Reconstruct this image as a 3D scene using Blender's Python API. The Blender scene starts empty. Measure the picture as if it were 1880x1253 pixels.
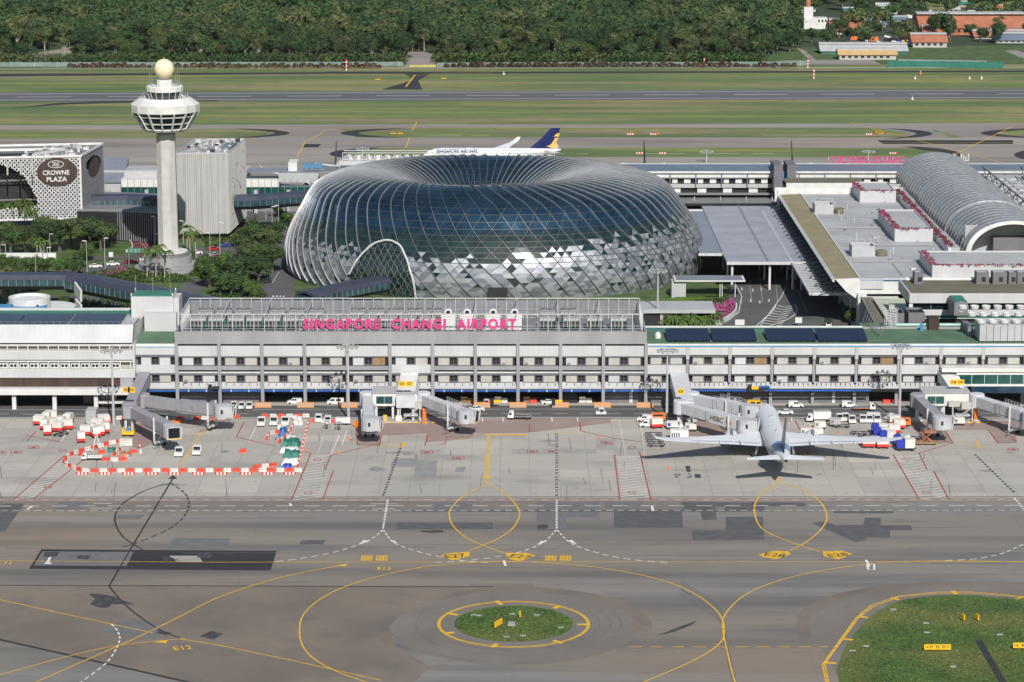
import bpy, math, random
import numpy as np
from math import sin, cos, tan, pi, radians, sqrt, atan2
from mathutils import Vector, Matrix
R = random.Random(11)
C = bpy.context.scene.collection
F = 5000.0; TH = radians(11.6); H = 172.0      # focal length in photo pixels, pitch, camera height
ST, CT = sin(TH), cos(TH)

def G(px, py, h=0.0):
    """point at height h that the photograph shows at pixel (px, py)"""
    u, v = (px-940)/F, (py-626.5)/F
    t = (H-h)/(ST+v*CT)
    return Vector((t*u, t*(CT-v*ST), h))
def W(px, py, Y):
    """point on the upright plane at distance Y"""
    v = (py-626.5)/F
    h = H-Y*(ST+v*CT)/(CT-v*ST)
    return Vector(((px-940)/F*(Y*CT+(H-h)*ST), Y, h))
def hh(py, Y): return W(940, py, Y).z
def xx(px, Y, h=8.0): return (px-940)/F*(Y*CT+(H-h)*ST)
def P(p):
    z = p[1]*CT+(H-p[2])*ST
    return (940+F*p[0]/z, 626.5+F*((H-p[2])*CT-p[1]*ST)/z)

# ---------------------------------------------------------------- materials
MT = {}
def M(name, c, c2=None, sc=.3, rough=.7, metal=0., st=(1, 1, 1), co='Object', lo=.35, hi=.65, bump=0., spec=.5, det=4, rnd=0.):
    m = bpy.data.materials.new(name); m.use_nodes = True
    nt = m.node_tree; b = nt.nodes['Principled BSDF']
    b.inputs['Roughness'].default_value = rough; b.inputs['Metallic'].default_value = metal
    b.inputs['Specular IOR Level'].default_value = spec
    if c2 is None: c2 = tuple(x*.82 for x in c)
    if co == 'World':
        g = nt.nodes.new('ShaderNodeNewGeometry'); src = g.outputs['Position']
    else:
        g = nt.nodes.new('ShaderNodeTexCoord'); src = g.outputs['Object']
    mp = nt.nodes.new('ShaderNodeMapping'); mp.inputs['Scale'].default_value = st
    nt.links.new(src, mp.inputs['Vector'])
    n = nt.nodes.new('ShaderNodeTexNoise'); n.inputs['Scale'].default_value = sc; n.inputs['Detail'].default_value = det
    nt.links.new(mp.outputs[0], n.inputs['Vector'])
    r = nt.nodes.new('ShaderNodeValToRGB'); r.color_ramp.elements[0].position = lo; r.color_ramp.elements[1].position = hi
    r.color_ramp.elements[0].color = (*c2, 1); r.color_ramp.elements[1].color = (*c, 1)
    nt.links.new(n.outputs['Fac'], r.inputs['Fac'])
    out = r.outputs['Color']
    if rnd:
        oi = nt.nodes.new('ShaderNodeObjectInfo'); hs = nt.nodes.new('ShaderNodeHueSaturation')
        mr = nt.nodes.new('ShaderNodeMapRange'); mr.inputs[3].default_value = 1-rnd; mr.inputs[4].default_value = 1+rnd
        nt.links.new(oi.outputs['Random'], mr.inputs[0]); nt.links.new(mr.outputs[0], hs.inputs['Value'])
        nt.links.new(out, hs.inputs['Color']); out = hs.outputs['Color']
    nt.links.new(out, b.inputs['Base Color'])
    if bump:
        bp = nt.nodes.new('ShaderNodeBump'); bp.inputs['Strength'].default_value = bump
        nt.links.new(n.outputs['Fac'], bp.inputs['Height']); nt.links.new(bp.outputs[0], b.inputs['Normal'])
    MT[name] = m; m['out'] = 0
    m.node_tree.nodes.active = r
    return m
def layer(m, kind, c, amt=1., **k):
    """mix a second colour over a material's base colour by another texture"""
    nt = m.node_tree; b = nt.nodes['Principled BSDF']
    old = b.inputs['Base Color'].links[0].from_socket
    mp = nt.nodes.new('ShaderNodeMapping'); mp.inputs['Scale'].default_value = k.get('st', (1, 1, 1))
    mp.inputs['Location'].default_value = k.get('loc', (0, 0, 0)); mp.inputs['Rotation'].default_value = k.get('rot', (0, 0, 0))
    if k.get('co') == 'Object':
        g = nt.nodes.new('ShaderNodeTexCoord'); nt.links.new(g.outputs['Object'], mp.inputs[0])
    else:
        g = nt.nodes.new('ShaderNodeNewGeometry'); nt.links.new(g.outputs['Position'], mp.inputs[0])
    if kind == 'noise':
        t = nt.nodes.new('ShaderNodeTexNoise'); t.inputs['Scale'].default_value = k.get('sc', .1); t.inputs['Detail'].default_value = k.get('det', 5)
        f = t.outputs['Fac']
    elif kind == 'brick':
        t = nt.nodes.new('ShaderNodeTexBrick'); t.offset = k.get('off', 0.); t.inputs['Scale'].default_value = 1
        t.inputs['Color1'].default_value = (0, 0, 0, 1); t.inputs['Color2'].default_value = (.8, .8, .8, 1); t.inputs['Mortar'].default_value = (1, 1, 1, 1)
        if k.get('cells'): t.inputs['Mortar'].default_value = (.4, .4, .4, 1)
        if k.get('joints'): t.inputs['Color2'].default_value = (0, 0, 0, 1)
        t.inputs['Brick Width'].default_value = k['bw']; t.inputs['Row Height'].default_value = k['bh']
        t.inputs['Mortar Size'].default_value = k.get('ms', .06); t.inputs['Mortar Smooth'].default_value = 0.1
        f = t.outputs['Color']
    elif kind == 'wave':
        t = nt.nodes.new('ShaderNodeTexWave'); t.inputs['Scale'].default_value = k.get('sc', 1); t.bands_direction = k.get('dir', 'X')
        t.inputs['Distortion'].default_value = k.get('dist', 0); f = t.outputs['Fac']
    nt.links.new(mp.outputs[0], t.inputs['Vector'])
    r = nt.nodes.new('ShaderNodeMapRange'); r.inputs[1].default_value = k.get('lo', 0); r.inputs[2].default_value = k.get('hi', 1); r.inputs[4].default_value = amt
    nt.links.new(f, r.inputs[0])
    x = nt.nodes.new('ShaderNodeMix'); x.data_type = 'RGBA'; x.inputs['B'].default_value = (*c, 1)
    nt.links.new(r.outputs[0], x.inputs['Factor']); nt.links.new(old, x.inputs['A']); nt.links.new(x.outputs['Result'], b.inputs['Base Color'])
    return m

M('grass', (.15, .19, .06), (.09, .135, .042), sc=.02, st=(.35, 1, 1), co='World')
layer(MT['grass'], 'noise', (.27, .215, .12), .9, sc=.03, st=(.16, 1.5, 1), lo=.48, hi=.64)
layer(MT['grass'], 'noise', (.24, .26, .05), .8, sc=.05, st=(.12, 1.5, 1), lo=.54, hi=.64, loc=(40, 9, 0))
layer(MT['grass'], 'noise', (.08, .11, .04), .6, sc=.25, st=(.3, 1, 1), lo=.5, hi=.7)
M('lawn', (.075, .13, .025), (.045, .09, .018), sc=.12, co='World')
layer(MT['lawn'], 'noise', (.17, .155, .045), .8, sc=.035, lo=.45, hi=.68)
layer(MT['lawn'], 'noise', (.03, .06, .012), .35, sc=.9, lo=.5, hi=.75)
M('verge', (.085, .14, .04), (.045, .08, .02), sc=.15, co='World')
layer(MT['verge'], 'noise', (.16, .13, .07), .5, sc=.07, lo=.55, hi=.7)
M('concrete_apron', (.43, .405, .36), (.35, .335, .305), sc=.03, co='World', rough=.85)
layer(MT['concrete_apron'], 'brick', (.50, .48, .44), .5, bw=30, bh=7.6, ms=.0, cells=1, loc=(11, 2, 0))
layer(MT['concrete_apron'], 'brick', (.29, .275, .25), .65, bw=15, bh=7.6, ms=.0, cells=1, loc=(3, 2, 0))
layer(MT['concrete_apron'], 'brick', (.20, .19, .17), .5, bw=7.5, bh=7.6, ms=.09, joints=1, loc=(3, 2, 0))
layer(MT['concrete_apron'], 'noise', (.13, .13, .125), .55, sc=.07, st=(.5, 1, 1), lo=.56, hi=.78)
layer(MT['concrete_apron'], 'noise', (.16, .14, .11), .5, sc=.6, lo=.6, hi=.8, st=(1, .7, 1))
M('concrete_far', (.31, .285, .26), (.24, .225, .21), sc=.012, st=(.4, 1.5, 1), co='World', rough=.9)
layer(MT['concrete_far'], 'noise', (.15, .14, .135), .8, sc=.02, st=(.3, 2, 1), lo=.46, hi=.66)
layer(MT['concrete_far'], 'noise', (.27, .19, .15), .5, sc=.015, st=(.5, 2, 1), lo=.52, hi=.68, loc=(9, 70, 0))
M('tyre_mark', (.115, .112, .108), (.15, .145, .14), sc=.2, st=(.3, 1, 1), co='World', rough=.8)
M('taxiway', (.225, .208, .185), (.165, .155, .142), sc=.02, st=(.25, 1.3, 1), co='World', rough=.8)
layer(MT['taxiway'], 'noise', (.225, .178, .135), .8, sc=.011, st=(.6, 1, 1), lo=.46, hi=.66, loc=(30, 0, 0))
layer(MT['taxiway'], 'noise', (.095, .095, .10), .7, sc=.05, st=(.16, 1.6, 1), lo=.48, hi=.68)
layer(MT['taxiway'], 'noise', (.255, .25, .25), .6, sc=.03, st=(.1, 2.2, 1), lo=.52, hi=.7, loc=(5, 31, 0))
layer(MT['taxiway'], 'noise', (.07, .07, .07), .4, sc=.9, st=(.15, 1, 1), lo=.55, hi=.8)
layer(MT['taxiway'], 'brick', (.10, .095, .09), .45, bw=60, bh=3.8, ms=.05, joints=1)
M('brown_shoulder', (.20, .165, .135), (.15, .125, .105), sc=.04, co='World', rough=.85)
layer(MT['brown_shoulder'], 'noise', (.11, .1, .09), .6, sc=.1, lo=.5, hi=.75)
layer(MT['brown_shoulder'], 'noise', (.09, .08, .07), .4, sc=.9, st=(.4, 1, 1), lo=.55, hi=.8)
M('grey_shoulder', (.19, .17, .148), (.15, .136, .12), sc=.05, co='World', rough=.85)
layer(MT['grey_shoulder'], 'noise', (.10, .095, .09), .5, sc=.3, lo=.55, hi=.8)
M('asphalt', (.105, .105, .108), (.075, .075, .078), sc=.08, co='World', rough=.85)
layer(MT['asphalt'], 'noise', (.11, .105, .1), .5, sc=.5, st=(.1, 1, 1), lo=.5, hi=.8)
M('asphalt_runway', (.115, .12, .13), (.085, .09, .10), sc=.02, st=(.1, 2, 1), co='World', rough=.85)
M('black_asphalt', (.030, .029, .030), (.020, .020, .021), sc=.3, st=(.2, 1, 1), co='World', rough=.75)
layer(MT['black_asphalt'], 'noise', (.055, .053, .05), .6, sc=.9, lo=.5, hi=.8, st=(.3, 1, 1))
M('dark_patch', (.105, .105, .11), (.08, .08, .085), sc=.4, co='World', rough=.8)
M('grey_patch', (.155, .155, .158), (.13, .13, .135), sc=.3, co='World', rough=.8)
M('faint_grey', (.27, .275, .28), (.22, .225, .23), sc=.3, co='World', rough=.85)
M('pale_patch', (.34, .33, .30), (.28, .27, .25), sc=.3, co='World', rough=.85)
M('faint_stain', (.29, .28, .265), (.20, .195, .185), sc=.5, co='World', rough=.85)
M('oil', (.045, .045, .05), (.10, .095, .09), sc=.8, co='World', rough=.7, lo=.3, hi=.5)
M('pink_area', (.30, .235, .21), (.25, .20, .18), sc=.12, co='World', rough=.85)
layer(MT['pink_area'], 'wave', (.30, .20, .18), .5, sc=.5, dir='Y')
M('yellow_paint', (.72, .42, .02), (.5, .31, .05), sc=.7, co='World', rough=.7, lo=.3, hi=.55)
M('white_paint', (.72, .71, .68), (.5, .5, .48), sc=.8, co='World', rough=.7, lo=.25, hi=.5)
M('red_paint', (.45, .035, .05), (.3, .06, .06), sc=.8, co='World', rough=.7)
M('black_paint', (.02, .02, .022), (.04, .04, .04), sc=.6, co='World', rough=.7)
M('bus_red', (.16, .045, .045), (.11, .04, .04), sc=.2, co='World', rough=.85)
# building finishes
M('white_panel', (.52, .525, .535), (.445, .45, .46), sc=.12, st=(1, 1, .4), rough=.5)
layer(MT['white_panel'], 'brick', (.36, .37, .38), .35, bw=1.5, bh=60, ms=.06, joints=1, rot=(pi/2, 0, 0))
M('cream_panel', (.43, .42, .395), (.37, .36, .34), sc=.25, st=(1, 1, .3), rough=.6)
layer(MT['cream_panel'], 'noise', (.3, .29, .27), .5, sc=.8, st=(1, 1, .1), lo=.55, hi=.8)
M('white_wall', (.66, .66, .65), (.56, .56, .55), sc=.3, rough=.5)
M('grey_concrete', (.30, .305, .315), (.245, .25, .26), sc=.15, st=(1, 1, .4), rough=.8)
layer(MT['grey_concrete'], 'noise', (.2, .2, .2), .4, sc=.7, st=(1, 1, .12), lo=.55, hi=.8)
M('light_grey', (.42, .43, .44), (.36, .37, .385), sc=.2, rough=.6)
M('mid_grey', (.2, .205, .215), (.165, .17, .18), sc=.3, rough=.6)
M('mauve_grey', (.17, .165, .185), (.13, .13, .145), sc=.4, rough=.7)
layer(MT['mauve_grey'], 'brick', (.09, .09, .1), .4, bw=.9, bh=60, ms=.08, joints=1, rot=(pi/2, 0, 0))
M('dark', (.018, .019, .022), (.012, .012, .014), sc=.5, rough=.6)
M('dark_metal', (.05, .05, .055), (.035, .035, .04), sc=.5, rough=.5, metal=.3)
M('glass', (.012, .02, .024), (.008, .013, .016), sc=.8, rough=.06, spec=.8)
M('glass_teal', (.012, .085, .075), (.008, .05, .045), sc=.3, rough=.1, spec=.8)
M('glass_blue', (.015, .05, .09), (.01, .03, .06), sc=.3, rough=.08, spec=.9)
M('solar', (.006, .012, .042), (.004, .008, .028), sc=1, rough=.22, spec=.4)
layer(MT['solar'], 'brick', (.05, .06, .08), .35, bw=1.0, bh=1.7, ms=.05, joints=1)
M('green_roof', (.095, .175, .105), (.07, .13, .08), sc=.12, rough=.85)
layer(MT['green_roof'], 'noise', (.05, .08, .05), .5, sc=.5, lo=.55, hi=.8, st=(1, 1, 1))
M('teal_roof', (.04, .19, .14), (.03, .14, .105), sc=.2, rough=.6)
M('olive_roof', (.15, .14, .095), (.12, .112, .08), sc=.15, rough=.9)
layer(MT['olive_roof'], 'noise', (.08, .08, .06), .5, sc=.3, lo=.55, hi=.8)
M('roof_grey', (.40, .41, .42), (.335, .345, .36), sc=.06, rough=.7)
layer(MT['roof_grey'], 'noise', (.22, .22, .23), .45, sc=.2, lo=.55, hi=.8)
layer(MT['roof_grey'], 'brick', (.26, .26, .27), .4, bw=14, bh=22, ms=.12, joints=1)
M('roof_blue', (.15, .19, .25), (.12, .155, .21), sc=.1, rough=.45)
M('roof_canopy', (.27, .29, .34), (.22, .24, .285), sc=.1, rough=.4, metal=.2)
M('steel', (.55, .56, .57), (.42, .43, .44), sc=.8, rough=.35, metal=.7)
M('steel_white', (.55, .56, .57), (.46, .47, .48), sc=.8, rough=.45)
M('tan_strip', (.27, .235, .14), (.22, .19, .115), sc=.15, rough=.9)
M('vault_metal', (.05, .055, .065), (.03, .035, .04), sc=.3, st=(1, .25, 1), rough=.4, metal=.5)
M('blue_pipe', (.02, .10, .38), (.015, .07, .26), sc=.5, rough=.5)
M('blue_trim', (.05, .25, .5), (.04, .2, .4), sc=.5, rough=.5)
M('pink_letter', (.62, .045, .22), (.5, .035, .17), sc=.5, rough=.5)
M('brown', (.065, .036, .026), (.03, .02, .016), sc=.5, st=(1, 1, .05), rough=.6)
M('orange_stripe', (.75, .28, .03), (.7, .25, .03), sc=.5, rough=.6)
M('orange', (.8, .2, .02), (.65, .15, .02), sc=.5, rough=.5)
M('yellow', (.8, .48, .015), (.7, .42, .015), sc=.5, rough=.5)
M('red', (.6, .035, .03), (.5, .03, .025), sc=.5, rough=.5)
M('barrier_red', (.78, .085, .045), (.6, .06, .035), sc=.6, rough=.55)
M('barrier_white', (.72, .7, .66), (.58, .56, .52), sc=.7, rough=.55)
M('car_white', (.72, .72, .72), (.64, .64, .64), sc=.5, rough=.3)
M('car_silver', (.42, .43, .45), (.36, .37, .39), sc=.5, rough=.3, metal=.4)
M('car_red', (.35, .02, .02), (.3, .02, .02), sc=.5, rough=.3)
M('car_blue', (.03, .06, .25), (.03, .05, .2), sc=.5, rough=.3)
M('car_dark', (.03, .03, .035), (.025, .025, .03), sc=.5, rough=.3)
M('tyre', (.02, .02, .02), sc=1, rough=.9)
M('blue', (.02, .045, .45), (.02, .04, .35), sc=.5, rough=.5)
M('tarp_green', (.02, .17, .13), (.015, .11, .085), sc=.7, rough=.6)
M('tarp_blue', (.03, .16, .42), (.02, .1, .3), sc=.8, rough=.6)
M('wood', (.32, .2, .09), (.22, .14, .07), sc=1, rough=.8)
M('cream_radome', (.80, .70, .47), (.72, .62, .41), sc=.2, rough=.6)
M('plane_white', (.70, .72, .75), (.62, .64, .68), sc=.15, rough=.28, st=(1, .3, 1))
M('navy', (.012, .018, .11), (.01, .014, .09), sc=.3, rough=.3)
M('sky_blue', (.13, .24, .50), (.10, .2, .44), sc=.3, rough=.3)
M('gold', (.65, .45, .12), (.6, .4, .1), sc=.5, rough=.4)
M('terracotta', (.42, .16, .09), (.33, .125, .07), sc=.2, rough=.8)
M('tan_roof', (.55, .36, .17), (.48, .31, .15), sc=.2, rough=.7)
M('bark', (.17, .14, .11), (.09, .075, .06), sc=1.2, st=(1, 1, .2), rough=.9)
M('pale_bark', (.42, .38, .32), (.28, .25, .21), sc=1.2, st=(1, 1, .2), rough=.9)
M('soil', (.12, .07, .045), (.08, .05, .03), sc=.2, rough=1.)
def leafmat(name, a, b, rnd=.22):
    M(name, a, b, sc=.55, rough=.75, rnd=rnd, lo=.3, hi=.7, spec=.25)
leafmat('leaf_dark', (.034, .068, .022), (.018, .040, .014), .35)
leafmat('leaf_mid', (.062, .105, .027), (.034, .062, .018), .3)
leafmat('leaf_olive', (.135, .135, .055), (.085, .09, .038))
leafmat('leaf_soft', (.052, .086, .032), (.03, .055, .022), .35)
leafmat('leaf_deep', (.022, .048, .02), (.014, .033, .014), .3)
leafmat('leaf_bright', (.13, .20, .03), (.07, .13, .02))
leafmat('leaf_palm', (.10, .15, .03), (.035, .06, .015))
for q_ in ('leaf_dark', 'leaf_mid', 'leaf_soft'): layer(MT[q_], 'noise', (.11, .115, .045), .65, sc=.022, lo=.5, hi=.66); layer(MT[q_], 'noise', (.02, .042, .02), .6, sc=.03, lo=.5, hi=.66, loc=(50, 20, 0))
leafmat('leaf_red', (.15, .03, .04), (.06, .035, .03))
leafmat('flower_pink', (.5, .08, .30), (.18, .07, .10))
leafmat('flower_red', (.30, .03, .07), (.16, .04, .05))
leafmat('leaf_hedge', (.09, .12, .035), (.04, .06, .02))

# ---------------------------------------------------------------- mesh builder
class MB:
    def __init__(s, mat=None): s.v = []; s.f = []; s.mi = []; s.mats = []; s.cur = 0; s.M = None; mat and s.use(mat)
    def use(s, m):
        if m not in s.mats: s.mats.append(m)
        s.cur = s.mats.index(m); return s
    def add(s, ps, fs):
        n = len(s.v)
        if s.M is not None: ps = [s.M @ Vector(p) for p in ps]
        s.v.extend([tuple(p) for p in ps]); s.f.extend([tuple(n+i for i in f) for f in fs]); s.mi.extend([s.cur]*len(fs)); return s
    def box(s, x0, x1, y0, y1, z0, z1):
        return s.add([(x, y, z) for z in (z0, z1) for x, y in ((x0, y0), (x1, y0), (x1, y1), (x0, y1))],
              [(0, 3, 2, 1), (4, 5, 6, 7), (0, 1, 5, 4), (1, 2, 6, 5), (2, 3, 7, 6), (3, 0, 4, 7)])
    def prism(s, poly, z0, z1):
        n = len(poly)
        a = sum(poly[i][0]*poly[(i+1) % n][1]-poly[(i+1) % n][0]*poly[i][1] for i in range(n))
        if a < 0: poly = poly[::-1]
        return s.add([(p[0], p[1], z0) for p in poly]+[(p[0], p[1], z1) for p in poly],
              [tuple(range(n))[::-1], tuple(range(n, 2*n))]+[(i, (i+1) % n, n+(i+1) % n, n+i) for i in range(n)])
    def ex(s, poly, x0, x1):
        """polygon in (y, z) swept along x"""
        n = len(poly)
        a = sum(poly[i][0]*poly[(i+1) % n][1]-poly[(i+1) % n][0]*poly[i][1] for i in range(n))
        if a < 0: poly = poly[::-1]
        return s.add([(x0, p[0], p[1]) for p in poly]+[(x1, p[0], p[1]) for p in poly],
              [tuple(range(n))[::-1], tuple(range(n, 2*n))]+[(i, (i+1) % n, n+(i+1) % n, n+i) for i in range(n)])
    def ey(s, poly, y0, y1):
        """polygon in (x, z) swept along y"""
        n = len(poly)
        a = sum(poly[i][0]*poly[(i+1) % n][1]-poly[(i+1) % n][0]*poly[i][1] for i in range(n))
        if a < 0: poly = poly[::-1]
        return s.add([(p[0], y0, p[1]) for p in poly]+[(p[0], y1, p[1]) for p in poly],
              [tuple(range(n)), tuple(range(n, 2*n))[::-1]]+[((i+1) % n, i, n+i, n+(i+1) % n) for i in range(n)])
    def quad(s, a, b, c, d): return s.add([a, b, c, d], [(0, 1, 2, 3)])
    def poly(s, ps): return s.add(ps, [tuple(range(len(ps)))])
    def tube(s, p, q, r, n=6, r2=None, cap=True):
        p, q = Vector(p), Vector(q); d = q-p
        if d.length < 1e-6: return s
        d.normalize(); a = Vector((0, 0, 1)) if abs(d.z) < .9 else Vector((1, 0, 0))
        u = d.cross(a).normalized(); w = d.cross(u); r2 = r if r2 is None else r2
        off = pi/n
        ps = [p+(u*cos(off+2*pi*i/n)+w*sin(off+2*pi*i/n))*r for i in range(n)]+[q+(u*cos(off+2*pi*i/n)+w*sin(off+2*pi*i/n))*r2 for i in range(n)]
        fs = [(i, (i+1) % n, n+(i+1) % n, n+i) for i in range(n)]
        if cap: fs += [tuple(range(n))[::-1], tuple(range(n, 2*n))]
        return s.add(ps, [f[::-1] for f in fs])
    def path(s, pts, r, n=5):
        for a, b in zip(pts, pts[1:]): s.tube(a, b, r, n)
        return s
    def loft(s, rings, caps=True, close=True):
        n = len(rings[0]); ps = [p for r in rings for p in r]; fs = []
        for k in range(len(rings)-1):
            for i in range(n if close else n-1):
                j = (i+1) % n; fs.append((k*n+i, k*n+j, (k+1)*n+j, (k+1)*n+i))
        if caps: fs += [tuple(range(n))[::-1], tuple(range((len(rings)-1)*n, len(rings)*n))]
        return s.add(ps, fs)
    def lathe(s, prof, cx=0, cy=0, n=16, a0=0, caps=True):
        return s.loft([[(cx+r*cos(a0+2*pi*i/n), cy+r*sin(a0+2*pi*i/n), z) for i in range(n)] for r, z in prof], caps)
    def beam(s, p, q, w, h):
        """rectangular bar from p to q, width w across, height h"""
        p, q = Vector(p), Vector(q); d = (q-p).normalized(); u = d.cross(Vector((0, 0, 1)))
        if u.length < 1e-4: u = Vector((1, 0, 0))
        u.normalize(); k = u.cross(d)
        c = [-u*w/2-k*h/2, u*w/2-k*h/2, u*w/2+k*h/2, -u*w/2+k*h/2]
        return s.add([p+x for x in c]+[q+x for x in c], [(0, 1, 2, 3), (7, 6, 5, 4), (0, 4, 5, 1), (1, 5, 6, 2), (2, 6, 7, 3), (3, 7, 4, 0)])
    def build(s, name, parent=None, loc=None, smooth=False, rel=True):
        """rel: vertices are in the world, shifted to the parent's (or own) origin"""
        me = bpy.data.meshes.new(name)
        o = Vector((0, 0, 0))
        if rel:
            if parent is not None:
                q = parent
                while q is not None: o += q.location; q = q.parent
            elif loc is not None: o = Vector(loc)
        v = [(a-o.x, b-o.y, c-o.z) for a, b, c in s.v] if o.length > 0 else s.v
        me.from_pydata(v, [], s.f)
        for m in s.mats: me.materials.append(MT[m])
        if len(s.mats) > 1: me.polygons.foreach_set('material_index', s.mi)
        if smooth: me.polygons.foreach_set('use_smooth', [True]*len(me.polygons))
        me.update()
        ob = bpy.data.objects.new(name, me); C.objects.link(ob)
        if parent is not None: ob.parent = parent
        elif loc is not None: ob.location = loc
        return ob
def tag(o, label=None, cat=None, group=None, kind=None):
    if label: o['label'] = label
    if cat: o['category'] = cat
    if group: o['group'] = group
    if kind: o['kind'] = kind
    return o
def thing(name, label, cat, loc=(0, 0, 0), rz=0., group=None):
    o = bpy.data.objects.new(name, None); C.objects.link(o); o.location = loc; o.rotation_euler = (0, 0, rz)
    o.empty_display_size = .5
    return tag(o, label, cat, group)
def dup(o, loc, rz=None, label=None, group=None, scale=None):
    kids = {}
    for c in o.children: kids[c.name] = c
    r = o.copy(); C.objects.link(r); r.location = loc
    if rz is not None: r.rotation_euler = (0, 0, rz)
    if label: r['label'] = label
    if group: r['group'] = group
    if scale: r.scale = scale if hasattr(scale, '__len__') else (scale,)*3
    def rec(a, b):
        for ch in a.children:
            c = ch.copy(); C.objects.link(c); c.parent = b; rec(ch, c)
    rec(o, r)
    return r
def struct(name, mb, **k): return tag(mb.build(name, **k), kind='structure')
def merge(dst, src, at, rz=0, sc=1.):
    """copy a builder's shapes into another, moved"""
    m = Matrix.Translation(at) @ Matrix.Rotation(rz, 4, 'Z') @ Matrix.Scale(sc, 4)
    n = len(dst.v); dst.v.extend([tuple(m @ Vector(p)) for p in src.v]); dst.f.extend([tuple(n+i for i in f) for f in src.f])
    idx = []
    for q in src.mats: dst.use(q); idx.append(dst.cur)
    dst.mi.extend([idx[i] for i in src.mi])
def text_mb(txt, size, mat, ext=.1, bold=0., space=1., sx=1., align='CENTER'):
    """letters standing in the xz plane, facing -y, as a builder"""
    cu = bpy.data.curves.new('t', 'FONT'); cu.body = txt; cu.size = size; cu.extrude = ext; cu.offset = bold
    cu.align_x = align; cu.align_y = 'CENTER'; cu.space_character = space; cu.resolution_u = 3
    ob = bpy.data.objects.new('t', cu); C.objects.link(ob)
    me = bpy.data.meshes.new_from_object(ob)
    m = MB(mat)
    m.v = [(v.co.x*sx, -v.co.z, v.co.y) for v in me.vertices]; m.f = [tuple(p.vertices) for p in me.polygons]; m.mi = [0]*len(m.f)
    bpy.data.objects.remove(ob); bpy.data.curves.remove(cu); bpy.data.meshes.remove(me)
    return m
def smoothpts(p, k=8):
    out = []
    for i in range(len(p)-1):
        a, b, c, d = p[max(i-1, 0)], p[i], p[i+1], p[min(i+2, len(p)-1)]
        for t in [j/k for j in range(k)]:
            out.append(tuple(.5*((2*b[n])+(c[n]-a[n])*t+(2*a[n]-5*b[n]+4*c[n]-d[n])*t*t+(3*b[n]-a[n]-3*c[n]+d[n])*t**3) for n in range(2)))
    out.append(p[-1]); return out
ZC = [0]
def lift():
    ZC[0] += 1; return (ZC[0] % 9)*.0012
def line(mb, px, w, z, dash=None, curve=False):
    """painted line on the ground through photo pixels; dash = (on, off) metres"""
    pts = smoothpts(px) if curve else px
    z += lift()
    pts = [G(a, b) for a, b in pts]
    L = [0]
    for a, b in zip(pts, pts[1:]): L.append(L[-1]+(b-a).length)
    def at(s):
        for i in range(len(pts)-1):
            if s <= L[i+1] or i == len(pts)-2:
                return pts[i].lerp(pts[i+1], (s-L[i])/max(L[i+1]-L[i], 1e-6))
    def strip(s0, s1):
        ss = [s0]+[x for x in L if s0 < x < s1]+[s1]; q = [at(x) for x in ss]; l, r = [], []
        for i in range(len(q)):
            d = (q[min(i+1, len(q)-1)]-q[max(i-1, 0)]).normalized(); n = Vector((-d.y, d.x, 0))*w/2
            l.append((q[i].x+n.x, q[i].y+n.y, z)); r.append((q[i].x-n.x, q[i].y-n.y, z))
        for i in range(len(q)-1): mb.quad(r[i], r[i+1], l[i+1], l[i])
    if dash:
        s = 0
        while s < L[-1]: strip(s, min(s+dash[0], L[-1])); s += dash[0]+dash[1]
    else: strip(0, L[-1])
def sheet(mb, px, z, curve=False):
    z += lift()
    pts = smoothpts(list(px)+[px[0]])[:-1] if curve else px
    q = [G(a, b) for a, b in pts]
    ar = sum(q[i].x*q[(i+1) % len(q)].y-q[(i+1) % len(q)].x*q[i].y for i in range(len(q)))
    if ar < 0: q = q[::-1]
    mb.poly([(p.x, p.y, z) for p in q])
# ================================================================ GROUND
m = MB('grass'); m.quad((-3000, -300, 0), (3000, -300, 0), (3000, 6000, 0), (-3000, 6000, 0)); struct('ground', m)
def band(name, mat, y0, y1, z, x0=-60, x1=1940, **k):
    m = MB(mat); sheet(m, [(x0, y0), (x1, y0), (x1, y1), (x0, y1)], z); return struct(name, m)
band('apron', 'concrete_apron', 765, 915, .02, -600, 2500)
m = MB('taxiway'); sheet(m, [(-600, 915), (2500, 915), (2500, 2600), (-600, 2600)], .02); struct('taxiway', m)
band('service_road', 'asphalt', 725, 769, .05, -600, 2500)
m = MB('pale_patch')
sheet(m, [(-600, 766.5), (2500, 766.5), (2500, 767.8), (-600, 767.8)], .06); struct('road_edge_strip', m)
# far airfield pavement
m = MB('concrete_far')
sheet(m, [(-300, 231), (2200, 226), (2200, 234), (-300, 239)], .03)
sheet(m, [(-300, 257), (640, 253), (2200, 253), (2200, 272), (655, 272), (600, 330), (-300, 330)], .03)
sheet(m, [(600, 288), (2200, 290), (2200, 330), (600, 330)], .03)
sheet(m, [(520, 233), (615, 233), (660, 256), (470, 256)], .031)
sheet(m, [(1570, 231), (1690, 231), (1840, 290), (1780, 300), (1700, 262), (1640, 240)], .034)
sheet(m, [(1640, 228), (2200, 228), (2200, 300), (1760, 300), (1780, 285), (1800, 262), (1720, 240)], .035)
struct('far_taxiway', m)
m = MB('asphalt_runway')
sheet(m, [(-300, 171.5), (2200, 162.5), (2200, 181), (-300, 188)], .04)
struct('runway', m)
m = MB('black_asphalt')
sheet(m, [(-300, 173), (2200, 167.5), (2200, 176.5), (-300, 183)], .045) if False else None
sheet(m, smoothpts([(20, 199), (60, 195), (120, 189), (240, 186), (400, 184.5)])+smoothpts([(400, 186), (260, 188.5), (130, 192), (70, 196), (20, 199)]), .06)
for c in ([(700, 165), (760, 147), (738, 133), (600, 135), (600, 132), (900, 132), (900, 134), (790, 136), (768, 148), (775, 165)],):
    sheet(m, c, .05)
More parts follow.
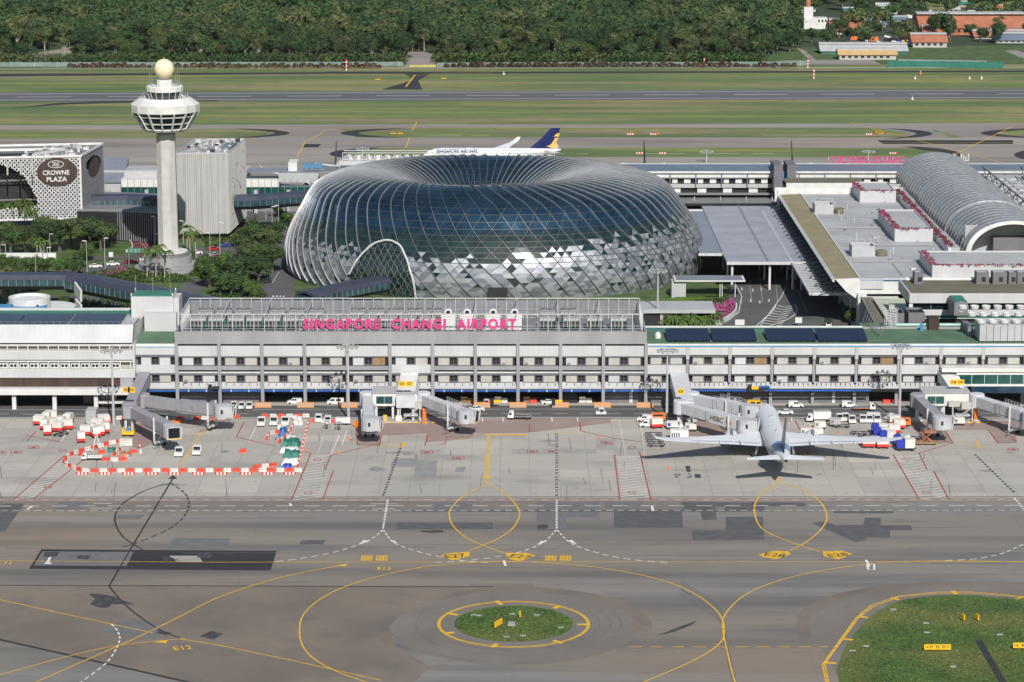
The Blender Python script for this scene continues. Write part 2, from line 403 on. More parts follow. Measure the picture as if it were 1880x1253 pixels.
sheet(m, [(-300, 138), (0, 136), (600, 133), (2200, 129), (2200, 132), (600, 136), (0, 141), (-300, 144)], .045)
def crescent(cx, cy, rx, ry, a0, a1, wx, wy, z=.05):
    n = 20; out = []
    for i in range(n+1):
        a = radians(a0+(a1-a0)*i/n); out.append((cx+rx*cos(a), cy-ry*sin(a)))
    for i in range(n, -1, -1):
        t = i/n; a = radians(a0+(a1-a0)*t); k = sin(pi*t); out.append((cx+(rx-wx*k)*cos(a), cy-(ry-wy*k)*sin(a)))
    sheet(m, out, z)
crescent(400, 245, 132, 9, -80, 80, 28, 5)
crescent(760, 245, 135, 9, 95, 262, 32, 5)
crescent(720, 283, 115, 12, 100, 220, 40, 7)
crescent(1600, 246, 112, 10, -80, 80, 30, 5)
crescent(1960, 245, 160, 10, 95, 262, 30, 5)
crescent(1640, 285, 125, 16, -20, 84, 36, 7)
crescent(1960, 285, 98, 14, 95, 265, 30, 7)
sheet(m, [(1610, 258), (1860, 258), (1860, 265), (1622, 265)], .05)
sheet(m, [(560, 265), (590, 265), (584, 271), (556, 271)], .05)
struct('dark_fillets', m)
m = MB('grass')
def ell(cx, cy, rx, ry, n=28): return [(cx+rx*cos(2*pi*i/n), cy+ry*sin(2*pi*i/n)) for i in range(n)]
sheet(m, [(-300, 241), (200, 238), (420, 236.5), (470, 241), (490, 246), (430, 252), (200, 255), (-300, 257.5)], .055)
sheet(m, [(700, 239), (800, 235), (1560, 235), (1630, 239), (1672, 245), (1630, 250), (1560, 252), (760, 253), (690, 250), (672, 245)], .055)
sheet(m, [(700, 272), (1600, 272), (1680, 275), (1730, 280), (1700, 289), (640, 289), (655, 281)], .055)
sheet(m, ell(1940, 245, 100, 8), .055)
struct('grass_islands', m)
m = MB('white_paint')
line(m, [(-300, 174.4), (2200, 165)], .9, .05); line(m, [(-300, 185), (2200, 178.8)], .9, .05)
line(m, [(-300, 179.8), (2200, 171.3)], .9, .05, dash=(30, 20))
line(m, [(-300, 144), (0, 127), (600, 125.5), (2200, 124)], 1.5, .05)
line(m, [(940, 283), (1080, 283)], .5, .06, dash=(25, 6)); line(m, [(1180, 282.5), (1420, 282.5)], .5, .06, dash=(20, 6)); line(m, [(1400, 248.5), (1640, 249)], .5, .06)
line(m, [(780, 250), (900, 250)], .5, .06, dash=(18, 5)); line(m, [(1240, 248), (1400, 248)], .5, .06, dash=(22, 5))
struct('far_white_markings', m)
m = MB('yellow_paint')
line(m, [(745, 160), (762, 138)], .9, .07); line(m, [(600, 137), (720, 136), (762, 140)], .5, .07); line(m, [(762, 140), (800, 135), (900, 134)], .5, .07)
line(m, [(765, 225), (757, 240)], .5, .07); line(m, [(752, 253), (745, 272)], .5, .07)
line(m, [(600, 240), (560, 262), (545, 290)], .5, .07); line(m, [(1560, 225), (1880, 310)], .5, .07); line(m, [(1700, 310), (1860, 232)], .5, .07)
line(m, [(-300, 265), (2200, 262)], .4, .07)
struct('far_yellow_markings', m)
# landside ground behind the terminal
m = MB('verge'); sheet(m, [(-600, 400), (2500, 400), (2500, 728), (-600, 728)], .03); struct('landside_lawn', m)
m = MB('concrete_far'); sheet(m, [(-600, 328), (2500, 328), (2500, 400), (-600, 400)], .03); struct('landside_pavement', m)
m = MB('asphalt')
def road(px, w, z=.06, curve=True): line(m, px, w, z, curve=curve)
road([(1400, 380), (1400, 470), (1395, 540), (1330, 620)], 22)
sheet(m, [(1335, 470), (1600, 470), (1680, 620), (1300, 612), (1240, 606), (1330, 590), (1352, 560)], .062)
road([(560, 360), (520, 400), (440, 440), (400, 470), (380, 500), (340, 540), (300, 560)], 9)
road([(-30, 512), (120, 500), (180, 494), (260, 478), (330, 470), (420, 465), (500, 440), (540, 420)], 9, .064)
road([(-30, 488), (120, 480), (200, 474), (260, 470), (330, 462), (420, 452), (500, 425)], 7, .066)
road([(505, 565), (508, 530), (512, 500), (520, 470), (490, 440), (470, 410), (480, 380)], 12, .068)
road([(420, 560), (440, 540), (480, 500), (500, 480)], 7, .07)
road([(40, 560), (140, 548), (220, 560), (330, 580)], 9, .07)
sheet(m, [(-100, 395), (440, 395), (520, 385), (560, 400), (400, 432), (-100, 432)], .061)
struct('landside_roads', m)
m = MB('bus_red')
line(m, [(205, 420), (235, 430), (262, 448), (282, 472), (296, 500)], 9, .09, curve=True)
sheet(m, [(1510, 556), (1535, 556), (1545, 566), (1520, 566)], .09)
struct('red_bus_lane', m)
m = MB('white_paint')
for x in (1372, 1392, 1420): line(m, [(x, 480), (x+4, 520), (x+8, 556)], .25, .1, dash=(1.6, 3))
line(m, [(1450, 510), (1470, 545), (1482, 575)], .25, .1, dash=(1.2, 1.5)); line(m, [(1349, 520), (1362, 545), (1356, 575), (1320, 600)], .25, .1)
line(m, [(1455, 500), (1435, 545), (1395, 600)], .25, .1)
for i in range(9):
    t = i/8; a = (1428-t*34, 562+t*36); b = (1458-t*22, 562+t*36); c = ((a[0]+b[0])/2, a[1]+3)
    line(m, [a, c, b], .7, .1)
line(m, [(1425, 560), (1415, 575), (1385, 602)], .35, .1, curve=True); line(m, [(1460, 560), (1462, 575), (1440, 590), (1400, 603)], .35, .1, curve=True)
for x, y in ((1362, 532), (1382, 534), (1398, 532), (1360, 556), (1378, 553), (1395, 556), (1412, 553), (1440, 534)):
    line(m, [(x-3, y-2), (x, y-3), (x, y+2)], .35, .1)
line(m, [(500, 545), (522, 545)], 2.2, .1, dash=(.6, .6)); line(m, [(500, 520), (512, 500)], .3, .1, dash=(2, 2))
line(m, [(238, 432), (265, 452), (285, 478)], .25, .11, dash=(1.5, 1.5)); line(m, [(255, 434), (290, 470)], .25, .11, dash=(1.5, 1.5))
line(m, [(10, 500), (120, 490), (200, 482), (330, 466), (420, 459)], .25, .1, dash=(2, 2))
struct('landside_road_markings', m)
m = MB('flower_pink')
sheet(m, [(1305, 568), (1345, 550), (1352, 560), (1348, 572), (1310, 574)], .35); sheet(m, [(180, 505), (225, 494), (240, 500), (205, 509)], .3)
sheet(m, [(375, 476), (400, 470), (412, 476), (385, 482)], .3)
tag(m.build('flower_ground_cover'), kind='stuff')
m = MB('leaf_bright'); sheet(m, [(355, 482), (400, 482), (405, 490), (360, 492)], .2); sheet(m, [(360, 500), (385, 500), (380, 515), (355, 512)], .2); sheet(m, [(1190, 556), (1240, 548), (1290, 545), (1300, 552), (1230, 560)], .3)
tag(m.build('bright_ground_cover'), kind='stuff')
m = MB('leaf_mid'); sheet(m, [(1190, 562), (1300, 553), (1340, 548), (1300, 566), (1230, 572), (1190, 570)], .32); sheet(m, [(1240, 535), (1320, 530), (1340, 545), (1240, 548)], .31)
tag(m.build('green_ground_cover'), kind='stuff')

# ---------------------------------------------------------------- near taxiway details
m = MB('brown_shoulder')
sheet(m, smoothpts([(-60, 1080), (300, 1076), (600, 1078), (860, 1078), (905, 1084)])+[(820, 1100), (740, 1125), (715, 1150), (725, 1185), (790, 1225), (760, 1253), (640, 1253), (330, 1253), (120, 1200), (-60, 1170)], .026)
n = 40
ring = [(943+255*cos(a), 1153-76*sin(a)) for a in [radians(150-i*(150+10)/n) for i in range(n+1)]]
inn = [(943+225*cos(a), 1153-66*sin(a)) for a in [radians(-10+i*(160)/n) for i in range(n+1)]]
sheet(m, ring+inn, .032)
ring = smoothpts([(2000, 1072), (1760, 1068), (1640, 1074), (1540, 1090), (1480, 1115), (1462, 1145), (1470, 1178)])
inn = smoothpts([(1490, 1172), (1486, 1145), (1505, 1118), (1570, 1092), (1650, 1080), (1760, 1075), (2000, 1080)])
sheet(m, ring+inn, .032)
struct('brown_shoulder', m)
m = MB('grey_shoulder')
sheet(m, [(943+228*cos(2*pi*i/n), 1153-68*sin(2*pi*i/n)) for i in range(n)], .03)
sheet(m, smoothpts([(1600, 1310), (1540, 1240), (1500, 1180), (1486, 1145), (1505, 1118), (1570, 1092), (1650, 1080), (1760, 1075), (2000, 1078)])+[(2100, 1310)], .03)
sheet(m, [(865, 1072), (978, 1072), (985, 1098), (855, 1098)], .034)
struct('grey_shoulder', m)
m = MB('lawn')
n = 60
sheet(m, [(943+(109+R.uniform(-1, 1))*cos(2*pi*i/n), 1146-(33+R.uniform(-.5, .5))*sin(2*pi*i/n)) for i in range(n)], .06)
e = smoothpts([(1545, 1310), (1540, 1253), (1537, 1228), (1552, 1190), (1580, 1150), (1605, 1128), (1640, 1108), (1690, 1097), (1760, 1093), (1830, 1098), (1900, 1108)], 6)
sheet(m, [(a+R.uniform(-1.2, 1.2), b+R.uniform(-.5, .5)) for a, b in e]+[(2100, 1130), (2100, 1310)], .06)
struct('grass_island', m)
# tufts of grass on the near islands
def tufts(name, inside, box, cnt, seed):
    r = random.Random(seed); t = MB('lawn'); k = 0
    while k < cnt:
        px, py = r.uniform(box[0], box[1]), r.uniform(box[2], box[3])
        if not inside(px, py): continue
        p = G(px, py); k += 1; a = r.uniform(0, pi); w = r.uniform(.1, .35); h = r.uniform(.06, .22)
        t.add([(p.x-w*cos(a), p.y-w*sin(a), .05), (p.x+w*cos(a), p.y+w*sin(a), .05), (p.x+r.uniform(-.2, .2), p.y+r.uniform(-.2, .2), .06+h)], [(0, 1, 2)])
    tag(t.build(name), kind='stuff')
tufts('grass_tufts', lambda x, y: ((x-943)/107)**2+((y-1146)/32)**2 < 1, (836, 1050, 1114, 1180), 7000, 3)
tufts('grass_tufts', lambda x, y: y > 1097+max(0, (1700-x)/165)**2.2*145 and x > 1545 and abs(x-1796-(y-1176)*.583) > 9-(y < 1172)*20, (1545, 1885, 1098, 1256), 15000, 4)
m = MB('black_asphalt')
sheet(m, [(76, 1009), (508, 1012), (497, 1048), (53, 1045)], .03)
struct('black_resurfacing', m)
m = MB('grey_patch')
sheet(m, [(78, 1013), (245, 1014), (232, 1040), (62, 1039)], .036); sheet(m, [(235, 1135), (300, 1148), (285, 1175), (178, 1160)], .036)
m.use('faint_grey')
for q in ([(722, 842), (806, 842), (800, 858), (716, 858)], [(762, 858), (803, 858), (800, 878), (758, 878)], [(838, 858), (856, 858), (852, 867), (835, 867)]): sheet(m, q, .028)
m.use('grey_patch')
for q in (
          [(108, 922), (162, 922), (150, 936), (100, 936)], [(800, 920), (870, 920), (865, 938), (796, 938)], [(215, 946), (266, 946), (258, 954), (208, 954)],
          [(985, 922), (1100, 922), (1100, 951), (1040, 951), (1040, 975), (985, 970)], [(320, 988), (423, 989), (415, 1010), (305, 1008)], [(1110, 918), (1180, 918), (1180, 934), (1110, 934)]):
    sheet(m, q, .028)
struct('grey_patches', m)
m = MB('dark_patch')
for q in ([(1127, 936), (1252, 936), (1254, 970), (1127, 970)], [(1253, 922), (1312, 922), (1316, 955), (1290, 955), (1285, 940), (1253, 938)],
          [(1332, 950), (1400, 949), (1404, 992), (1272, 992), (1270, 974), (1333, 974)], [(1332, 931), (1402, 930), (1408, 939), (1330, 939)], [(1250, 923), (1478, 923), (1480, 930), (1250, 930)],
          [(1490, 961), (1515, 958), (1535, 965), (1585, 964), (1588, 951), (1617, 951), (1617, 965), (1672, 965), (1675, 974), (1634, 974), (1634, 988), (1590, 987), (1589, 993), (1570, 996)],
          [(730, 960), (905, 960), (905, 972), (728, 972)], [(740, 937), (1400, 937), (1400, 940), (740, 940)], [(1530, 939), (1640, 939), (1640, 943), (1530, 943)],
          [(985, 958), (1040, 958), (1040, 974), (985, 974)], [(-60, 925), (45, 925), (10, 975), (-60, 985)], [(555, 992), (598, 992), (592, 1000), (548, 1000)]):
    sheet(m, q, .03)
struct('dark_patches', m)
m = MB('pale_patch')
sheet(m, [(310, 1021), (365, 1021), (372, 1033), (325, 1032)], .036)
for q in ([(770, 826), (810, 826), (808, 846), (766, 846)], [(815, 835), (850, 835), (848, 846), (812, 846)], [(940, 825), (1095, 825), (1095, 834), (940, 834)], [(1095, 805), (1130, 805), (1128, 826), (1095, 826)],
          [(680, 836), (700, 836), (690, 845), (662, 845)], [(1170, 836), (1340, 836), (1340, 845), (1170, 845)]): sheet(m, q, .028)
struct('pale_patches', m)
m = MB('oil')
for q in ([(82, 1014), (109, 1014), (104, 1023), (79, 1023)], [(145, 1020), (167, 1022), (160, 1028), (139, 1026)], [(365, 1014), (392, 1014), (385, 1026), (362, 1024)], [(300, 1020), (320, 1026), (308, 1031), (297, 1026)],
          [(290, 1158), (315, 1162), (305, 1167), (286, 1163)], [(388, 1159), (410, 1164), (392, 1175), (366, 1169)], [(1000, 963), (1008, 966), (1003, 971), (987, 971), (986, 965)], [(775, 975), (812, 974), (815, 978), (790, 979), (770, 977)],
          [(1206, 1168), (1245, 1152), (1280, 1140), (1270, 1148), (1240, 1160)], [(1100, 1038), (1100, 1038.5), (1101, 1039)]):
    sheet(m, q, .045)
sheet(m, [(163, 1092), (172, 1090), (200, 1094), (210, 1096), (228, 1104), (248, 1111), (225, 1110), (205, 1110), (198, 1117), (180, 1116), (165, 1110), (175, 1100)], .04)
m.use('faint_stain')
for x, y, a, b in ((735, 832, 28, 5), (692, 862, 15, 4), (764, 845, 3, 14), (1490, 980, 8, 1), (1340, 862, 4, 1), (412, 830, 8, 3), (1505, 872, 5, 2), (1410, 985, 14, .8), (1005, 810, 16, 2), (1012, 818, 12, 1.5), (1855, 832, 10, 2), (1810, 865, 14, 2), (315, 890, 24, 3), (320, 940, 6, 1.5), (320, 947, 5, 1)):
    sheet(m, [(x+a*cos(t)*R.uniform(.5, 1.3), y+b*sin(t)*R.uniform(.3, 1.3)) for t in [i*pi/9 for i in range(18)]], .042)
m.use('oil')
for x, y in ((1238, 871), (1245, 871), (1240, 875), (1263, 870), (1266, 874), (1262, 876)): sheet(m, [(x, y), (x+5, y), (x+4.5, y+2), (x-.5, y+2)], .044)
for q in ([(1258, 856), (1267, 856), (1268, 867), (1261, 867)], [(1275, 871), (1286, 871), (1287, 878), (1276, 878)]): sheet(m, q, .044)
struct('stains', m)
m = MB('tyre_mark'); r_ = random.Random(12)
for k in range(70):
    x, y = r_.uniform(-40, 1900), r_.choice([r_.uniform(922, 1075), r_.uniform(1000, 1060)]); L_ = r_.uniform(30, 240)
    line(m, [(x, y), (x+L_, y+r_.uniform(-1, 1))], r_.uniform(.12, .45), .033)
for k in range(9):
    o_ = r_.uniform(-16, 16); line(m, [(a, b+o_) for a, b in [(1250, 1080), (1318, 1125), (1330, 1160), (1338, 1210), (1350, 1256)]], r_.uniform(.12, .3), .037, curve=True)
    a0 = r_.uniform(0, 6); s_ = r_.uniform(1.1, 1.7); line(m, [(943+139*s_*cos(a0+j*.12), 1147+42*s_*sin(a0+j*.12)) for j in range(int(r_.uniform(6, 16)))], r_.uniform(.12, .3), .038)
for k in range(26):
    x, y = r_.uniform(-20, 1880), r_.uniform(1080, 1245); q = [(x, y)]
    for j in range(5): x += r_.uniform(4, 22)*(1 if k % 2 else -1); y += r_.uniform(-5, 5); q.append((x, y))
    line(m, q, .1, .039)
for k in range(40):
    x, y = r_.uniform(-20, 1880), r_.uniform(785, 905); line(m, [(x, y), (x+r_.uniform(-6, 6), y+r_.uniform(8, 40))], r_.uniform(.1, .2), .0385)
struct('tyre_marks', m)
m = MB('pink_area')
sheet(m, [(654, 772), (1122, 769), (1120, 777), (970, 795), (866, 797), (862, 806), (780, 813), (784, 797), (700, 799), (697, 819), (655, 818)], .035)
sheet(m, [(1225, 772), (1425, 772), (1432, 800), (1340, 806), (1260, 800), (1235, 790)], .035)
sheet(m, [(1668, 775), (1940, 772), (1940, 800), (1865, 801), (1868, 813), (1832, 815), (1818, 790), (1735, 790), (1750, 814), (1700, 816)], .035)
sheet(m, [(240, 778), (320, 775), (318, 800), (255, 825), (232, 818)], .035); sheet(m, [(330, 768), (425, 766), (424, 776), (335, 779)], .0362)
sheet(m, [(-60, 916.5), (1940, 916.5), (1940, 921), (-60, 921)], .034)
struct('red_no_parking_zones', m)
# painted lines
b = MB('black_paint')
line(b, [(-60, 913.3), (1940, 912.8)], .45, .05); line(b, [(-60, 1075), (905, 1078)], .5, .05); line(b, [(-60, 1158), (0, 1175), (345, 1253), (600, 1315)], .8, .05)
line(b, [(318, 878), (245, 1000), (203, 1072)], .42, .06); line(b, [(203, 1072), (204, 1082), (240, 1120), (290, 1155), (330, 1172)], .42, .06, curve=True)
line(b, [(313, 888), (270, 900), (230, 922), (212, 945), (213, 965), (225, 985), (245, 1000), (262, 1010)], .42, .06, curve=True)
line(b, [(313, 888), (338, 905), (347, 925), (337, 950), (310, 972), (270, 990), (243, 1000)], .42, .06, dash=(2.6, 1.2), curve=True)
line(b, [(243, 1000), (200, 1012), (125, 1028)], .3, .06, dash=(3, 3)); line(b, [(262, 1010), (300, 1022), (330, 1030)], .3, .06)
sheet(b, [(318, 873), (326, 880), (308, 880)], .06)
line(b, [(1796, 1176), (1845, 1260), (1880, 1320)], 1.5, .09)
for q in ([(738, 815), (703, 912)], [(1022, 795), (1022, 912)], [(1790, 835), (1862, 905)]): line(b, q, .6, .055, dash=(1.3, 1.2))
struct('black_lines', b)
y = MB('yellow_paint')
big = [(680, 1256), (610, 1230), (565, 1200), (550, 1165), (560, 1125), (610, 1088), (690, 1060), (790, 1040), (900, 1032), (1000, 1034), (1100, 1043), (1200, 1062), (1270, 1088), (1318, 1125), (1330, 1160), (1318, 1185), (1270, 1215), (1175, 1256)]
line(y, big, .32, .06, curve=True)
line(y, [(1950, 1035), (1800, 1031), (1680, 1031), (1600, 1036), (1500, 1050), (1420, 1070), (1365, 1095), (1332, 1128), (1327, 1155), (1338, 1210), (1350, 1256)], .32, .061, curve=True)
line(y, [(-60, 1030), (400, 1033), (1940, 1032)], .26, .062)
line(y, [(1155, 1188.5), (1520, 1188.5)], .3, .06, dash=(2.6, 1.7))
line(y, [(893, 890), (850, 912), (828, 935), (825, 950), (835, 970), (865, 993), (925, 1016)], .36, .06, curve=True)
line(y, [(893, 888), (925, 905), (950, 932), (953, 950), (940, 972), (910, 992), (862, 1012)], .36, .061, curve=True)
line(y, [(1430, 887), (1400, 905), (1387, 925), (1386, 945), (1398, 970), (1435, 990), (1505, 1014)], .36, .06, curve=True)
line(y, [(1430, 887), (1475, 900), (1508, 925), (1518, 950), (1508, 972), (1480, 996), (1450, 1012)], .36, .061, curve=True)
line(y, [(895, 888), (899, 800)], .3, .06); line(y, [(892, 888), (896, 800)], .3, .06); line(y, [(890, 799), (970, 799)], 1.3, .063); sheet(y, [(894, 871), (902, 879), (886, 879)], .064)
line(y, [(1427, 888), (1428, 875)], .5, .062); line(y, [(738, 822), (742, 813)], .8, .06); line(y, [(690, 821), (736, 821)], .35, .06); line(y, [(705, 813), (745, 813)], .35, .06)
line(y, [(1020, 795), (1060, 794)], .5, .06); line(y, [(1775, 822), (1795, 822)], .35, .06); line(y, [(1792, 810), (1800, 825)], .6, .06); line(y, [(350, 795), (375, 795)], .5, .06); line(y, [(374, 790), (330, 858)], .35, .06)
line(y, [(-60, 1088), (0, 1102), (150, 1135), (280, 1163)], .3, .06); line(y, [(330, 1174), (400, 1185), (520, 1210), (700, 1250)], .3, .06)
line(y, [(-60, 1255), (0, 1240), (120, 1207), (210, 1187), (300, 1177), (340, 1173)], .3, .063, curve=True)
line(y, [(60, 1256), (180, 1203), (250, 1172), (330, 1133), (400, 1098), (490, 1068), (560, 1051), (640, 1037)], .32, .064, curve=True)
for q in ([(280, 1179), (308, 1176), (305, 1182)], [(617, 1039), (638, 1036), (633, 1041)]): sheet(y, q, .066)
c = [(943+139*cos(2*pi*i/60), 1147-42.5*sin(2*pi*i/60)) for i in range(61)]; line(y, c, .32, .06)
c = [(943+136*cos(2*pi*i/60), 1147-41*sin(2*pi*i/60)) for i in range(61)]; line(y, c, .32, .06)
for a, bq in (((911, 1104), (921, 1111)), ((1017, 1118), (1028, 1113)), ((1080, 1147.5), (1060, 1147.5)), ((1032, 1182), (1016, 1177)), ((903, 1189), (912, 1183)), ((815, 1164), (834, 1162)), ((822, 1127), (841, 1130))): line(y, [a, bq], 1.1, .065)
for d in (0, 4): line(y, [(1530+d, 1320), (1510+d, 1221-d/3), (1572+d, 1135), (1600+d, 1112+d/2), (1650, 1095+d/2), (1720, 1088+d/2), (1780, 1087.5+d/2), (1850, 1093+d/2), (1940, 1105+d/2)], .32, .06)
for a, bq in (((1580, 1133), (1594, 1135)), ((1635, 1099), (1651, 1102)), ((1750, 1086), (1756, 1092)), ((1865, 1101), (1878, 1096)), ((1548, 1174), (1566, 1176)), ((1514, 1217), (1535, 1219))): line(y, [a, bq], 1.1, .065)
line(y, [(940, 1220), (560, 1262)], .3, .05) if False else None
sheet(y, [(808, 1021), (828, 1016), (862, 1014), (862, 1022), (830, 1030)], .07); sheet(y, [(926, 1016), (966, 1016), (983, 1021), (955, 1031), (938, 1029)], .07)
sheet(y, [(1393, 1019), (1420, 1012), (1447, 1013), (1452, 1018), (1425, 1028), (1402, 1024)], .07); sheet(y, [(1510, 1013), (1545, 1012), (1566, 1018), (1540, 1028), (1512, 1022)], .07)
for x in (673, 701, 1011, 1038):
    for k in range(3): line(y, [(x-9, 1022+k*3.5), (x+9, 1022+k*3.5)], .75, .068)
    for k in (-9, -3, 3, 9): line(y, [(x+k+.6, 1021), (x+k-.6, 1030.5)], .3, .068)
struct('yellow_markings', y)
def gtext(txt, px, py, size, mat, z, rot=0, sx=1., sy=1., bold=0.):
    t = text_mb(txt, size, mat, 0.0, bold); p = G(px, py)
    cs, sn = cos(rot), sin(rot)
    t.v = [(p.x+a*sx*cs-c_*sy*sn, p.y+a*sx*sn+c_*sy*cs, z) for a, _, c_ in t.v]
    return t
def paint_text(items, mat, name):
    o = MB(mat)
    for it in items: merge(o, gtext(*it[:4], mat, *it[4:]), (0, 0, 0))
    struct(name, o)
paint_text([('E27', 835, 1022, 3, .085, .25, 1.1, 1.3, .02), ('E27', 955, 1023, 3, .085, -.3, 1.1, 1.3, .02), ('E28', 1422, 1020, 3, .085, -.3, 1.1, 1.3, .02), ('E28', 1538, 1020, 3, .085, .25, 1.1, 1.3, .02)], 'black_paint', 'black_stand_numbers')
paint_text([('E12', 335, 1191, 2.6, .07, .3, 1., 1.4, .03), ('E12', 705, 1045, 2, .07, 0, 1.1, 1.6, .03), ('C11', 8, 1035, 2, .07, 0, 1.1, 1.6, .03)], 'yellow_paint', 'yellow_lane_numbers')
w = MB('white_paint')
line(w, [(-60, 930), (1940, 929)], .35, .06, dash=(3.8, 3)); line(w, [(-60, 938.5), (1940, 937.5)], .3, .06, dash=(1.6, 1.1)); line(w, [(-60, 918.6), (1940, 918)], .22, .06, dash=(1.8, 1.8))
for x0, x1, yy in ((172, 205, 925), (165, 205, 934), (687, 720, 926), (684, 725, 935), (680, 730, 926)): line(w, [(x0, yy), (x1, yy)], .3, .06)
for q in ([(738, 815), (703, 912)], [(1022, 795), (1022, 912)]): line(w, q, .28, .057, dash=(.8, 2.7))
line(w, [(712, 918), (703, 972)], .5, .06, dash=(1.1, .7)); line(w, [(1022, 918), (1022, 972)], .5, .06, dash=(1.1, .7)); line(w, [(1862, 915), (1880, 935), (1900, 950)], .5, .06, dash=(1.4, 1.))
for q in ([(702, 974), (690, 985), (665, 998), (620, 1013), (560, 1025), (500, 1033)], [(704, 974), (725, 998), (780, 1017), (850, 1030), (905, 1034)], [(1021, 974), (995, 998), (940, 1018), (850, 1031), (800, 1033)], [(1023, 974), (1048, 998), (1090, 1014), (1150, 1027), (1225, 1034)],
          [(1950, 980), (1880, 1000), (1840, 1017), (1790, 1027), (1735, 1030)], [(205, 1147), (217, 1162), (218, 1182), (195, 1218), (145, 1256)]): line(w, q, .34, .066, dash=(1.7, 1.2), curve=True)
for q in ([(658, 1001), (668, 992), (678, 995)], [(716, 994), (724, 993), (730, 1000)], [(986, 1001), (994, 994), (1004, 995)], [(1042, 994), (1050, 992), (1060, 1001)]): sheet(w, q, .067)
for q in ([(86, 1036), (92, 1024)], [(1590, 1029), (1596, 1041)], [(925, 1030), (928, 1040)], [(50, 936), (60, 930)], [(1197, 930), (1199, 939)], [(532, 925), (535, 930)]): line(w, q, .6, .07)
line(w, [(82, 1035), (94, 1035)], 1.2, .071); line(w, [(1592, 1037), (1605, 1037), (1605, 1047), (1594, 1047), (1592, 1037)], .5, .071)
# service road paint
line(w, [(-60, 753), (1940, 751)], .2, .07); line(w, [(-60, 768.5), (1940, 766.8)], .25, .07); line(w, [(-60, 761), (1940, 759.5)], .2, .07, dash=(4, 3.4))
for x in (870, 885, 923, 1013, 1060, 1300, 1349, 1453): line(w, [(x, 767), (x+1, 775)], .3, .07)
for q in ([(473, 779), (458, 808)], [(563, 800), (553, 838)], [(594, 800), (583, 836)], [(623, 800), (608, 835)], [(637, 790), (628, 818)]): line(w, q, .22, .07, dash=(1, .8) if q[0][0] == 594 else None)
line(w, [(1137, 773), (1143, 806), (1149, 838)], .25, .07, dash=(1., 1.)); line(w, [(1174, 773), (1180, 806), (1184, 838)], .25, .07, dash=(1., 1.)); line(w, [(1488, 783), (1502, 808)], .25, .07, dash=(1., 1.)); line(w, [(1590, 775), (1605, 800)], .25, .07, dash=(1., 1.))
line(w, [(1484, 775), (1492, 790)], .3, .07); line(w, [(137, 773), (112, 812)], .25, .07)
# hatched clearways
def hatch(poly, step, rise):
    x0, x1 = poly
    a = 0.
    yb = poly[0][0][1]
hz = [((118, 838), (28, 916), (160, 838), (64, 916)), ((570, 836), (537, 918), (606, 836), (594, 916)), ((1132, 838), (1140, 917), (1181, 838), (1195, 917)), ((1642, 838), (1688, 916), (1692, 836), (1740, 916))]
for (ax, ay), (bx, by), (cx, cy), (dx, dy) in hz:
    for k in range(17):
        t = k/16.; l = (ax+(bx-ax)*t, ay+(by-ay)*t+1); tr = max(0, t-.07); r_ = (cx+(dx-cx)*tr, cy+(dy-cy)*tr+1)
        line(w, [l, r_], .3, .058)
struct('white_markings', w)
r_ = MB('red_paint')
for q in ([(118, 838), (24, 919)], [(155, 843), (60, 918)], [(571, 833), (535, 919)], [(607, 837), (597, 863)], [(612, 865), (592, 919)], [(1128, 836), (1138, 919)], [(1174, 830), (1180, 852)], [(1179, 850), (1195, 919)],
          [(1640, 835), (1687, 917)], [(1687, 832), (1702, 863)], [(1714, 865), (1742, 917)], [(448, 776), (434, 803)], [(434, 803), (507, 820)], [(560, 830), (571, 833)], [(607, 837), (700, 814)], [(654, 782), (656, 818), (697, 819), (701, 799), (755, 798)],
          [(785, 799), (780, 820), (818, 815), (820, 803), (866, 803), (868, 794)], [(66, 793), (50, 810)], [(972, 779), (972, 794)], [(1065, 775), (1066, 792)], [(1066, 792), (1130, 806), (1180, 812)], [(1433, 773), (1460, 773), (1470, 792)], [(1668, 779), (1710, 808), (1750, 814), (1735, 791)],
          [(1750, 814), (1690, 832)], [(1815, 790), (1832, 815), (1865, 812), (1857, 802)], [(265, 773), (258, 783)], [(50, 800), (110, 812)]):
    line(r_, q, .3, .075)
for x, yy, s in ((720, 805, 20), (842, 842, 10), (784, 831, 10), (1113, 814, 9), (977, 830, 9), (1014, 830, 6), (1860, 826, 9), (62, 822, 9), (30, 831, 10), (5, 831, 6), (95, 830, 0), (1600, 836, 0), (1480, 832, 7)):
    if s and s < 20:
        line(r_, [(x-s, yy-2.5), (x+s, yy-2.5), (x+s, yy+2.5), (x-s, yy+2.5), (x-s, yy-2.5)], .25, .076); sheet(r_, [(x-s*.5, yy-1), (x+s*.5, yy-1), (x+s*.5, yy+1), (x-s*.5, yy+1)], .076)
for x, yy in ((115, 828), (88, 895), (566, 906), (583, 845), (1160, 822), (1160, 905), (1700, 905), (1665, 843)):
    line(r_, [(x+7*cos(i*pi/6), yy+2*sin(i*pi/6)) for i in range(13)], .25, .077)
struct('red_markings', r_)
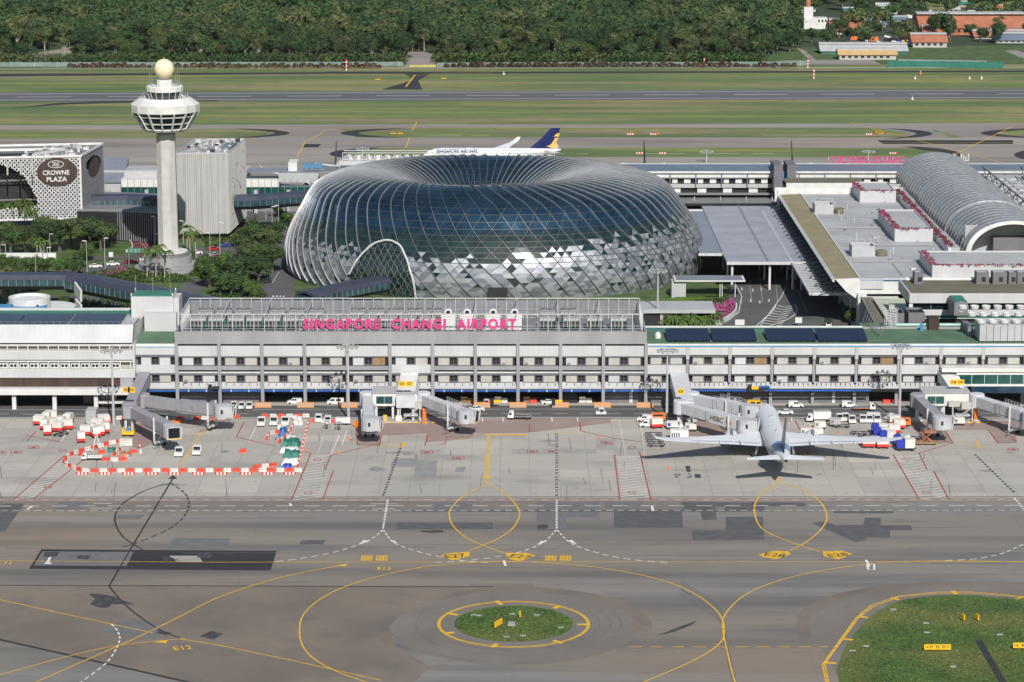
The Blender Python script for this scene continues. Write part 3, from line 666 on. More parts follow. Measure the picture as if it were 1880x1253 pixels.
# ================================================================ FRONT CONCOURSE
YF = 746.0
def T(py): return hh(py, YF)
def X(px, h=10): return xx(px, YF, h)
BW = (X(1183)-X(322))/11
def bay_windows(root, x, w, rows, drape=()):
    """two light panels and a recessed window between them, on each storey"""
    for ri, (yt, yb) in enumerate(rows):
        z0, z1 = T(yb), T(yt)
        a, b = x+w*.40, x+w*.57
        f = MB('mauve_grey')
        f.box(a-.25, a, YF+.75, YF+1.6, z0, z1); f.box(b, b+.25, YF+.75, YF+1.6, z0, z1); f.box(a, b, YF+.75, YF+1.6, z0, z0+.15)
        f.box(a, b, YF+.75, YF+1.6, z1-.12, z1)
        win = f.build('window', root)
        g = MB('brown' if (ri == 0 and R.random() < .35) else 'glass_teal' if (ri == 1 and R.random() < .4) else 'glass')
        g.box(a, b, YF+1.45, YF+1.55, z0+.15, z1-.12)
        g.use('mauve_grey'); g.box((a+b)/2-.04, (a+b)/2+.04, YF+1.38, YF+1.445, z0+.15, z1-.12)
        g.build('pane', win)
def concourse_bay(cl, dk, x, w, rows, wall='cream_panel'):
    for yt, yb in rows:
        z0, z1 = T(yb), T(yt)
        for a, b in ((.13, .38), (.60, .87)):
            cl.use('wood' if yt < 660 and a > .5 and R.random() < .18 else wall if R.random() < .75 else 'white_panel').box(x+w*a, x+w*b, YF+.8, YF+1.4, z0, z1)
            if R.random() < .22: cl.use('mid_grey').box(x+w*a+.4, x+w*a+1.2, YF+.3, YF+.799, z0, z0+.7)
            cl.use('mauve_grey').box(x+w*a-.12, x+w*a-.005, YF+.85, YF+1.4, z0, z1); cl.box(x+w*b+.005, x+w*b+.12, YF+.85, YF+1.4, z0, z1)
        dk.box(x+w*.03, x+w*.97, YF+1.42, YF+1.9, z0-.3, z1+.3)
# --- central block with the big sign
root = thing('terminal_concourse', 'long grey four storey concourse with eleven framed bays under the pink airport name', 'terminal building', (X(755), YF, 0))
xa, xb = X(322), X(1187)
zr = T(610); zd = zr-1.0
m = MB('grey_concrete')
m.box(xa, xb, YF, YF+.6, T(632), zr); m.box(xa, xa+.6, YF+.6, YF+26, T(632)-4, zr); m.box(xb-.6, xb, YF+.6, YF+26, T(632)-4, zr); m.box(xa+.6, xb-.6, YF+25.4, YF+26, 4, zr)
m.box(xa, xa+.5, YF+1.9, YF+26, 4, T(632)-4); m.box(xb-.5, xb, YF+1.9, YF+26, 4, T(632)-4)
m.build('wall', root)
m = MB('mid_grey'); m.box(xa+.6, xb-.6, YF+.6, YF+25.4, zd-.4, zd)
for i in range(40): m.use('mid_grey').box(xa+3+i*3.25, xa+3.15+i*3.25, YF+2, YF+24, zd, zd+.12)
m.build('roof', root)
rows = [(657, 672), (690, 703)]
cl, dk = MB('cream_panel'), MB('dark')
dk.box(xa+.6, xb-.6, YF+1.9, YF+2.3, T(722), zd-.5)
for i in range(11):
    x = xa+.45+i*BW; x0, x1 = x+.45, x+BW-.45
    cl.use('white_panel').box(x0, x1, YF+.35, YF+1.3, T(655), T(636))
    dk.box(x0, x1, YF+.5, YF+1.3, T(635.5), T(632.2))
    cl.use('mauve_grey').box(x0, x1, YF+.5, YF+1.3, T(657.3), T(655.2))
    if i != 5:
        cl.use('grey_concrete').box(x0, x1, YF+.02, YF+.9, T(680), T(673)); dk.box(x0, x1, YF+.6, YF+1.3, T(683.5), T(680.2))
        cl.use('white_wall').box(x0, x1, YF+.3, YF+1.25, T(686), T(683.7)); cl.use('mauve_grey').box(x0, x1, YF+.5, YF+1.3, T(690), T(687))
    else:
        cl.use('white_panel').box(x0, x1, YF+.1, YF+1.3, T(686), T(671)); cl.use('mauve_grey').box(x0, x1, YF+.5, YF+1.3, T(690), T(686.2))
    concourse_bay(cl, dk, x, BW, rows)
    # sloping ledge with drain spouts, blue pipe below
    cl.use('light_grey').ex([(YF+1.3, T(703.3)), (YF+.1, T(712)), (YF+.1, T(715)), (YF+1.3, T(715))], x0, x1)
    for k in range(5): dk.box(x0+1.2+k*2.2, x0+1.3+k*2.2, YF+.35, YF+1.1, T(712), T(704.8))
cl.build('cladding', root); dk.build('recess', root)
for i in range(11): bay_windows(root, xa+.45+i*BW, BW, rows)
for i in range(12):
    x = xa+.45+i*BW; m = MB('grey_concrete').box(x-.45, x+.45, YF-.35, YF+1.3, 0, T(632)-.002)
    m.build('column', root)
for i in range(11):
    x = xa+.45+i*BW
    if i == 5: continue
    m = MB('blue_pipe').tube((x+.5, YF+.2, T(718.5)), (x+BW-.5, YF+.2, T(718.5)), .32, 8)
    m.use('white_wall'); [m.tube((x+k, YF+.2, T(718.5)), (x+k+.25, YF+.2, T(718.5)), .36, 8) for k in (3, 8)]
    m.build('pipe', root)
# ground floor: back wall and shutters
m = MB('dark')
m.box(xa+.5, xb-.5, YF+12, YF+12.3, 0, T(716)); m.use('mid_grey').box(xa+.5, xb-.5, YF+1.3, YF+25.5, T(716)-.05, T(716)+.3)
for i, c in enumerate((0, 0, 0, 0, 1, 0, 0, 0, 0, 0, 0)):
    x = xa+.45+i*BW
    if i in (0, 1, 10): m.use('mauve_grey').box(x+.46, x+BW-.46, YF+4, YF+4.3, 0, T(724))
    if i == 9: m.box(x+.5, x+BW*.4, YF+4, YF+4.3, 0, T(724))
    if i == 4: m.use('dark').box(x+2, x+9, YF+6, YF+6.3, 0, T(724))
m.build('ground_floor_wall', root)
m = MB('concrete_apron'); m.box(xa, xb, YF+1.5, YF+12, .06, .16); m.build('floor_slab', root)
# white doors and boxes on the right bays
m = MB('white_wall').box(X(1157), X(1163), YF+3.8, YF+4, .3, 4.6); m.build('door', root)

# --- steel frame, sign and cooling plant on the roof
fr = thing('roof_frame', 'open white steel frame with rails around the rooftop cooling units', 'steel frame', (X(755), YF+1, zr))
m = MB('steel_white')
zt = hh(578, YF+1); xl, xr = X(330, 24), X(1181, 24)
nb = 44
for i in range(nb+1):
    x = xl+(xr-xl)*i/nb
    for yy in (YF+1, YF+25): m.box(x-.07, x+.07, yy-.07, yy+.07, zd, zt-.002)
    if i % 4 == 0: m.box(x-.09, x+.09, YF+1.08, YF+24.92, zt-.25, zt-.03)
for yy in (YF+1, YF+25):
    m.box(xl-.1, xr+.1, yy-.12, yy+.12, zt, zt+.22)
    for z in (zd+.9, zd+1.7, zd+2.5): m.box(xl, xr, yy-.035, yy+.035, z, z+.07)
for i in range(11):
    for x in (xl, xr):
        yy = YF+1+24*i/10; m.box(x-.07, x+.07, yy-.07, yy+.07, zd, zt-.002)
        if i < 10: m.beam((x, yy, zd+.3), (x, yy+2.4, zt-.3), .08, .08)
for x in (xl, xr): m.box(x-.1, x+.1, YF+1.13, YF+24.87, zt, zt+.2)
m.build('posts', fr)
M('screen_grey', (.22, .23, .25), (.17, .18, .2), sc=.4)
m = MB('mid_grey')
for i in range(88):
    x = xl+(xr-xl)*(i+.5)/88; m.box(x-.03, x+.03, YF+25.1, YF+25.16, zd+.1, zt-.05)
m.use('screen_grey').box(xl+.2, xr-.2, YF+25.2, YF+25.26, zd+.4, zt-.5)
m.build('back_screen', fr)
sg = thing('airport_name_sign', 'pink letters SINGAPORE CHANGI AIRPORT standing along the concourse roof', 'sign', (X(750), YF+.3, zr))
t = text_mb('SINGAPORE  CHANGI  AIRPORT', 1, 'pink_letter', .0, .04, 1.2)
xs = [v[0] for v in t.v]; zs = [v[2] for v in t.v]; w0, h0 = max(xs)-min(xs), max(zs)-min(zs)
zc = (hh(586, YF)+hh(605, YF))/2; hw, hgt = X(948, zc)-X(556, zc), hh(586, YF)-hh(605, YF)
t = text_mb('SINGAPORE  CHANGI  AIRPORT', 1, 'pink_letter', .006, .04, 1.2)
cx, cz = (max(xs)+min(xs))/2, (max(zs)+min(zs))/2
t.v = [((a-cx)/w0*hw+X(752, zc), YF+.3+b*40, (c-cz)/h0*hgt+zc) for a, b, c in t.v]
t.build('lettering', sg)
m = MB('steel_white')
for z in (zc-hgt/2-.25, zc-.1, zc+hgt/2-.3): m.box(X(548, zc), X(955, zc), YF+.68, YF+.76, z, z+.1)
for i in range(26): x = X(550, zc)+i*(X(953, zc)-X(550, zc))/25; m.box(x-.05, x+.05, YF+.77, YF+.87, zd, zc+hgt/2)
m.build('support_rails', sg)

def cooling_unit(label):
    t = thing('cooling_tower', label, 'cooling unit', (0, 0, 0), 0, 'cooling units on the concourse roof')
    m = MB('light_grey'); m.box(-2.3, 2.3, 0, 4, 0.5, 3.6)
    m.use('steel')
    for i in range(-2, 3): m.box(i*1.1-.08, i*1.1+.08, -.12, -.005, .2, 3.6)
    for z in (.5, 1.6, 2.6, 3.5): m.box(-2.35, 2.35, -.2, -.125, z, z+.1)
    m.use('dark'); [m.box(i*1.1+.15, i*1.1+.95, -.05, -.004, .7, 2.4) for i in range(-2, 2)]
    m.use('mid_grey'); [m.box(x, x+.25, y, y+.25, 0, .5) for x in (-2.2, 1.95) for y in (.1, 3.6)]
    m.build('casing', t, rel=False)
    for k in (-1.15, 1.15):
        f = MB('mid_grey'); f.lathe([(1.0, 3.6), (1.05, 4.1), (.95, 4.1), (.92, 3.75), (0.05, 3.75)], k, 2, 14, caps=False)
        f.use('steel')
        for a in range(4): an = a*pi/4+.3; f.beam((k-cos(an)*1.15, 2-sin(an)*1.15, 4.22), (k+cos(an)*1.15, 2+sin(an)*1.15, 4.22), .16, .08)
        f.build('fan', t, rel=False)
    g = MB('teal_roof'); g.tube((-2.3, -.5, .7), (2.3, -.5, .7), .13, 6); g.tube((2.3, -.5, .7), (2.3, -.5, 3), .13, 6); g.build('pipe', t, rel=False)
    return t
cu0 = None
front = [358, 392, 428, 462, 496, 530, 564, 598, 640, 675, 712, 748, 784]; back = [365, 400, 436, 500, 536, 572, 650, 686, 722, 758, 794]
spots = [(p, YF+8, 'front') for p in front]+[(p, YF+17, 'back') for p in back]+[(p, YF+8, 'front') for p in (1006, 1050, 1094, 1138)]+[(p, YF+17, 'back') for p in (1008, 1046)]
for i, (p, yy, row) in enumerate(spots):
    half = 'left of the airport name' if p < 560 else 'behind the airport name' if p < 980 else 'right of the airport name'
    lab = 'grey twin-fan cooling unit in the %s roof row, %s' % (row, half)
    if cu0 is None: cu0 = cooling_unit(lab); cu0.location = (X(p, 22), yy, zd)
    else: dup(cu0, (X(p, 22), yy, zd), label=lab)
v0 = None
for p in (822, 857, 905, 945):
    if v0 is None:
        v0 = thing('exhaust_fan_unit', 'white rooftop exhaust unit with a snail shaped fan rising behind the word AIRPORT', 'exhaust unit', (X(p, 22), YF+7, zd), 0, 'white exhaust units behind the word AIRPORT')
        m = MB('white_wall'); m.box(-2, 2, 0, 3, .2, 4.4); m.box(-2.5, 2.5, -.15, -.01, 4.0, 4.2); m.build('casing', v0, rel=False)
        m = MB('white_wall'); m.ey([(1.1*cos(a), 5.2+1.0*sin(a)) for a in [i*pi/7 for i in range(14)]], .2, 1.2)
        m.use('dark'); m.ey([(.6*cos(a), 5.2+.55*sin(a)) for a in [i*pi/5 for i in range(10)]], .05, .195); m.build('fan_housing', v0, rel=False)
    else: dup(v0, (X(p, 22), YF+7, zd))

# --- right wing of the concourse
root = thing('concourse_wing', 'lower grey and white concourse wing with green roof and blue solar panels', 'terminal building', (X(1500), YF, 0))
xa, xb = X(1187)+.02, X(1990); zr = T(632); BW2 = (X(1880)-X(1187))/8.95
m = MB('white_wall')
m.box(xa, xb, YF-.1, YF+.5, T(635), zr+.02); m.use('blue_trim').box(xa, xb, YF-.05, YF+.5, T(637), T(635.05)); m.use('white_panel').box(xa, xb, YF+.05, YF+.5, T(637.9), T(637.05))
m.use('grey_concrete').box(xa, xb, YF+1.9, YF+2.2, T(722), zr-.3); m.box(xa, xb, YF+22, YF+22.4, 3, zr+.5)
m.build('wall', root)
m = MB('green_roof').box(xa, xb, YF+.5, YF+22, zr-.5, zr-.1); m.build('roof', root)
m = MB('teal_roof').box(xa, X(1600), YF+19, YF+21.9, zr-.09, zr+.3); m.use('white_wall').box(xa, X(1600), YF+21.95, YF+22.45, zr+.31, zr+.7); m.build('gutter', root)
cl, dk = MB('white_panel'), MB('dark')
rows2 = [(656, 670), (690, 703)]
for i in range(11):
    x = xa+(i-.03)*BW2; x0, x1 = x+.5, x+BW2-.5
    if i == 0: x0 = xa+.2
    if x0 > xb: break
    cl.use('white_panel').box(x0, x1, YF-.15, YF+1.2, T(652), T(638)); cl.use('mauve_grey').box(x0+.2, x1-.2, YF+.3, YF+1.2, T(656), T(652.2))
    cl.use('white_panel').box(x0, x1, YF-.15, YF+1.2, T(687), T(671)); cl.use('mauve_grey').box(x0+.2, x1-.2, YF+.3, YF+1.2, T(690), T(687.2))
    cl.use('blue_trim').box(x1+.25, x1+.75, YF+.5, YF+1.2, T(682), T(671))
    concourse_bay(cl, dk, x, BW2, rows2)
    cl.use('light_grey').ex([(YF+1.3, T(703.3)), (YF-.1, T(712)), (YF-.1, T(714)), (YF+1.3, T(714))], x+.02, x+BW2)
    for k in range(9): dk.box(x+.8+k*1.35, x+.9+k*1.35, YF+.2, YF+1.05, T(711), T(704.8))
    cl.use('light_grey').box(x-.45, x+.45, YF-.3, YF+1.3, T(660), T(638)) if i else None
    cl.use('grey_concrete').box(x-.35, x+.35, YF+.1, YF+1.3, T(703), T(660.2)) if i else None
cl.build('cladding', root); dk.build('recess', root)
for i in range(9): bay_windows(root, xa+(i-.03)*BW2, BW2, rows2)
for i in range(1, 10): MB('grey_concrete').box(xa+(i-.03)*BW2-.45, xa+(i-.03)*BW2+.45, YF+2.4, YF+3.3, 0, T(716)).build('column', root)
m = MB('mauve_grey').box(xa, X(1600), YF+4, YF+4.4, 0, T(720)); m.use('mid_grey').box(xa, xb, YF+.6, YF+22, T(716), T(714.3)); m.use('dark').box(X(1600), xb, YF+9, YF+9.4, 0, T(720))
m.use('white_wall').box(X(1532), X(1537), YF+3.8, YF+3.99, .2, 3.6); m.use('dark').box(X(1572), X(1577), YF+3.8, YF+3.99, .2, 3.6)
m.box(X(1612), X(1640), YF+8.9, YF+8.99, .2, 4)
m.build('ground_floor_wall', root)
m = MB('blue_pipe').tube((xa+.5, YF-.1, T(717.5)), (X(1385), YF-.1, T(717.5)), .3, 8).tube((X(1405), YF-.1, T(717.5)), (X(1600), YF-.1, T(717.5)), .3, 8)
m.path([(X(1385), YF-.4, T(717.5)), (X(1385), YF-.4, T(711)), (X(1412), YF-.4, T(710)), (X(1412), YF-.4, T(716))], .35, 8)
m.build('pipe', root)
m = MB('concrete_apron'); m.box(xa, xb, YF+1.5, YF+9, .06, .16); m.build('floor_slab', root)
# solar arrays on that roof
sa0 = None
for a, b, lab in ((1226, 1306, 'beside the small white vent'), (1310, 1392, 'second from left'), (1411, 1501, 'third from left'), (1505, 1596, 'last one on the right')):
    t = thing('solar_array', 'dark blue tilted solar array on the green roof, '+lab, 'solar panels', (X((a+b)/2, 18), YF+9, zr-.1), 0, 'solar arrays on the right green roof')
    x0, x1 = X(a, 18), X(b, 18)
    m = MB('solar').ex([(YF+3, zr+.3), (YF+3, zr+.4), (YF+14, zr+1.7), (YF+14, zr+1.6)], x0, x1); m.build('panel', t)
    m = MB('steel'); [m.box(x0+k*(x1-x0)/8-.05, x0+k*(x1-x0)/8+.05, yy, yy+.1, zr-.1, zr+z) for k in range(9) for yy, z in ((YF+3.5, .3), (YF+13.5, 1.4))]
    [m.beam((x0+k*(x1-x0)/8, YF+14.1, zr+1.6), (x0+k*(x1-x0)/8, YF+17.5, zr), .06, .06) for k in range(9)]
    m.box(x0, x1, YF+14.15, YF+14.3, zr+1.3, zr+1.7)
    m.build('support_frame', t)
t = MB('white_wall').lathe([(.9, zr-.1), (.9, zr+.8), (.6, zr+1.4), (.1, zr+1.7)], X(1211, 18), YF+9, 12).build('roof_vent', None, (X(1211, 18), YF+9, zr-.1)); tag(t, 'small white domed roof vent on the green roof left of the solar panels', 'roof vent')

# --- left white wing
root = thing('white_wing', 'white concourse wing with sloping white top and rows of square openings at the left', 'terminal building', (X(100), YF-2, 0))
YL = YF-2
def TL(py): return hh(py, YL)
xa, xb = X(-90), X(246)
m = MB('white_panel'); m.ex([(YL+3.5, TL(601)), (YL, TL(630)), (YL+.5, TL(630)), (YL+4, TL(601)-.02)], xa, xb)
m.box(xa, xb, YL, YL+.5, TL(661), TL(646)); m.box(xa, xb, YL, YL+.5, TL(694), TL(680)); m.use('white_wall').box(xa, X(248), YL-2.6, YL+.5, TL(722), TL(711))
m.use('white_panel').box(xb+.01, xb+.6, YL, YL+24, TL(694), TL(632)); m.add([(xb+.01, YL, TL(632)), (xb+.01, YL+4, TL(601)), (xb+.01, YL+24, TL(601)), (xb+.01, YL+24, TL(632))], [(3, 2, 1, 0)])
m.add([(X(247), YL+.2, TL(635)), (X(249), YL+3.6, TL(600)), (X(249)+1.5, YL+23, TL(600)), (X(247)+1, YL+23, TL(635))], [(0, 3, 2, 1)])
m.box(xa, xb, YL+24, YL+24.4, 3, TL(601)+.8)
m.build('wall', root)
m = MB('light_grey').box(xa, xb, YL+4, YL+24, TL(601)-.8, TL(601)-.4); m.use('teal_roof').box(xa, xb, YL+20, YL+24, TL(601)-.39, TL(601)+.1); m.build('roof', root)
m = MB('white_wall')
for (yt, yb) in ((633, 646), (663, 680)):
    m.box(xa, xb, YL-.05, YL+.4, TL(yt+2), TL(yt)); m.box(xa, xb, YL-.05, YL+.4, TL(yb)+.01, TL(yb-1.4))
    for i in range(19):
        x = X(242)-i*(X(119)-X(100.3)); m.box(x-.12, x+.12, YL-.045, YL+.5, TL(yb-1.5), TL(yt+2.1))
m.use('cream_panel').box(xa, xb, YL+1.4, YL+1.7, TL(680), TL(633)); m.use('mid_grey').box(xa, xb, YL+.5, YL+1.4, TL(663)+.5, TL(661)); m.box(xa, xb, YL+.5, YL+1.4, TL(631), TL(630))
m.build('opening_grid', root)
m = MB('brown').box(xa, X(222), YL+.3, YL+.5, TL(711), TL(695)); m.use('grey_concrete').box(X(222), xb, YL+.2, YL+.45, TL(711), TL(694.2)); m.build('dark_glazing', root)
for i in range(13):
    x = X(242)-(i+.5)*(X(119)-X(100.3))
    if i == 0: continue
    t = thing('wall_fan_unit', 'white twin-fan air unit set in an opening of the white wing', 'air unit', (x, YL+.7, TL(678)), 0, 'twin-fan air units in the white wing')
    MB('white_wall').box(x-1.1, x+1.1, YL+.6, YL+1.2, TL(678), TL(667)).build('casing', t)
    for k in (-.5, .5):
        MB('dark').ey([(x+k+.42*cos(a), TL(672.5)+.42*sin(a)) for a in [j*pi/6 for j in range(12)]], YL+.5, YL+.595).build('fan', t)
for p in (-45, 28, 102, 178): MB('white_wall').box(X(p)-.55, X(p)+.55, YL-1.5, YL-.4, 0, TL(722)).build('column', root)
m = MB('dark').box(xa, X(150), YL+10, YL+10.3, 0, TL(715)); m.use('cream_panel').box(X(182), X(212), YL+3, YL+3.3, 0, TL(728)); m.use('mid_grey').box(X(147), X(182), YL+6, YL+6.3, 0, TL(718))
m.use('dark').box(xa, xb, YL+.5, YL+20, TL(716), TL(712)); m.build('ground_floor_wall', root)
m = MB('white_wall').box(X(182), X(230), YL-1, YL+3, TL(740), TL(737)); m.build('ramp_wall', root)
for a, b, k in ((-80, 28, 'left edge of the photo'), (30, 120, 'middle'), (123, 218, 'right end')):
    zz = TL(603)
    t = thing('solar_array', 'blue flat solar array on the white wing roof, '+k, 'solar panels', (X((a+b)/2, 22), YL+10, zz), 0, 'solar arrays on the white wing')
    MB('solar').ex([(YL+5, zz+.1), (YL+5, zz+.2), (YL+19, zz+.5), (YL+19, zz+.4)], X(a, 22), X(b, 22)).build('panel', t)
    m = MB('steel'); [m.box(X(a, 22)+k_*2, X(a, 22)+k_*2+.08, YL+5.2, YL+5.3, zz-.5, zz+.1) for k_ in range(7)]; m.build('support_frame', t)
m = MB('steel'); zz = TL(603)
m.path([(X(-60, 22), YL+4.6, zz+.9), (X(242, 22), YL+4.6, zz+.9)], .03, 4); [m.box(X(-60+i*12, 22)-.03, X(-60+i*12, 22)+.03, YL+4.57, YL+4.63, zz-.4, zz+.9) for i in range(26)]
m.build('railing', root)
# connecting block between the wings
root = thing('link_block', 'short white block with a green roof between the white wing and grey concourse', 'building', (X(285), YF, 0))
xa, xb = X(250), X(322)-.05; zr = T(633)
cl = MB('white_wall').box(xa, xb, YF+.1, YF+.6, T(637), T(632)); cl.use('blue_trim').box(xa, xb, YF+.12, YF+.6, T(638.5), T(637.1)); cl.use('white_panel').box(xa, xb, YF+.15, YF+1.2, T(652), T(638.6))
cl.use('mauve_grey').box(xa, xb, YF+.4, YF+1.2, T(656), T(652.1)); cl.use('white_panel').box(xa, xb, YF+.1, YF+1.2, T(686), T(671)); cl.use('mauve_grey').box(xa, xb, YF+.4, YF+1.2, T(689), T(686.1))
dk = MB('dark'); concourse_bay(cl, dk, xa, xb-xa, rows); cl.use('light_grey').ex([(YF+1.3, T(703)), (YF+.1, T(712)), (YF+.1, T(715)), (YF+1.3, T(715))], xa, xb)
cl.use('grey_concrete').box(xa, xb, YF+2, YF+22, 6, zr-.5)
cl.build('wall', root); dk.build('recess', root); bay_windows(root, xa, xb-xa, rows)
MB('green_roof').ex([(YF+.6, zr), (YF+18, zr+2.6), (YF+18, zr), (YF+.6, zr-.4)], xa, xb).build('roof', root)
MB('blue_pipe').tube((xa+2, YF+.1, T(718.5)), (xb, YF+.1, T(718.5)), .32, 8).build('pipe', root)
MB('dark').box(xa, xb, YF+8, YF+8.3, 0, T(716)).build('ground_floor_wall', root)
# white stair tower
YT = YF+14
root = thing('stair_tower', 'white rooftop stair tower with three thin masts beside the green sloping roof', 'tower block', (X(292), YT, 0))
a, b = xx(241, YT, 25), xx(318, YT, 25)
m = MB('white_panel').box(a, b, YT, YT+9, 14, hh(545, YT)).box(b+.01, xx(328, YT, 25), YT+1, YT+9, 14, hh(549, YT)); m.box(xx(268, YT, 20), xx(326, YT, 20), YT-3, YT-.01, 12, hh(572, YT)); m.build('wall', root)
m = MB('teal_roof').box(a+.3, b-.3, YT+.3, YT+8.7, hh(545, YT)+.01, hh(545, YT)+.3); m.use('white_wall'); [m.box(p_, p_+.25, q, q+.25, hh(545, YT)+.3, hh(545, YT)+1) for p_ in (a, b-.3) for q in (YT, YT+8)]; m.build('roof', root)
for p in (250, 281, 313):
    z0 = hh(545, YT); MB('steel').tube((xx(p, YT+4, 27), YT+4, z0), (xx(p, YT+4, 27), YT+4, z0+5.6), .07, 6).build('mast', root)

# round white tank house and blue roof at the far left
p = G(55, 566, 10); zt = 20
root = thing('round_tank', 'round white drum shaped plant room behind the left solar roof', 'tank', (p.x, 792, 0))
q = W(54, 545, 800); m = MB('white_wall').lathe([(6.2, 10), (6.2, q.z), (5.7, q.z), (5.6, q.z-.7), (.1, q.z-.75)], q.x, 800, 28); m.build('drum', root, smooth=False)
m = MB('white_wall').lathe([(8, 6), (8, hh(562, 806)), (7.5, hh(562, 806)+.1), (.1, hh(562, 806))], xx(90, 806, 18), 806, 28); m.build('side_drum', root)
for k in (-.5, .35): MB('dark').tube((q.x+6.0*sin(k*1.6), 800-6.05*cos(k*1.6), q.z-1.7), (q.x+6.4*sin(k*1.6), 800-6.5*cos(k*1.6), q.z-2.1), .4, 8).build('vent', root)
tag(MB('blue_trim').box(X(-80), X(32), 790, 798, hh(568, 790)-1, hh(568, 790)).build('blue_canopy', None, (X(-20), 794, 12)), 'flat sky blue roof beside the round white tank', 'roof')
# ================================================================ CONTROL TOWER
YT = 970.
def TT(py): return hh(py, YT)
tx = xx(310, YT, 5)
root = thing('control_tower', 'tall pale concrete airport control tower with white cab and cream radome', 'control tower', (tx, YT, 0))
def rr(pxw, h): return pxw/2/F*(YT*CT+(H-h)*ST)
m = MB('light_grey'); o8 = pi/8
M('tower_concrete', (.50, .495, .475), (.43, .425, .41), sc=.3, rough=.8)
layer(MT['tower_concrete'], 'noise', (.33, .32, .30), .6, sc=.9, st=(1, 1, .06), lo=.5, hi=.75)
layer(MT['tower_concrete'], 'brick', (.36, .36, .35), .35, bw=2.2, bh=3, ms=.05, joints=1, rot=(pi/2, 0, 0))
m = MB('tower_concrete').lathe([(rr(38, 5)*1.04, 0), (rr(36, 50), TT(245))], tx, YT, 8, o8); m.build('shaft', root)
m = MB('mid_grey').lathe([(rr(33, 50), TT(252)), (rr(33, 50), TT(238))], tx, YT, 12); m.build('collar', root)
z = TT
zb, zw0, zw1, zr0 = z(240), z(236), z(202), z(199)
m = MB('white_wall'); n = 16
m.lathe([(rr(76, 55), zb), (rr(84, 55), zw0), (rr(84, 55), zw0+.4)], tx, YT, n)
m.lathe([(rr(126, 60), zw1-.3), (rr(127, 60), z(190)), (rr(122, 62), z(189)), (rr(92, 63), z(180)+.3), (rr(90, 63), z(176)-1), (rr(40, 63), z(176)-1)], tx, YT, n)
m.build('gallery_roof', root)
m = MB('glass').lathe([(rr(80, 57), zw0+.4), (rr(119, 60), zw1-.3)], tx, YT, n, caps=False); m.build('gallery_glazing', root)
m = MB('white_wall')
for i in range(n):
    a = 2*pi*i/n
    def pt(r, zz): return (tx+r*cos(a), YT+r*sin(a), zz)
    m.beam(pt(rr(85, 57), zw0+.2), pt(rr(125, 60), zw1-.2), .5, .5)
for t in (.33, .7, .9):
    r_ = rr(83+41*t, 58); zz = zw0+(zw1-zw0)*t; m.lathe([(r_, zz), (r_+.12, zz+.4), (r_-.2, zz+.4), (r_-.2, zz)], tx, YT, n, caps=False)
m.build('gallery_frame', root)
m = MB('glass').lathe([(rr(56, 65), z(181)), (rr(65, 68), z(168))], tx, YT, n, caps=False); m.build('cab_glazing', root)
m = MB('white_wall').lathe([(rr(58, 64), z(183)), (rr(60, 64), z(181)), (rr(58, 64), z(181))], tx, YT, n); m.lathe([(rr(66, 68), z(168)), (rr(68, 68), z(167)), (rr(68, 68), z(159)), (rr(64, 69), z(157)), (rr(60, 69), z(157.5)), (.1, z(158))], tx, YT, n)
for i in range(n):
    a = 2*pi*i/n; m.beam((tx+rr(57, 65)*cos(a), YT+rr(57, 65)*sin(a), z(181)), (tx+rr(66, 68)*cos(a), YT+rr(66, 68)*sin(a), z(168)), .16, .16)
m.build('cab_roof', root)
m = MB('white_wall').lathe([(rr(29, 70), z(158)), (rr(29, 70), z(147)), (.1, z(146))], tx, YT, 12)
m.use('steel')
for i in range(20):
    a = 2*pi*i/20; r_ = rr(64, 70); m.tube((tx+r_*cos(a), YT+r_*sin(a), z(157)), (tx+r_*cos(a), YT+r_*sin(a), z(157)+1.1), .06, 4)
    r_ = rr(86, 64); m.tube((tx+r_*cos(a), YT+r_*sin(a), z(181)), (tx+r_*cos(a), YT+r_*sin(a), z(181)+1.3), .06, 4)
m.lathe([(rr(64, 70)-.05, z(157)+1.1), (rr(64, 70)+.05, z(157)+1.2)], tx, YT, 20, caps=False); m.lathe([(rr(86, 64)-.05, z(181)+1.3), (rr(86, 64)+.05, z(181)+1.4)], tx, YT, 20, caps=False)
m.build('drum', root)
m = MB('steel')
for dx, h in ((-27, 5), (-22, 4.5), (21, 4.5), (25, 5), (28, 4)): m.tube((tx+dx/5.1, YT-1, z(157)), (tx+dx/5.1, YT-1, z(157)+h), .1, 5)
for i in range(10):
    a = 2*pi*i/10+.3; m.tube((tx+rr(84, 64)*cos(a), YT+rr(84, 64)*sin(a), z(181)), (tx+rr(84, 64)*cos(a), YT+rr(84, 64)*sin(a), z(181)+2.2), .09, 4)
m.build('antenna', root)
r_ = rr(37, 74); zc = z(127)
m = MB('cream_radome').lathe([(r_*sin(pi*i/14), zc-r_*cos(pi*i/14)) for i in range(1, 14)], tx, YT, 24); m.tube((tx, YT, zc+r_*.98), (tx, YT, zc+r_+.5), .12, 5); m.build('radome', root, smooth=True)
# stepped base
b = thing('tower_base', 'round stepped concrete base at the foot of the control tower', 'plinth', (tx, YT, 0))
m = MB('grey_concrete'); m.lathe([(12, 0), (12, 1.2), (10.4, 1.2), (10.4, 2.4), (8.6, 2.4), (8.6, 5.2), (.1, 5.2)], tx, YT-3, 36); m.build('steps', b)
m = MB('mid_grey').lathe([(8, 5.2), (8, 6.2), (7.6, 6.2)], tx, YT-3, 36); m.use('white_wall').lathe([(7.2, 6.4), (7.2, 6.8), (.1, 6.8)], tx, YT-3, 30); m.build('canopy', b)

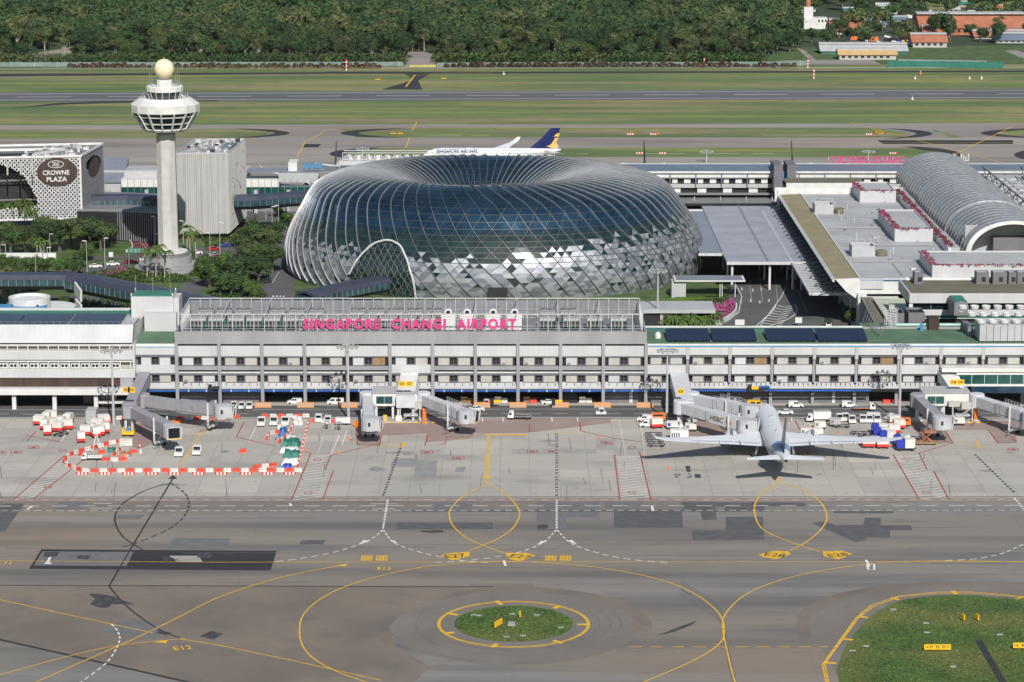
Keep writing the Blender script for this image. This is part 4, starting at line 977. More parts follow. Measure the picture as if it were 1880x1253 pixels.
# ================================================================ GLASS DOME
Y0 = 972.; X0 = (908-940)/F*(Y0*CT+165*ST); AX, AY = 75.5, 66.
OX, OY = X0-6.5, Y0+3
PROF = [(0, .98, 0), (.10, .997, 5), (.2, .990, 10.5), (.3, .962, 16.2), (.4, .91, 22.4), (.5, .84, 29.8), (.58, .74, 33), (.66, .62, 34.8), (.72, .52, 34.6), (.78, .42, 32.5), (.85, .31, 28), (.92, .21, 21), (1, .13, 10)]
def prof(s):
    s = min(max(s, 0), 1)
    for k in range(len(PROF)-1):
        if s <= PROF[k+1][0]:
            a, b, c, d = PROF[max(k-1, 0)], PROF[k], PROF[k+1], PROF[min(k+2, len(PROF)-1)]
            t = (s-b[0])/(c[0]-b[0]); o = []
            for n in (1, 2):
                m0 = (c[n]-a[n])/(c[0]-a[0])*(c[0]-b[0]); m1 = (d[n]-b[n])/(d[0]-b[0])*(c[0]-b[0])
                o.append((2*t**3-3*t*t+1)*b[n]+(t**3-2*t*t+t)*m0+(-2*t**3+3*t*t)*c[n]+(t**3-t*t)*m1)
            return o
def D(a, s, off=0.):
    r, z = prof(s); k = min(max((1-r)/.85, 0), 1)
    cx, cy = X0+(OX-X0)*k, Y0+(OY-Y0)*k
    e = .93; c, sn = cos(a), sin(a)
    p = Vector((cx+AX*r*math.copysign(abs(c)**e, c), cy+AY*r*math.copysign(abs(sn)**e, sn), z))
    if off:
        r1, z1 = prof(s+.004); r0, z0 = prof(s-.004); t = Vector((r1-r0, (z1-z0)/70, 0)); nn = Vector((t.y*-1*-1, -t.x)).normalized() if False else None
        dr, dz = (r1-r0)*70, z1-z0; L = sqrt(dr*dr+dz*dz) or 1
        p += Vector((c*dz/L, sn*dz/L, -dr/L))*off
    return p
NR, NS, TW = 78, 34, .62
def tw(s): return TW*(1-s) if s < .66 else TW*(.34)-(s-.66)*.0-(s-.66)*.45
def DA(i, s): return 2*pi*i/NR - .0 + tw(s)*1.0
root = thing('glass_dome', 'huge ring shaped glass and silver panelled dome with white curved ribs', 'glass dome', (X0, Y0, 0))
M('dome_glass', (.06, .145, .23), (.03, .085, .14), sc=.12, rough=.08, spec=.6, metal=.85)
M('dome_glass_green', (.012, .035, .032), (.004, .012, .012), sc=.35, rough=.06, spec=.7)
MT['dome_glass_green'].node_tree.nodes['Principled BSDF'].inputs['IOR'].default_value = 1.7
M('dome_panel', (.24, .255, .295), (.20, .215, .25), sc=.3, rough=.46, metal=.55)
M('dome_panel_light', (.37, .385, .42), (.32, .335, .37), sc=.3, rough=.45, metal=.45)
M('rib_metal', (.40, .41, .43), (.32, .33, .35), sc=.3, rough=.4, metal=.5)
M('dome_mullion', (.035, .045, .05), (.025, .03, .035), sc=.5, rough=.5, metal=0)
# arch opening: polygon in photo pixels
ARCH = smoothpts([(640, 506), (652, 486), (665, 468), (685, 452), (705, 443), (722, 444), (738, 455), (748, 476), (755, 500), (762, 530), (766, 560)], 4)
def inpoly(x, y, pl):
    c = False; j = len(pl)-1
    for i in range(len(pl)):
        if (pl[i][1] > y) != (pl[j][1] > y) and x < (pl[j][0]-pl[i][0])*(y-pl[i][1])/(pl[j][1]-pl[i][1])+pl[i][0]: c = not c
        j = i
    return c
S = [i/NS for i in range(NS+1)]; SUB = 2
N = NR*SUB
g = MB('dome_glass'); lite = {}
rng = random.Random(5)
V = [[D(2*pi*i/N+tw(s), s) for i in range(N)] for s in S]
pv = [tuple(p) for row in V for p in row]
fs, mi = [], []
g.mats = ['dome_glass', 'dome_glass_green', 'dome_panel', 'dome_panel_light', 'dark']
for k in range(NS):
    for i in range(N):
        j = (i+1) % N; a, b, c, d = k*N+i, k*N+j, (k+1)*N+j, (k+1)*N+i
        for tri in ((a, b, c), (a, c, d)):
            ctr = (Vector(pv[tri[0]])+Vector(pv[tri[1]])+Vector(pv[tri[2]]))/3
            ang = atan2(ctr.y-Y0, ctr.x-X0); x, y = P(ctr); front = ctr.y < Y0+8
            lim = 13.2+4.5*sin((ang+pi/2)*1.0)*(1 if ang > -pi/2 else -.3)+rng.uniform(-2.8, 2.8)
            if ang > -1.2 and front: lim += 2.0
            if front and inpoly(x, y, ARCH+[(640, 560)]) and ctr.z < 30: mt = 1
            elif ctr.z < lim and ctr.z < 26 and k < 18:
                q = rng.random()
                hole = q < .10 and ctr.z > 3
                mt = 1 if hole else (3 if q > .55 else 2)
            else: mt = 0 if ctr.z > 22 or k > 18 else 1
            fs.append(tri); mi.append(mt)
q_ = random.Random(2); pv = [(a+q_.uniform(-.05, .05), b+q_.uniform(-.05, .05), c+q_.uniform(-.05, .05)) for a, b, c in pv]
g.v = pv; g.f = fs; g.mi = mi
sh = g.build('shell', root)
# white ribs standing proud of the glass
m = MB('rib_metal')
for i in range(NR):
    pa, pb, pc = [], [], []
    for k in range(56):
        s = .02+.97*k/55; a = 2*pi*i/NR+tw(s); w = .03; hgt = .55
        p0 = D(a, s); p1 = D(a, s, hgt); t = D(a+.01, s)-p0; t.normalize()
        x, y = P(p0)
        if p0.y < Y0 and inpoly(x, y, ARCH+[(640, 560)]): p1 = D(a, s, .1)
        pa.append([p0-t*w, p0+t*w, p1+t*w*.7, p1-t*w*.7])
    m.loft(pa, True)
    ribbase = [(D(2*pi*i/NR+tw(.02+.97*k/55), .02+.97*k/55, .05), k) for k in range(56)]
    for (p_, k), (q_, _) in zip(ribbase, ribbase[1:]):
        s_ = .02+.97*k/55; t_ = (D(2*pi*i/NR+tw(s_)+.01, s_)-D(2*pi*i/NR+tw(s_), s_)).normalized()*.17
        m.use('dome_mullion').quad(p_-t_, p_+t_, q_+t_, q_-t_)
    m.use('rib_metal')
m.build('rib', root)
bpy.data.objects[-1] if False else None
m = MB('dome_mullion')
for k in range(2, NS):
    s = S[k]
    if prof(s)[1] < 12 and s < .5: continue
    ring = []
    for i in range(N): 
        p0 = D(2*pi*i/N+tw(s), s, .06); u = D(2*pi*i/N+tw(s), s+.006, .06)-D(2*pi*i/N+tw(s), s-.006, .06); u.normalize()
        ring.append((p0-u*.10, p0+u*.10))
    for i in range(N):
        a, b = ring[i], ring[(i+1) % N]; m.quad(a[0], b[0], b[1], a[1])
for i in range(0, N, 2):     # the crossing diagonals
    for k in range(3, NS-2):
        s0, s1 = S[k], S[k+1]
        if prof(s0)[1] < 9 and s0 < .5: continue
        a0, a1 = 2*pi*(i+k)/N+tw(s0), 2*pi*(i+k+1)/N+tw(s1)
        p, q = D(a0, s0, .06), D(a1, s1, .06); u = (q-p).normalized(); n_ = (D(a0, s0, .5)-D(a0, s0)).normalized(); t = u.cross(n_)*.08
        m.quad(p-t, p+t, q+t, q-t)
m.build('mullions', root)
# arch rim
GRD = [(a_, s_, D(a_, s_, .3)) for a_ in [radians(-175+k*.5) for k in range(300)] for s_ in [j*.01 for j in range(0, 55)]]
GRD = [(a, s, p, P(p)) for a, s, p in GRD]
def pick(x, y):
    return min(GRD, key=lambda g_: (g_[3][0]-x)**2+(g_[3][1]-y)**2)
pts = [D(*pick(x, y)[:2], .9) for x, y in ARCH]
m = MB('steel_white').path([(a_+b_*2+c_)/4 for a_, b_, c_ in zip(pts, pts[1:], pts[2:])], .38, 8); m.build('arch_rim', root)
m = MB('mid_grey')      # diagrid inside the arch
for k in range(-14, 26):
    for sg_ in (1, -1):
        seg = []
        for t in range(0, 30):
            y = 440+t*4; x = 640+k*12+sg_*(y-440)*.55
            if inpoly(x, y, ARCH+[(640, 560)]): seg.append(D(*pick(x, y)[:2], .35))
            elif len(seg) > 1: m.path(seg, .07, 4); seg = []
        if len(seg) > 1: m.path(seg, .07, 4)
m.build('arch_diagrid', root)
q = [D(*pick(x, y)[:2]) for x, y in ((895, 529), (930, 529), (930, 552), (895, 552))]
m = MB('dark'); y_ = min(p.y for p in q)-.7
m.box(q[0].x, q[1].x, y_, y_+2, q[2].z, q[0].z); m.build('entrance', root)

# ================================================================ HOTEL
ZR = 32.5; HB = 8.
P1 = G(147, 284.5, ZR); P2 = G(188.5, 262, ZR); P0 = G(-110, 290, ZR); P3 = P0+(P2-P1)
root = thing('lattice_hotel', 'hotel block wrapped in white lattice screens with a round brown sign', 'hotel', (P1.x, P1.y, 0))
e1 = (P1-P0); L1 = e1.length; e1.normalize(); n1 = Vector((e1.y, -e1.x, 0)); e2 = (P2-P1); L2 = e2.length; e2.normalize(); n2 = Vector((e2.y, -e2.x, 0))
m = MB('dark'); m.prism([tuple((P0-n1*8)[:2]), tuple((P1-n1*8)[:2]), tuple(P2[:2]), tuple(P3[:2])], HB, ZR-1); m.prism([tuple(P0[:2]), tuple(P1[:2]), tuple((P1-n1*7.99)[:2]), tuple((P0-n1*7.99)[:2])], HB, HB+.6); a_, b_ = P0+e1*(L1*.8), P1-n1*.1; m.prism([tuple(a_[:2]), tuple(b_[:2]), tuple((b_-n1*7.9)[:2]), tuple((a_-n1*7.9)[:2])], HB+.61, ZR-1.01); m.build('wall', root)
def onf(P_, e, u, z, n, o): return P_+e*u+n*o+Vector((0, 0, z-P_.z))
def lattice(m, P_, e, n, L, z0, z1, cell, hole, w=.2):
    nx, nz = int(L/cell), int((z1-z0)/cell); cz = (z1-z0)/nz
    for i in range(nx):
        for j in range(nz):
            u, z_ = L-(i+1)*cell, z0+j*cz
            x, y = P(onf(P_, e, u+cell/2, z_+cz/2, n, .3))
            for s in (1, -1):
                a = onf(P_, e, u if s > 0 else u+cell, z_, n, .35); b = onf(P_, e, u+cell if s > 0 else u, z_+cz, n, .35)
                d = (b-a).normalized(); t = d.cross(n)*w
                for q_ in range(4):
                    a_, b_ = a.lerp(b, q_/4), a.lerp(b, (q_+1)/4)
                    if not hole(*P((a_+b_)/2)): m.quad(a_-t, a_+t, b_+t, b_-t)
            c = onf(P_, e, u+cell/2, z_+cz/2, n, .36); k = cell*.28
            if (i+j) % 2 and not hole(x, y): m.quad(c-e*k, c-Vector((0, 0, k)), c+e*k, c+Vector((0, 0, k)))
arc = [(-120, 301), (0, 302), (20, 308), (42, 322), (58, 345), (70, 372), (68, 378), (40, 382), (0, 384), (-120, 384)]
M('lattice_white', (.52, .52, .53), (.44, .44, .45), sc=.5)
m = MB('lattice_white'); lattice(m, P0, e1, n1, L1, HB, ZR-.8, 1.6, lambda x, y: inpoly(x, y, arc) or ((x-105)/36)**2+((y-316)/25)**2 < 1, .25)
m.build('front_lattice', root)
m = MB('lattice_white'); lattice(m, P1, e2, n2, L2, HB, ZR-.8, 1.5, lambda x, y: ((x-169-(316-y)*.2)/13)**2+((y-301)/16)**2 < 1, .17)
m.build('side_lattice', root)
m = MB('white_wall')
for A, B_, n_ in ((P0, P1, n1), (P1, P2, n2), (P2, P3, -n1), (P3, P0, -n2)):
    m.beam(Vector((A.x, A.y, ZR-.4))+n_*.3, Vector((B_.x, B_.y, ZR-.4))+n_*.3, .7, .8); m.beam(Vector((A.x, A.y, HB))+n_*.3, Vector((B_.x, B_.y, HB))+n_*.3, .7, .6)
m.beam(Vector((P1.x, P1.y, HB))+n1*.3, Vector((P1.x, P1.y, ZR))+n1*.3, .6, .6)
m.build('frame', root)
m = MB('mid_grey'); c4 = [P0, P1, P2, P3]; m.poly([(p.x, p.y, ZR-.95) for p in c4])
for k in range(110):
    u, v = R.uniform(L1*.55, L1-3), R.uniform(2, L2-4); p = P0+e1*u+e2*v; s = R.uniform(.3, 1.2); m.use(R.choice(['light_grey', 'white_wall', 'mid_grey', 'steel'])); m.box(p.x-s, p.x+s, p.y-s*.7, p.y+s*.7, ZR-.95, ZR-.9+R.uniform(.3, 1.4))
m.use('white_wall'); q0, q1 = P0+e1*(L1*.66), P0+e1*(L1*.80)
m.beam(q0+n1*-2, q1+e2*L2*.5, .8, 1); m.beam(q1+e2*L2*.5, P0+e1*10+e2*L2*.55, .8, 1); m.use('dark').poly([tuple(x_) for x_ in ((P0+e1*5-n1*3).xyz+Vector((0, 0, -.8)), (q0-n1*3)+Vector((0, 0, -.8)), (q1+e2*L2*.42)+Vector((0, 0, -.8)), (P0+e1*5+e2*L2*.45)+Vector((0, 0, -.8)))])
m.build('roof', root)
m = MB('mid_grey')
for k, x in enumerate((-4, 13, 38)): 
    pass
for zz in (HB+7, HB+14.5): 
    a = onf(P0, e1, 2, zz, n1, -5); b = onf(P0, e1, L1*.79 if zz < 20 else L1*.72, zz, n1, -5); m.beam(a, b, .3, .5)
m.use('cream_panel')
for x in (14, 38, 60): 
    p = W(x, 312, P0.y-.2); m.box(p.x-.3, p.x+.3, p.y-.5, p.y-.2, p.z-2, p.z+3)
m.build('courtyard_floors', root)
rz_ = atan2(e1.y, e1.x)
q0 = W(105, 316, P1.y); uu = (q0-P0).dot(e1); pz_ = W(105, 316, (P0+e1*uu).y-.6); sgn = thing('hotel_sign', 'round brown sign reading CROWNE PLAZA on the lattice screen', 'sign', pz_, rz_)
K = 1065/F
m = MB('brown').ey([(36*K*cos(a), 25.5*K*sin(a)) for a in [i*2*pi/32 for i in range(32)]], -.2, .3); m.build('disc', sgn, rel=False)
for txt, dx, dy, w_ in (('CROWNE', -2, 1, 47), ('PLAZA', -1, 13, 36)):
    t = text_mb(txt, 1, 'white_wall', .01, .02); xs = [v[0] for v in t.v]; zs = [v[2] for v in t.v]
    k = w_*K/(max(xs)-min(xs)); kz = 8.5*K/(max(zs)-min(zs))
    t.v = [((a-(max(xs)+min(xs))/2)*k+dx*K, -.32+b*8, (c-(max(zs)+min(zs))/2)*kz-dy*K) for a, b, c in t.v]; t.build('lettering', sgn, rel=False)
m = MB('white_wall'); ring = [(cos(a), sin(a)) for a in [i*2*pi/24 for i in range(25)]]
m.path([(-2*K+2.9*c_, -.35, 14*K+1.35*s_) for c_, s_ in ring], .16, 4)
for k in (-.55, 0, .55): m.path([(-2*K-1.3+i*.52, -.35, 14*K+k+.18*sin(i*1.5)) for i in range(6)], .15, 4)
m.build('emblem', sgn, rel=False)
p = W(169, 302, 0) if False else None
c = P1+e2*L2*.53; q = onf(P1, e2, L2*.53, 25.2, n2, .55)
m = MB('brown'); m.poly([tuple(q+e2*(9*cos(a))+Vector((0, 0, 3.6*sin(a)))) for a in [i*2*pi/20 for i in range(20)]]); m.build('side_panel', root)

# ribbed annex
A1 = G(417.5, 282.5, 33); A0 = G(322, 283, 33); A2 = G(450, 256.5, 33); A3 = A0+(A2-A1); zb = hh(428, A1.y)
root = thing('ribbed_block', 'tall windowless block clad in vertical pale fins right of the control tower', 'building', (A1.x, A1.y, 0))
M('fin_white', (.42, .42, .405), (.36, .36, .345), sc=.4, st=(1, 1, .2), rough=.6)
m = MB('light_grey').prism([tuple(p[:2]) for p in (A0, A1, A2, A3)], zb, 32.6); m.build('wall', root)
m = MB('fin_white'); e = (A1-A0).normalized(); L = (A1-A0).length; u = 0
while u < L-.3:
    w_ = R.choice([.3, .45, .7]); d = R.choice([.35, .5, .7]); p = A0+e*u
    m.box(p.x, p.x+w_, p.y-d, p.y, zb-.3, 33.1); u += w_+R.choice([.22, .3, .4])
m.build('front_fins', root)
e = (A2-A1).normalized(); L = (A2-A1).length; n_ = Vector((e.y, -e.x, 0)); m = MB('fin_white'); u = .3
while u < L-.6:
    p = A1+e*u; m.beam(Vector((p.x, p.y, zb))+n_*.15, Vector((p.x, p.y, 33))+n_*.15, .3, .55); u += .95
m.build('side_fins', root)
m = MB('brown')
for k in range(34):
    u, zz = R.uniform(.12, .97)*L, R.uniform(zb+2, 31); c = A1+e*u+n_*.5; s = R.uniform(.2, .5); m.poly([tuple(Vector((c.x, c.y, zz))+e*s*1.6*cos(a)*R.uniform(.6, 1.2)+Vector((0, 0, s*sin(a)))) for a in [i*pi/4 for i in range(8)]])
m.build('side_leaf_openings', root)
m = MB('light_grey'); m.poly([(p.x, p.y, 32.7) for p in (A0, A1, A2, A3)])
for a_, b_ in ((A0, A1), (A1, A2), (A2, A3), (A3, A0)): m.beam(Vector((a_.x, a_.y, 33)), Vector((b_.x, b_.y, 33)), .4, .9)
for k in range(110):
    p = A0.lerp(A1, R.uniform(.06, .92))+(A2-A1)*R.uniform(.08, .9); s = R.uniform(.25, .9); m.use(R.choice(['white_wall', 'light_grey', 'mid_grey', 'dark_metal', 'terracotta' if k % 9 == 0 else 'steel'])); m.box(p.x-s, p.x+s, p.y-s, p.y+s*1.8, 32.7, 32.9+R.uniform(.2, 1.2))
m.use('roof_blue'); p = A0.lerp(A1, .72)+(A2-A1)*.3; m.prism([(p.x, p.y), (p.x+4, p.y), (p.x+6, p.y+14), (p.x+2, p.y+14)], 32.75, 33.8); m.build('roof', root)
pz = MB('brown').prism([tuple(p[:2]) for p in (A0+Vector((1, 2, 0)), A1+Vector((-2, 2, 0)), A2+Vector((-3, -2, 0)), A3)], .1, zb+.1); pz.build('ground_floor_wall', root)
# ================================================================ RIGHT TERMINAL
def blockthing(name, label, cat, x0, x1, y0, y1, z0, z1, wall='white_panel', roof='roof_grey', par=.5, group=None):
    t = thing(name, label, cat, ((x0+x1)/2, y0, z0), 0, group)
    m = MB(wall).box(x0, x1, y0, y0+.3, z0, z1+par); m.box(x0, x1, y1-.3, y1, z0, z1+par); m.box(x0, x0+.3, y0+.3, y1-.3, z0, z1+par); m.box(x1-.3, x1, y0+.3, y1-.3, z0, z1+par); m.build('wall', t)
    MB(roof).box(x0+.3, x1-.3, y0+.3, y1-.3, z1-.4, z1).build('roof', t)
    return t
XA, XB, YA, YB, Z1 = 111.6, 215., 859., 1042., 16.
root = thing('main_terminal', 'wide low terminal with pale grey roof and long arched metal vault', 'terminal building', (XA, YA, 0))
m = MB('white_panel').box(XA, 119, YA, YA+.5, hh(531, YA), Z1+.1); m.use('blue_trim').box(XA, 140, YA-.03, YA+.4, Z1-.5, Z1-.3)
m.use('white_wall').box(XA, XB, YA+.5, YA+1, Z1-5, Z1); m.box(XA-9, XA, YB, YB+.5, 0, Z1+2); m.box(XA-10, 152, YB+.5, YB+1, Z1-3, Z1+2.5)
m.box(XA+.2, XA+.6, YA+1, YB, 0, Z1-.45); m.use('dark').box(XA+2, 119, YA+2, YA+2.3, 6, hh(531, YA)); m.use('white_wall').box(XA-1, 124, YA-1, YA+2, hh(548, YA)-.6, hh(546, YA)); m.box(XA-.8, XA+2, YA-2, YA+1, 0, hh(538, YA))
m.build('wall', root)
m = MB('roof_grey').box(XA, XB, YA+1, YB, Z1-.4, Z1-.02); m.use('mid_grey')
for y in (YA+30, YA+62, YA+66, YA+100, YA+125, YA+150): m.box(XA+1, 150, y, y+.35, Z1-.02, Z1+.12)
for x in (XA+14, XA+27): m.box(x, x+.25, YA+4, YA+28, Z1-.02, Z1+.1)
r_ = random.Random(8)
for k in range(26): x, y = r_.uniform(XA+3, 146), r_.uniform(YA+5, YB-5); m.use(r_.choice(['light_grey', 'mid_grey', 'white_wall'])).box(x, x+r_.uniform(.4, 1.4), y, y+r_.uniform(.4, 2), Z1-.02, Z1+r_.uniform(.15, .8))
m.use('light_grey')
for y in (YA+31.5, YA+64.2, YA+101): m.tube((XA+4, y, Z1+.25), (146, y, Z1+.25), .14, 5)
m.build('roof', root)
m = MB('tan_strip').ey([(XA-8, Z1-.2), (XA-.4, Z1+.2), (XA-.4, Z1-.2), (XA-8, Z1-.5)], YA+1, YB)
m.use('white_wall').box(XA-.4, XA, YA, YB, Z1, Z1+.5)
m.ey([(XA-8.9, Z1-.7), (XA-8, Z1), (XA-8, Z1-1.1), (XA-8.4, Z1-1.3)], YA+1, YB)
m.ey([(XA-8, Z1-.1), (XA, Z1+.2), (XA, Z1-6.5), (XA-1.5, Z1-6.2), (XA-4.5, Z1-4)], YA, YA+.99)
m.build('eaves', root)
for i in range(24):
    y = YA+6+i*7.6; m = MB('dark_metal').beam((XA+.1, y, Z1-2), (XA-12, y, Z1-5.6), .18, .3); m.tube((XA-8, y, Z1-1), (XA-8, y, 10.2), .12, 5); m.build('strut', root)
# roof boxes edged with flowering shrubs
def leafclump(mb, p, r, k, rnd, mats, flat=.5, ls=.4):
    for _ in range(k):
        a, b = rnd.uniform(0, 2*pi), rnd.uniform(-.3, 1); c = sqrt(max(0, 1-b*b)); q = Vector((p[0]+r*c*cos(a), p[1]+r*c*sin(a), p[2]+r*flat*b))
        n = Vector((rnd.uniform(-1, 1), rnd.uniform(-1, 1), rnd.uniform(0, 1.4))).normalized(); u = n.orthogonal().normalized(); v = n.cross(u); s = ls*rnd.uniform(.6, 1.3)
        mb.use(rnd.choice(mats)); mb.quad(q-u*s, q-v*s*.6, q+u*s, q+v*s*.6)
def planter(label, pts, w=1.1, dens=5):
    m = MB(); r = random.Random(len(label))
    for a, b in zip(pts, pts[1:]):
        a, b = Vector(a), Vector(b); L = (b-a).length
        for i in range(int(L*dens/2)):
            p = a.lerp(b, r.random()); leafclump(m, (p.x+r.uniform(-w, w), p.y+r.uniform(-w, w), p.z), .55, 7, r, ['flower_red', 'flower_red', 'flower_pink', 'leaf_mid'], .6, .35)
    o = m.build('flowering_hedge', None, pts[0]); tag(o, label, 'hedge', 'red flowering hedges on the terminal roof'); return o
labs = ['far roof box', 'middle roof box', 'near roof box']
for k, (a, b, c, zt) in enumerate((((1579, 353), (1645, 353), (1565, 336), 20.), ((1643, 423), (1713, 423), (1617, 387), 20.), ((1712, 490), (1990, 490), (1688, 463), 19.5))):
    p, q, s = G(*a, zt), G(*b, zt), G(*c, zt); x1 = min(q.x, 215)
    blockthing('roof_box', 'white plant room edged with red flowers on the terminal roof, '+['farthest of three', 'middle of three', 'nearest of three'][k], 'roof structure', p.x, x1, p.y, s.y, Z1, zt, 'white_panel', 'roof_grey', .4, 'white plant rooms on the terminal roof')
    planter('red flowering hedge round the '+labs[k]+' of the terminal', [(p.x+.9, s.y, zt+.3), (p.x+.9, p.y+.9, zt+.3), (x1, p.y+.9, zt+.3)])
m = MB('white_wall').box(147, 148, 905, 1040, Z1, Z1+2.4); m.use('roof_grey').box(148, 153, 905, 1040, Z1, Z1+2.3); m.build('planter_wall', root)
planter('red flowering hedge along the foot of the metal vault', [(147.9, 905, Z1+2.7), (147.9, 1036, Z1+2.7)], 1., 5)
for k, (a, b, s) in enumerate((((1496, 392), (1545, 392), 377), ((1564, 470), (1622, 470), 449))):
    p, q, z = G(*a, Z1+.3), G(*b, Z1+.3), 3.6
    t = thing('roof_enclosure', 'open topped grey screen box on the terminal roof, '+('farther of two' if k == 0 else 'nearer of two'), 'screen box', (p.x, p.y, Z1), 0, 'open topped screen boxes')
    m = MB('light_grey').box(p.x, q.x-3, p.y, p.y+.25, Z1, Z1+z); m.box(p.x, p.x+.25, p.y+.25, p.y+8, Z1, Z1+z); m.box(q.x-3.25, q.x-3, p.y+.25, p.y+8, Z1, Z1+z); m.box(p.x+.25, q.x-3.25, p.y+7.75, p.y+8, Z1, Z1+z); m.build('wall', t)
    m = MB('steel_white'); [m.box(p.x+u, p.x+u+.12, p.y+v, p.y+v+.12, Z1+z, Z1+z+1.1) for u in (0, 2.5, 5, 7.3) for v in (0, 7.8)]; m.box(p.x, q.x-3, p.y, p.y+.1, Z1+z+1, Z1+z+1.12); m.box(p.x, q.x-3, p.y+7.8, p.y+7.9, Z1+z+1, Z1+z+1.12); m.build('railing', t)
    MB('olive_roof').lathe([(2., Z1), (2., Z1+1.6), (1.6, Z1+1.9), (.1, Z1+2)], q.x-.5, p.y+2, 14).build('duct', t)
r_ = random.Random(4)
for px, py in ((1540, 398), (1545, 405), (1550, 395), (1568, 410), (1555, 385), (1606, 475), (1615, 468), (1634, 472), (1640, 466), (1572, 440), (1612, 445)):
    p = G(px, py, Z1); o = MB('white_wall').tube(p, p+Vector((0, 0, 1.9)), .09, 5).tube(p+Vector((0, 0, 1.9)), p+Vector((.35, 0, 2.1)), .09, 5).build('vent_pipe', None, p); tag(o, 'thin white vent pipe standing on the pale terminal roof', 'vent pipe', 'thin vent pipes on the terminal roof')
# metal vault in three stepped lengths
M('vault_rib', (.50, .52, .55), (.38, .40, .43), sc=.6, rough=.35, metal=.7)
vt = thing('vault_roof', 'long barrel shaped ribbed metal roof over the terminal', 'vaulted roof', (167, 895, Z1))
def vault(m, y0, y1, k, n=28, z0=18.2, half=15.2, rise=10.5, th=0):
    out = []
    for i in range(n+1):
        a = pi*i/n; out.append((167-half*k*cos(a), z0+rise*k*sin(a)))
    for i in range(n):
        a, b = out[i], out[i+1]; m.quad((a[0], y0, a[1]), (a[0], y1, a[1]), (b[0], y1, b[1]), (b[0], y0, b[1]))
    return out
for y0, y1, k in ((895, 938, 1.0), (938, 1002, 1.035), (1002, 1066, 1.0)):
    m = MB('vault_metal'); o = vault(m, y0, y1, k); m.build('roof_shell', vt, smooth=True)
    m = MB('vault_rib'); y = y0+1.2
    while y < y1:
        pr = [(x, z) for x, z in o]; 
        for a, b in zip(pr, pr[1:]): m.beam((a[0], y, a[1]), (b[0], y, b[1]), 2.2, .9)
        y += 5.2
    m.build('rib', vt)
m = MB('white_wall')
for s in range(24):
    a0, a1 = pi*s/24, pi*(s+1)/24; R0, R1 = 1.04, .93
    f = lambda r, a, y: (167-15.2*r*cos(a), y, 18.2+10.5*r*sin(a))
    m.quad(f(R0, a0, 894.6), f(R0, a1, 894.6), f(R1, a1, 894.6), f(R1, a0, 894.6)); m.quad(f(R0, a0, 896.5), f(R0, a1, 896.5), f(R0, a1, 894.6), f(R0, a0, 894.6)); m.quad(f(R1, a0, 896.5), f(R1, a1, 896.5), f(R1, a1, 894.6), f(R1, a0, 894.6))
m.build('end_arch', vt)
m = MB('light_grey').box(152.5, 181.5, 905, 905.4, Z1, 26); m.use('mauve_grey').box(161, 181, 899, 904, Z1, 22.6); m.use('dark').box(181.9, 182.1, 896, 1064, Z1, 19); m.build('end_wall', vt)
m = MB('roof_grey'); m.box(152, 182, 900, 1060, 16, 16.3); m.build('roof', vt)
# trussed roof right of the vault
t = thing('trussed_roof', 'white sawtooth skylight roof with dark steel trusses beyond the vault', 'roof', (200, 900, Z1))
m = MB('roof_grey').box(183, 260, 900, 1085, Z1, Z1+1)
m.build('deck', t)
m = MB('steel_white')
for i in range(9):
    for j in range(20): m.ey([(186+i*5, Z1+1), (189.4+i*5, Z1+1), (189.4+i*5, Z1+2.2), (186+i*5, Z1+1.5)], 905+j*8.6, 911.5+j*8.6)
m.build('skylights', t)
m = MB('mid_grey')
for x in (188, 203, 218): 
    m.beam((x, 905, 21.5), (x, 1080, 21.5), .5, .5); m.beam((x, 905, 18.2), (x, 1080, 18.2), .4, .4)
    for j in range(24): m.beam((x, 905+j*7.2, 18.2 if j % 2 else 21.5), (x, 912.2+j*7.2, 21.5 if j % 2 else 18.2), .35, .35)
for j in range(12): m.beam((188, 905+j*15, 21.4), (240, 905+j*15, 21.4), .35, .35)
m.build('truss', t)
# drop-off canopies
t = thing('dropoff_canopy', 'wide flat blue grey ribbed canopy over the road beside the dome', 'canopy', (88, 930, 0))
m = MB('roof_canopy').box(74, 106, 925, 1052, 9.2, 9.9); m.box(66, 74, 944, 1040, 9., 9.7)
m.use('mid_grey').box(88, 88.7, 925, 1052, 9.93, 10.1)
m.build('roof', t)
m = MB('light_grey')
for j in range(52):
    y = 927+j*2.4; m.use('roof_canopy').box(74.2, 105.8, y, y+.5, 9.9, 10.12)
m.use('steel_white')
m.box(74, 106, 924.2, 925, 9.1, 10.1); m.box(65.5, 74, 943.3, 944, 8.9, 9.8)
m.build('ridges', t)
for i, (x, y) in enumerate([(x, y) for x in (76, 89, 97, 100) for y in (926, 945, 965, 985, 1005, 1025)]): MB('white_wall').tube((x, y, 0), (x, y, 9.1), .42, 8).build('column', t)
t = thing('glass_canopy', 'sloping glass and white steel canopy along the terminal edge above the road', 'canopy', (105, 868, 0))
m = MB('glass_blue'); m.ey([(97, 9.4), (111, 9.8), (111, 9.7), (97, 9.3)], 868, 1040); m.build('glass', t)
m = MB('steel_white').box(96.2, 97, 867, 1040, 9.2, 10); m.box(97, 111, 866.4, 867.4, 9.2, 10.2)
for j in range(58): m.beam((97, 869.5+j*3, 9.56), (111, 869.5+j*3, 9.96), .14, .22)
for x in (101.5, 106.5): m.box(x, x+.14, 868, 1040, 9.85, 10.05)
m.build('frame', t)
for y in (870, 900, 930, 960, 990): MB('white_wall').tube((110.2, y, 0), (110.2, y, 9.3), .4, 8).build('column', t)
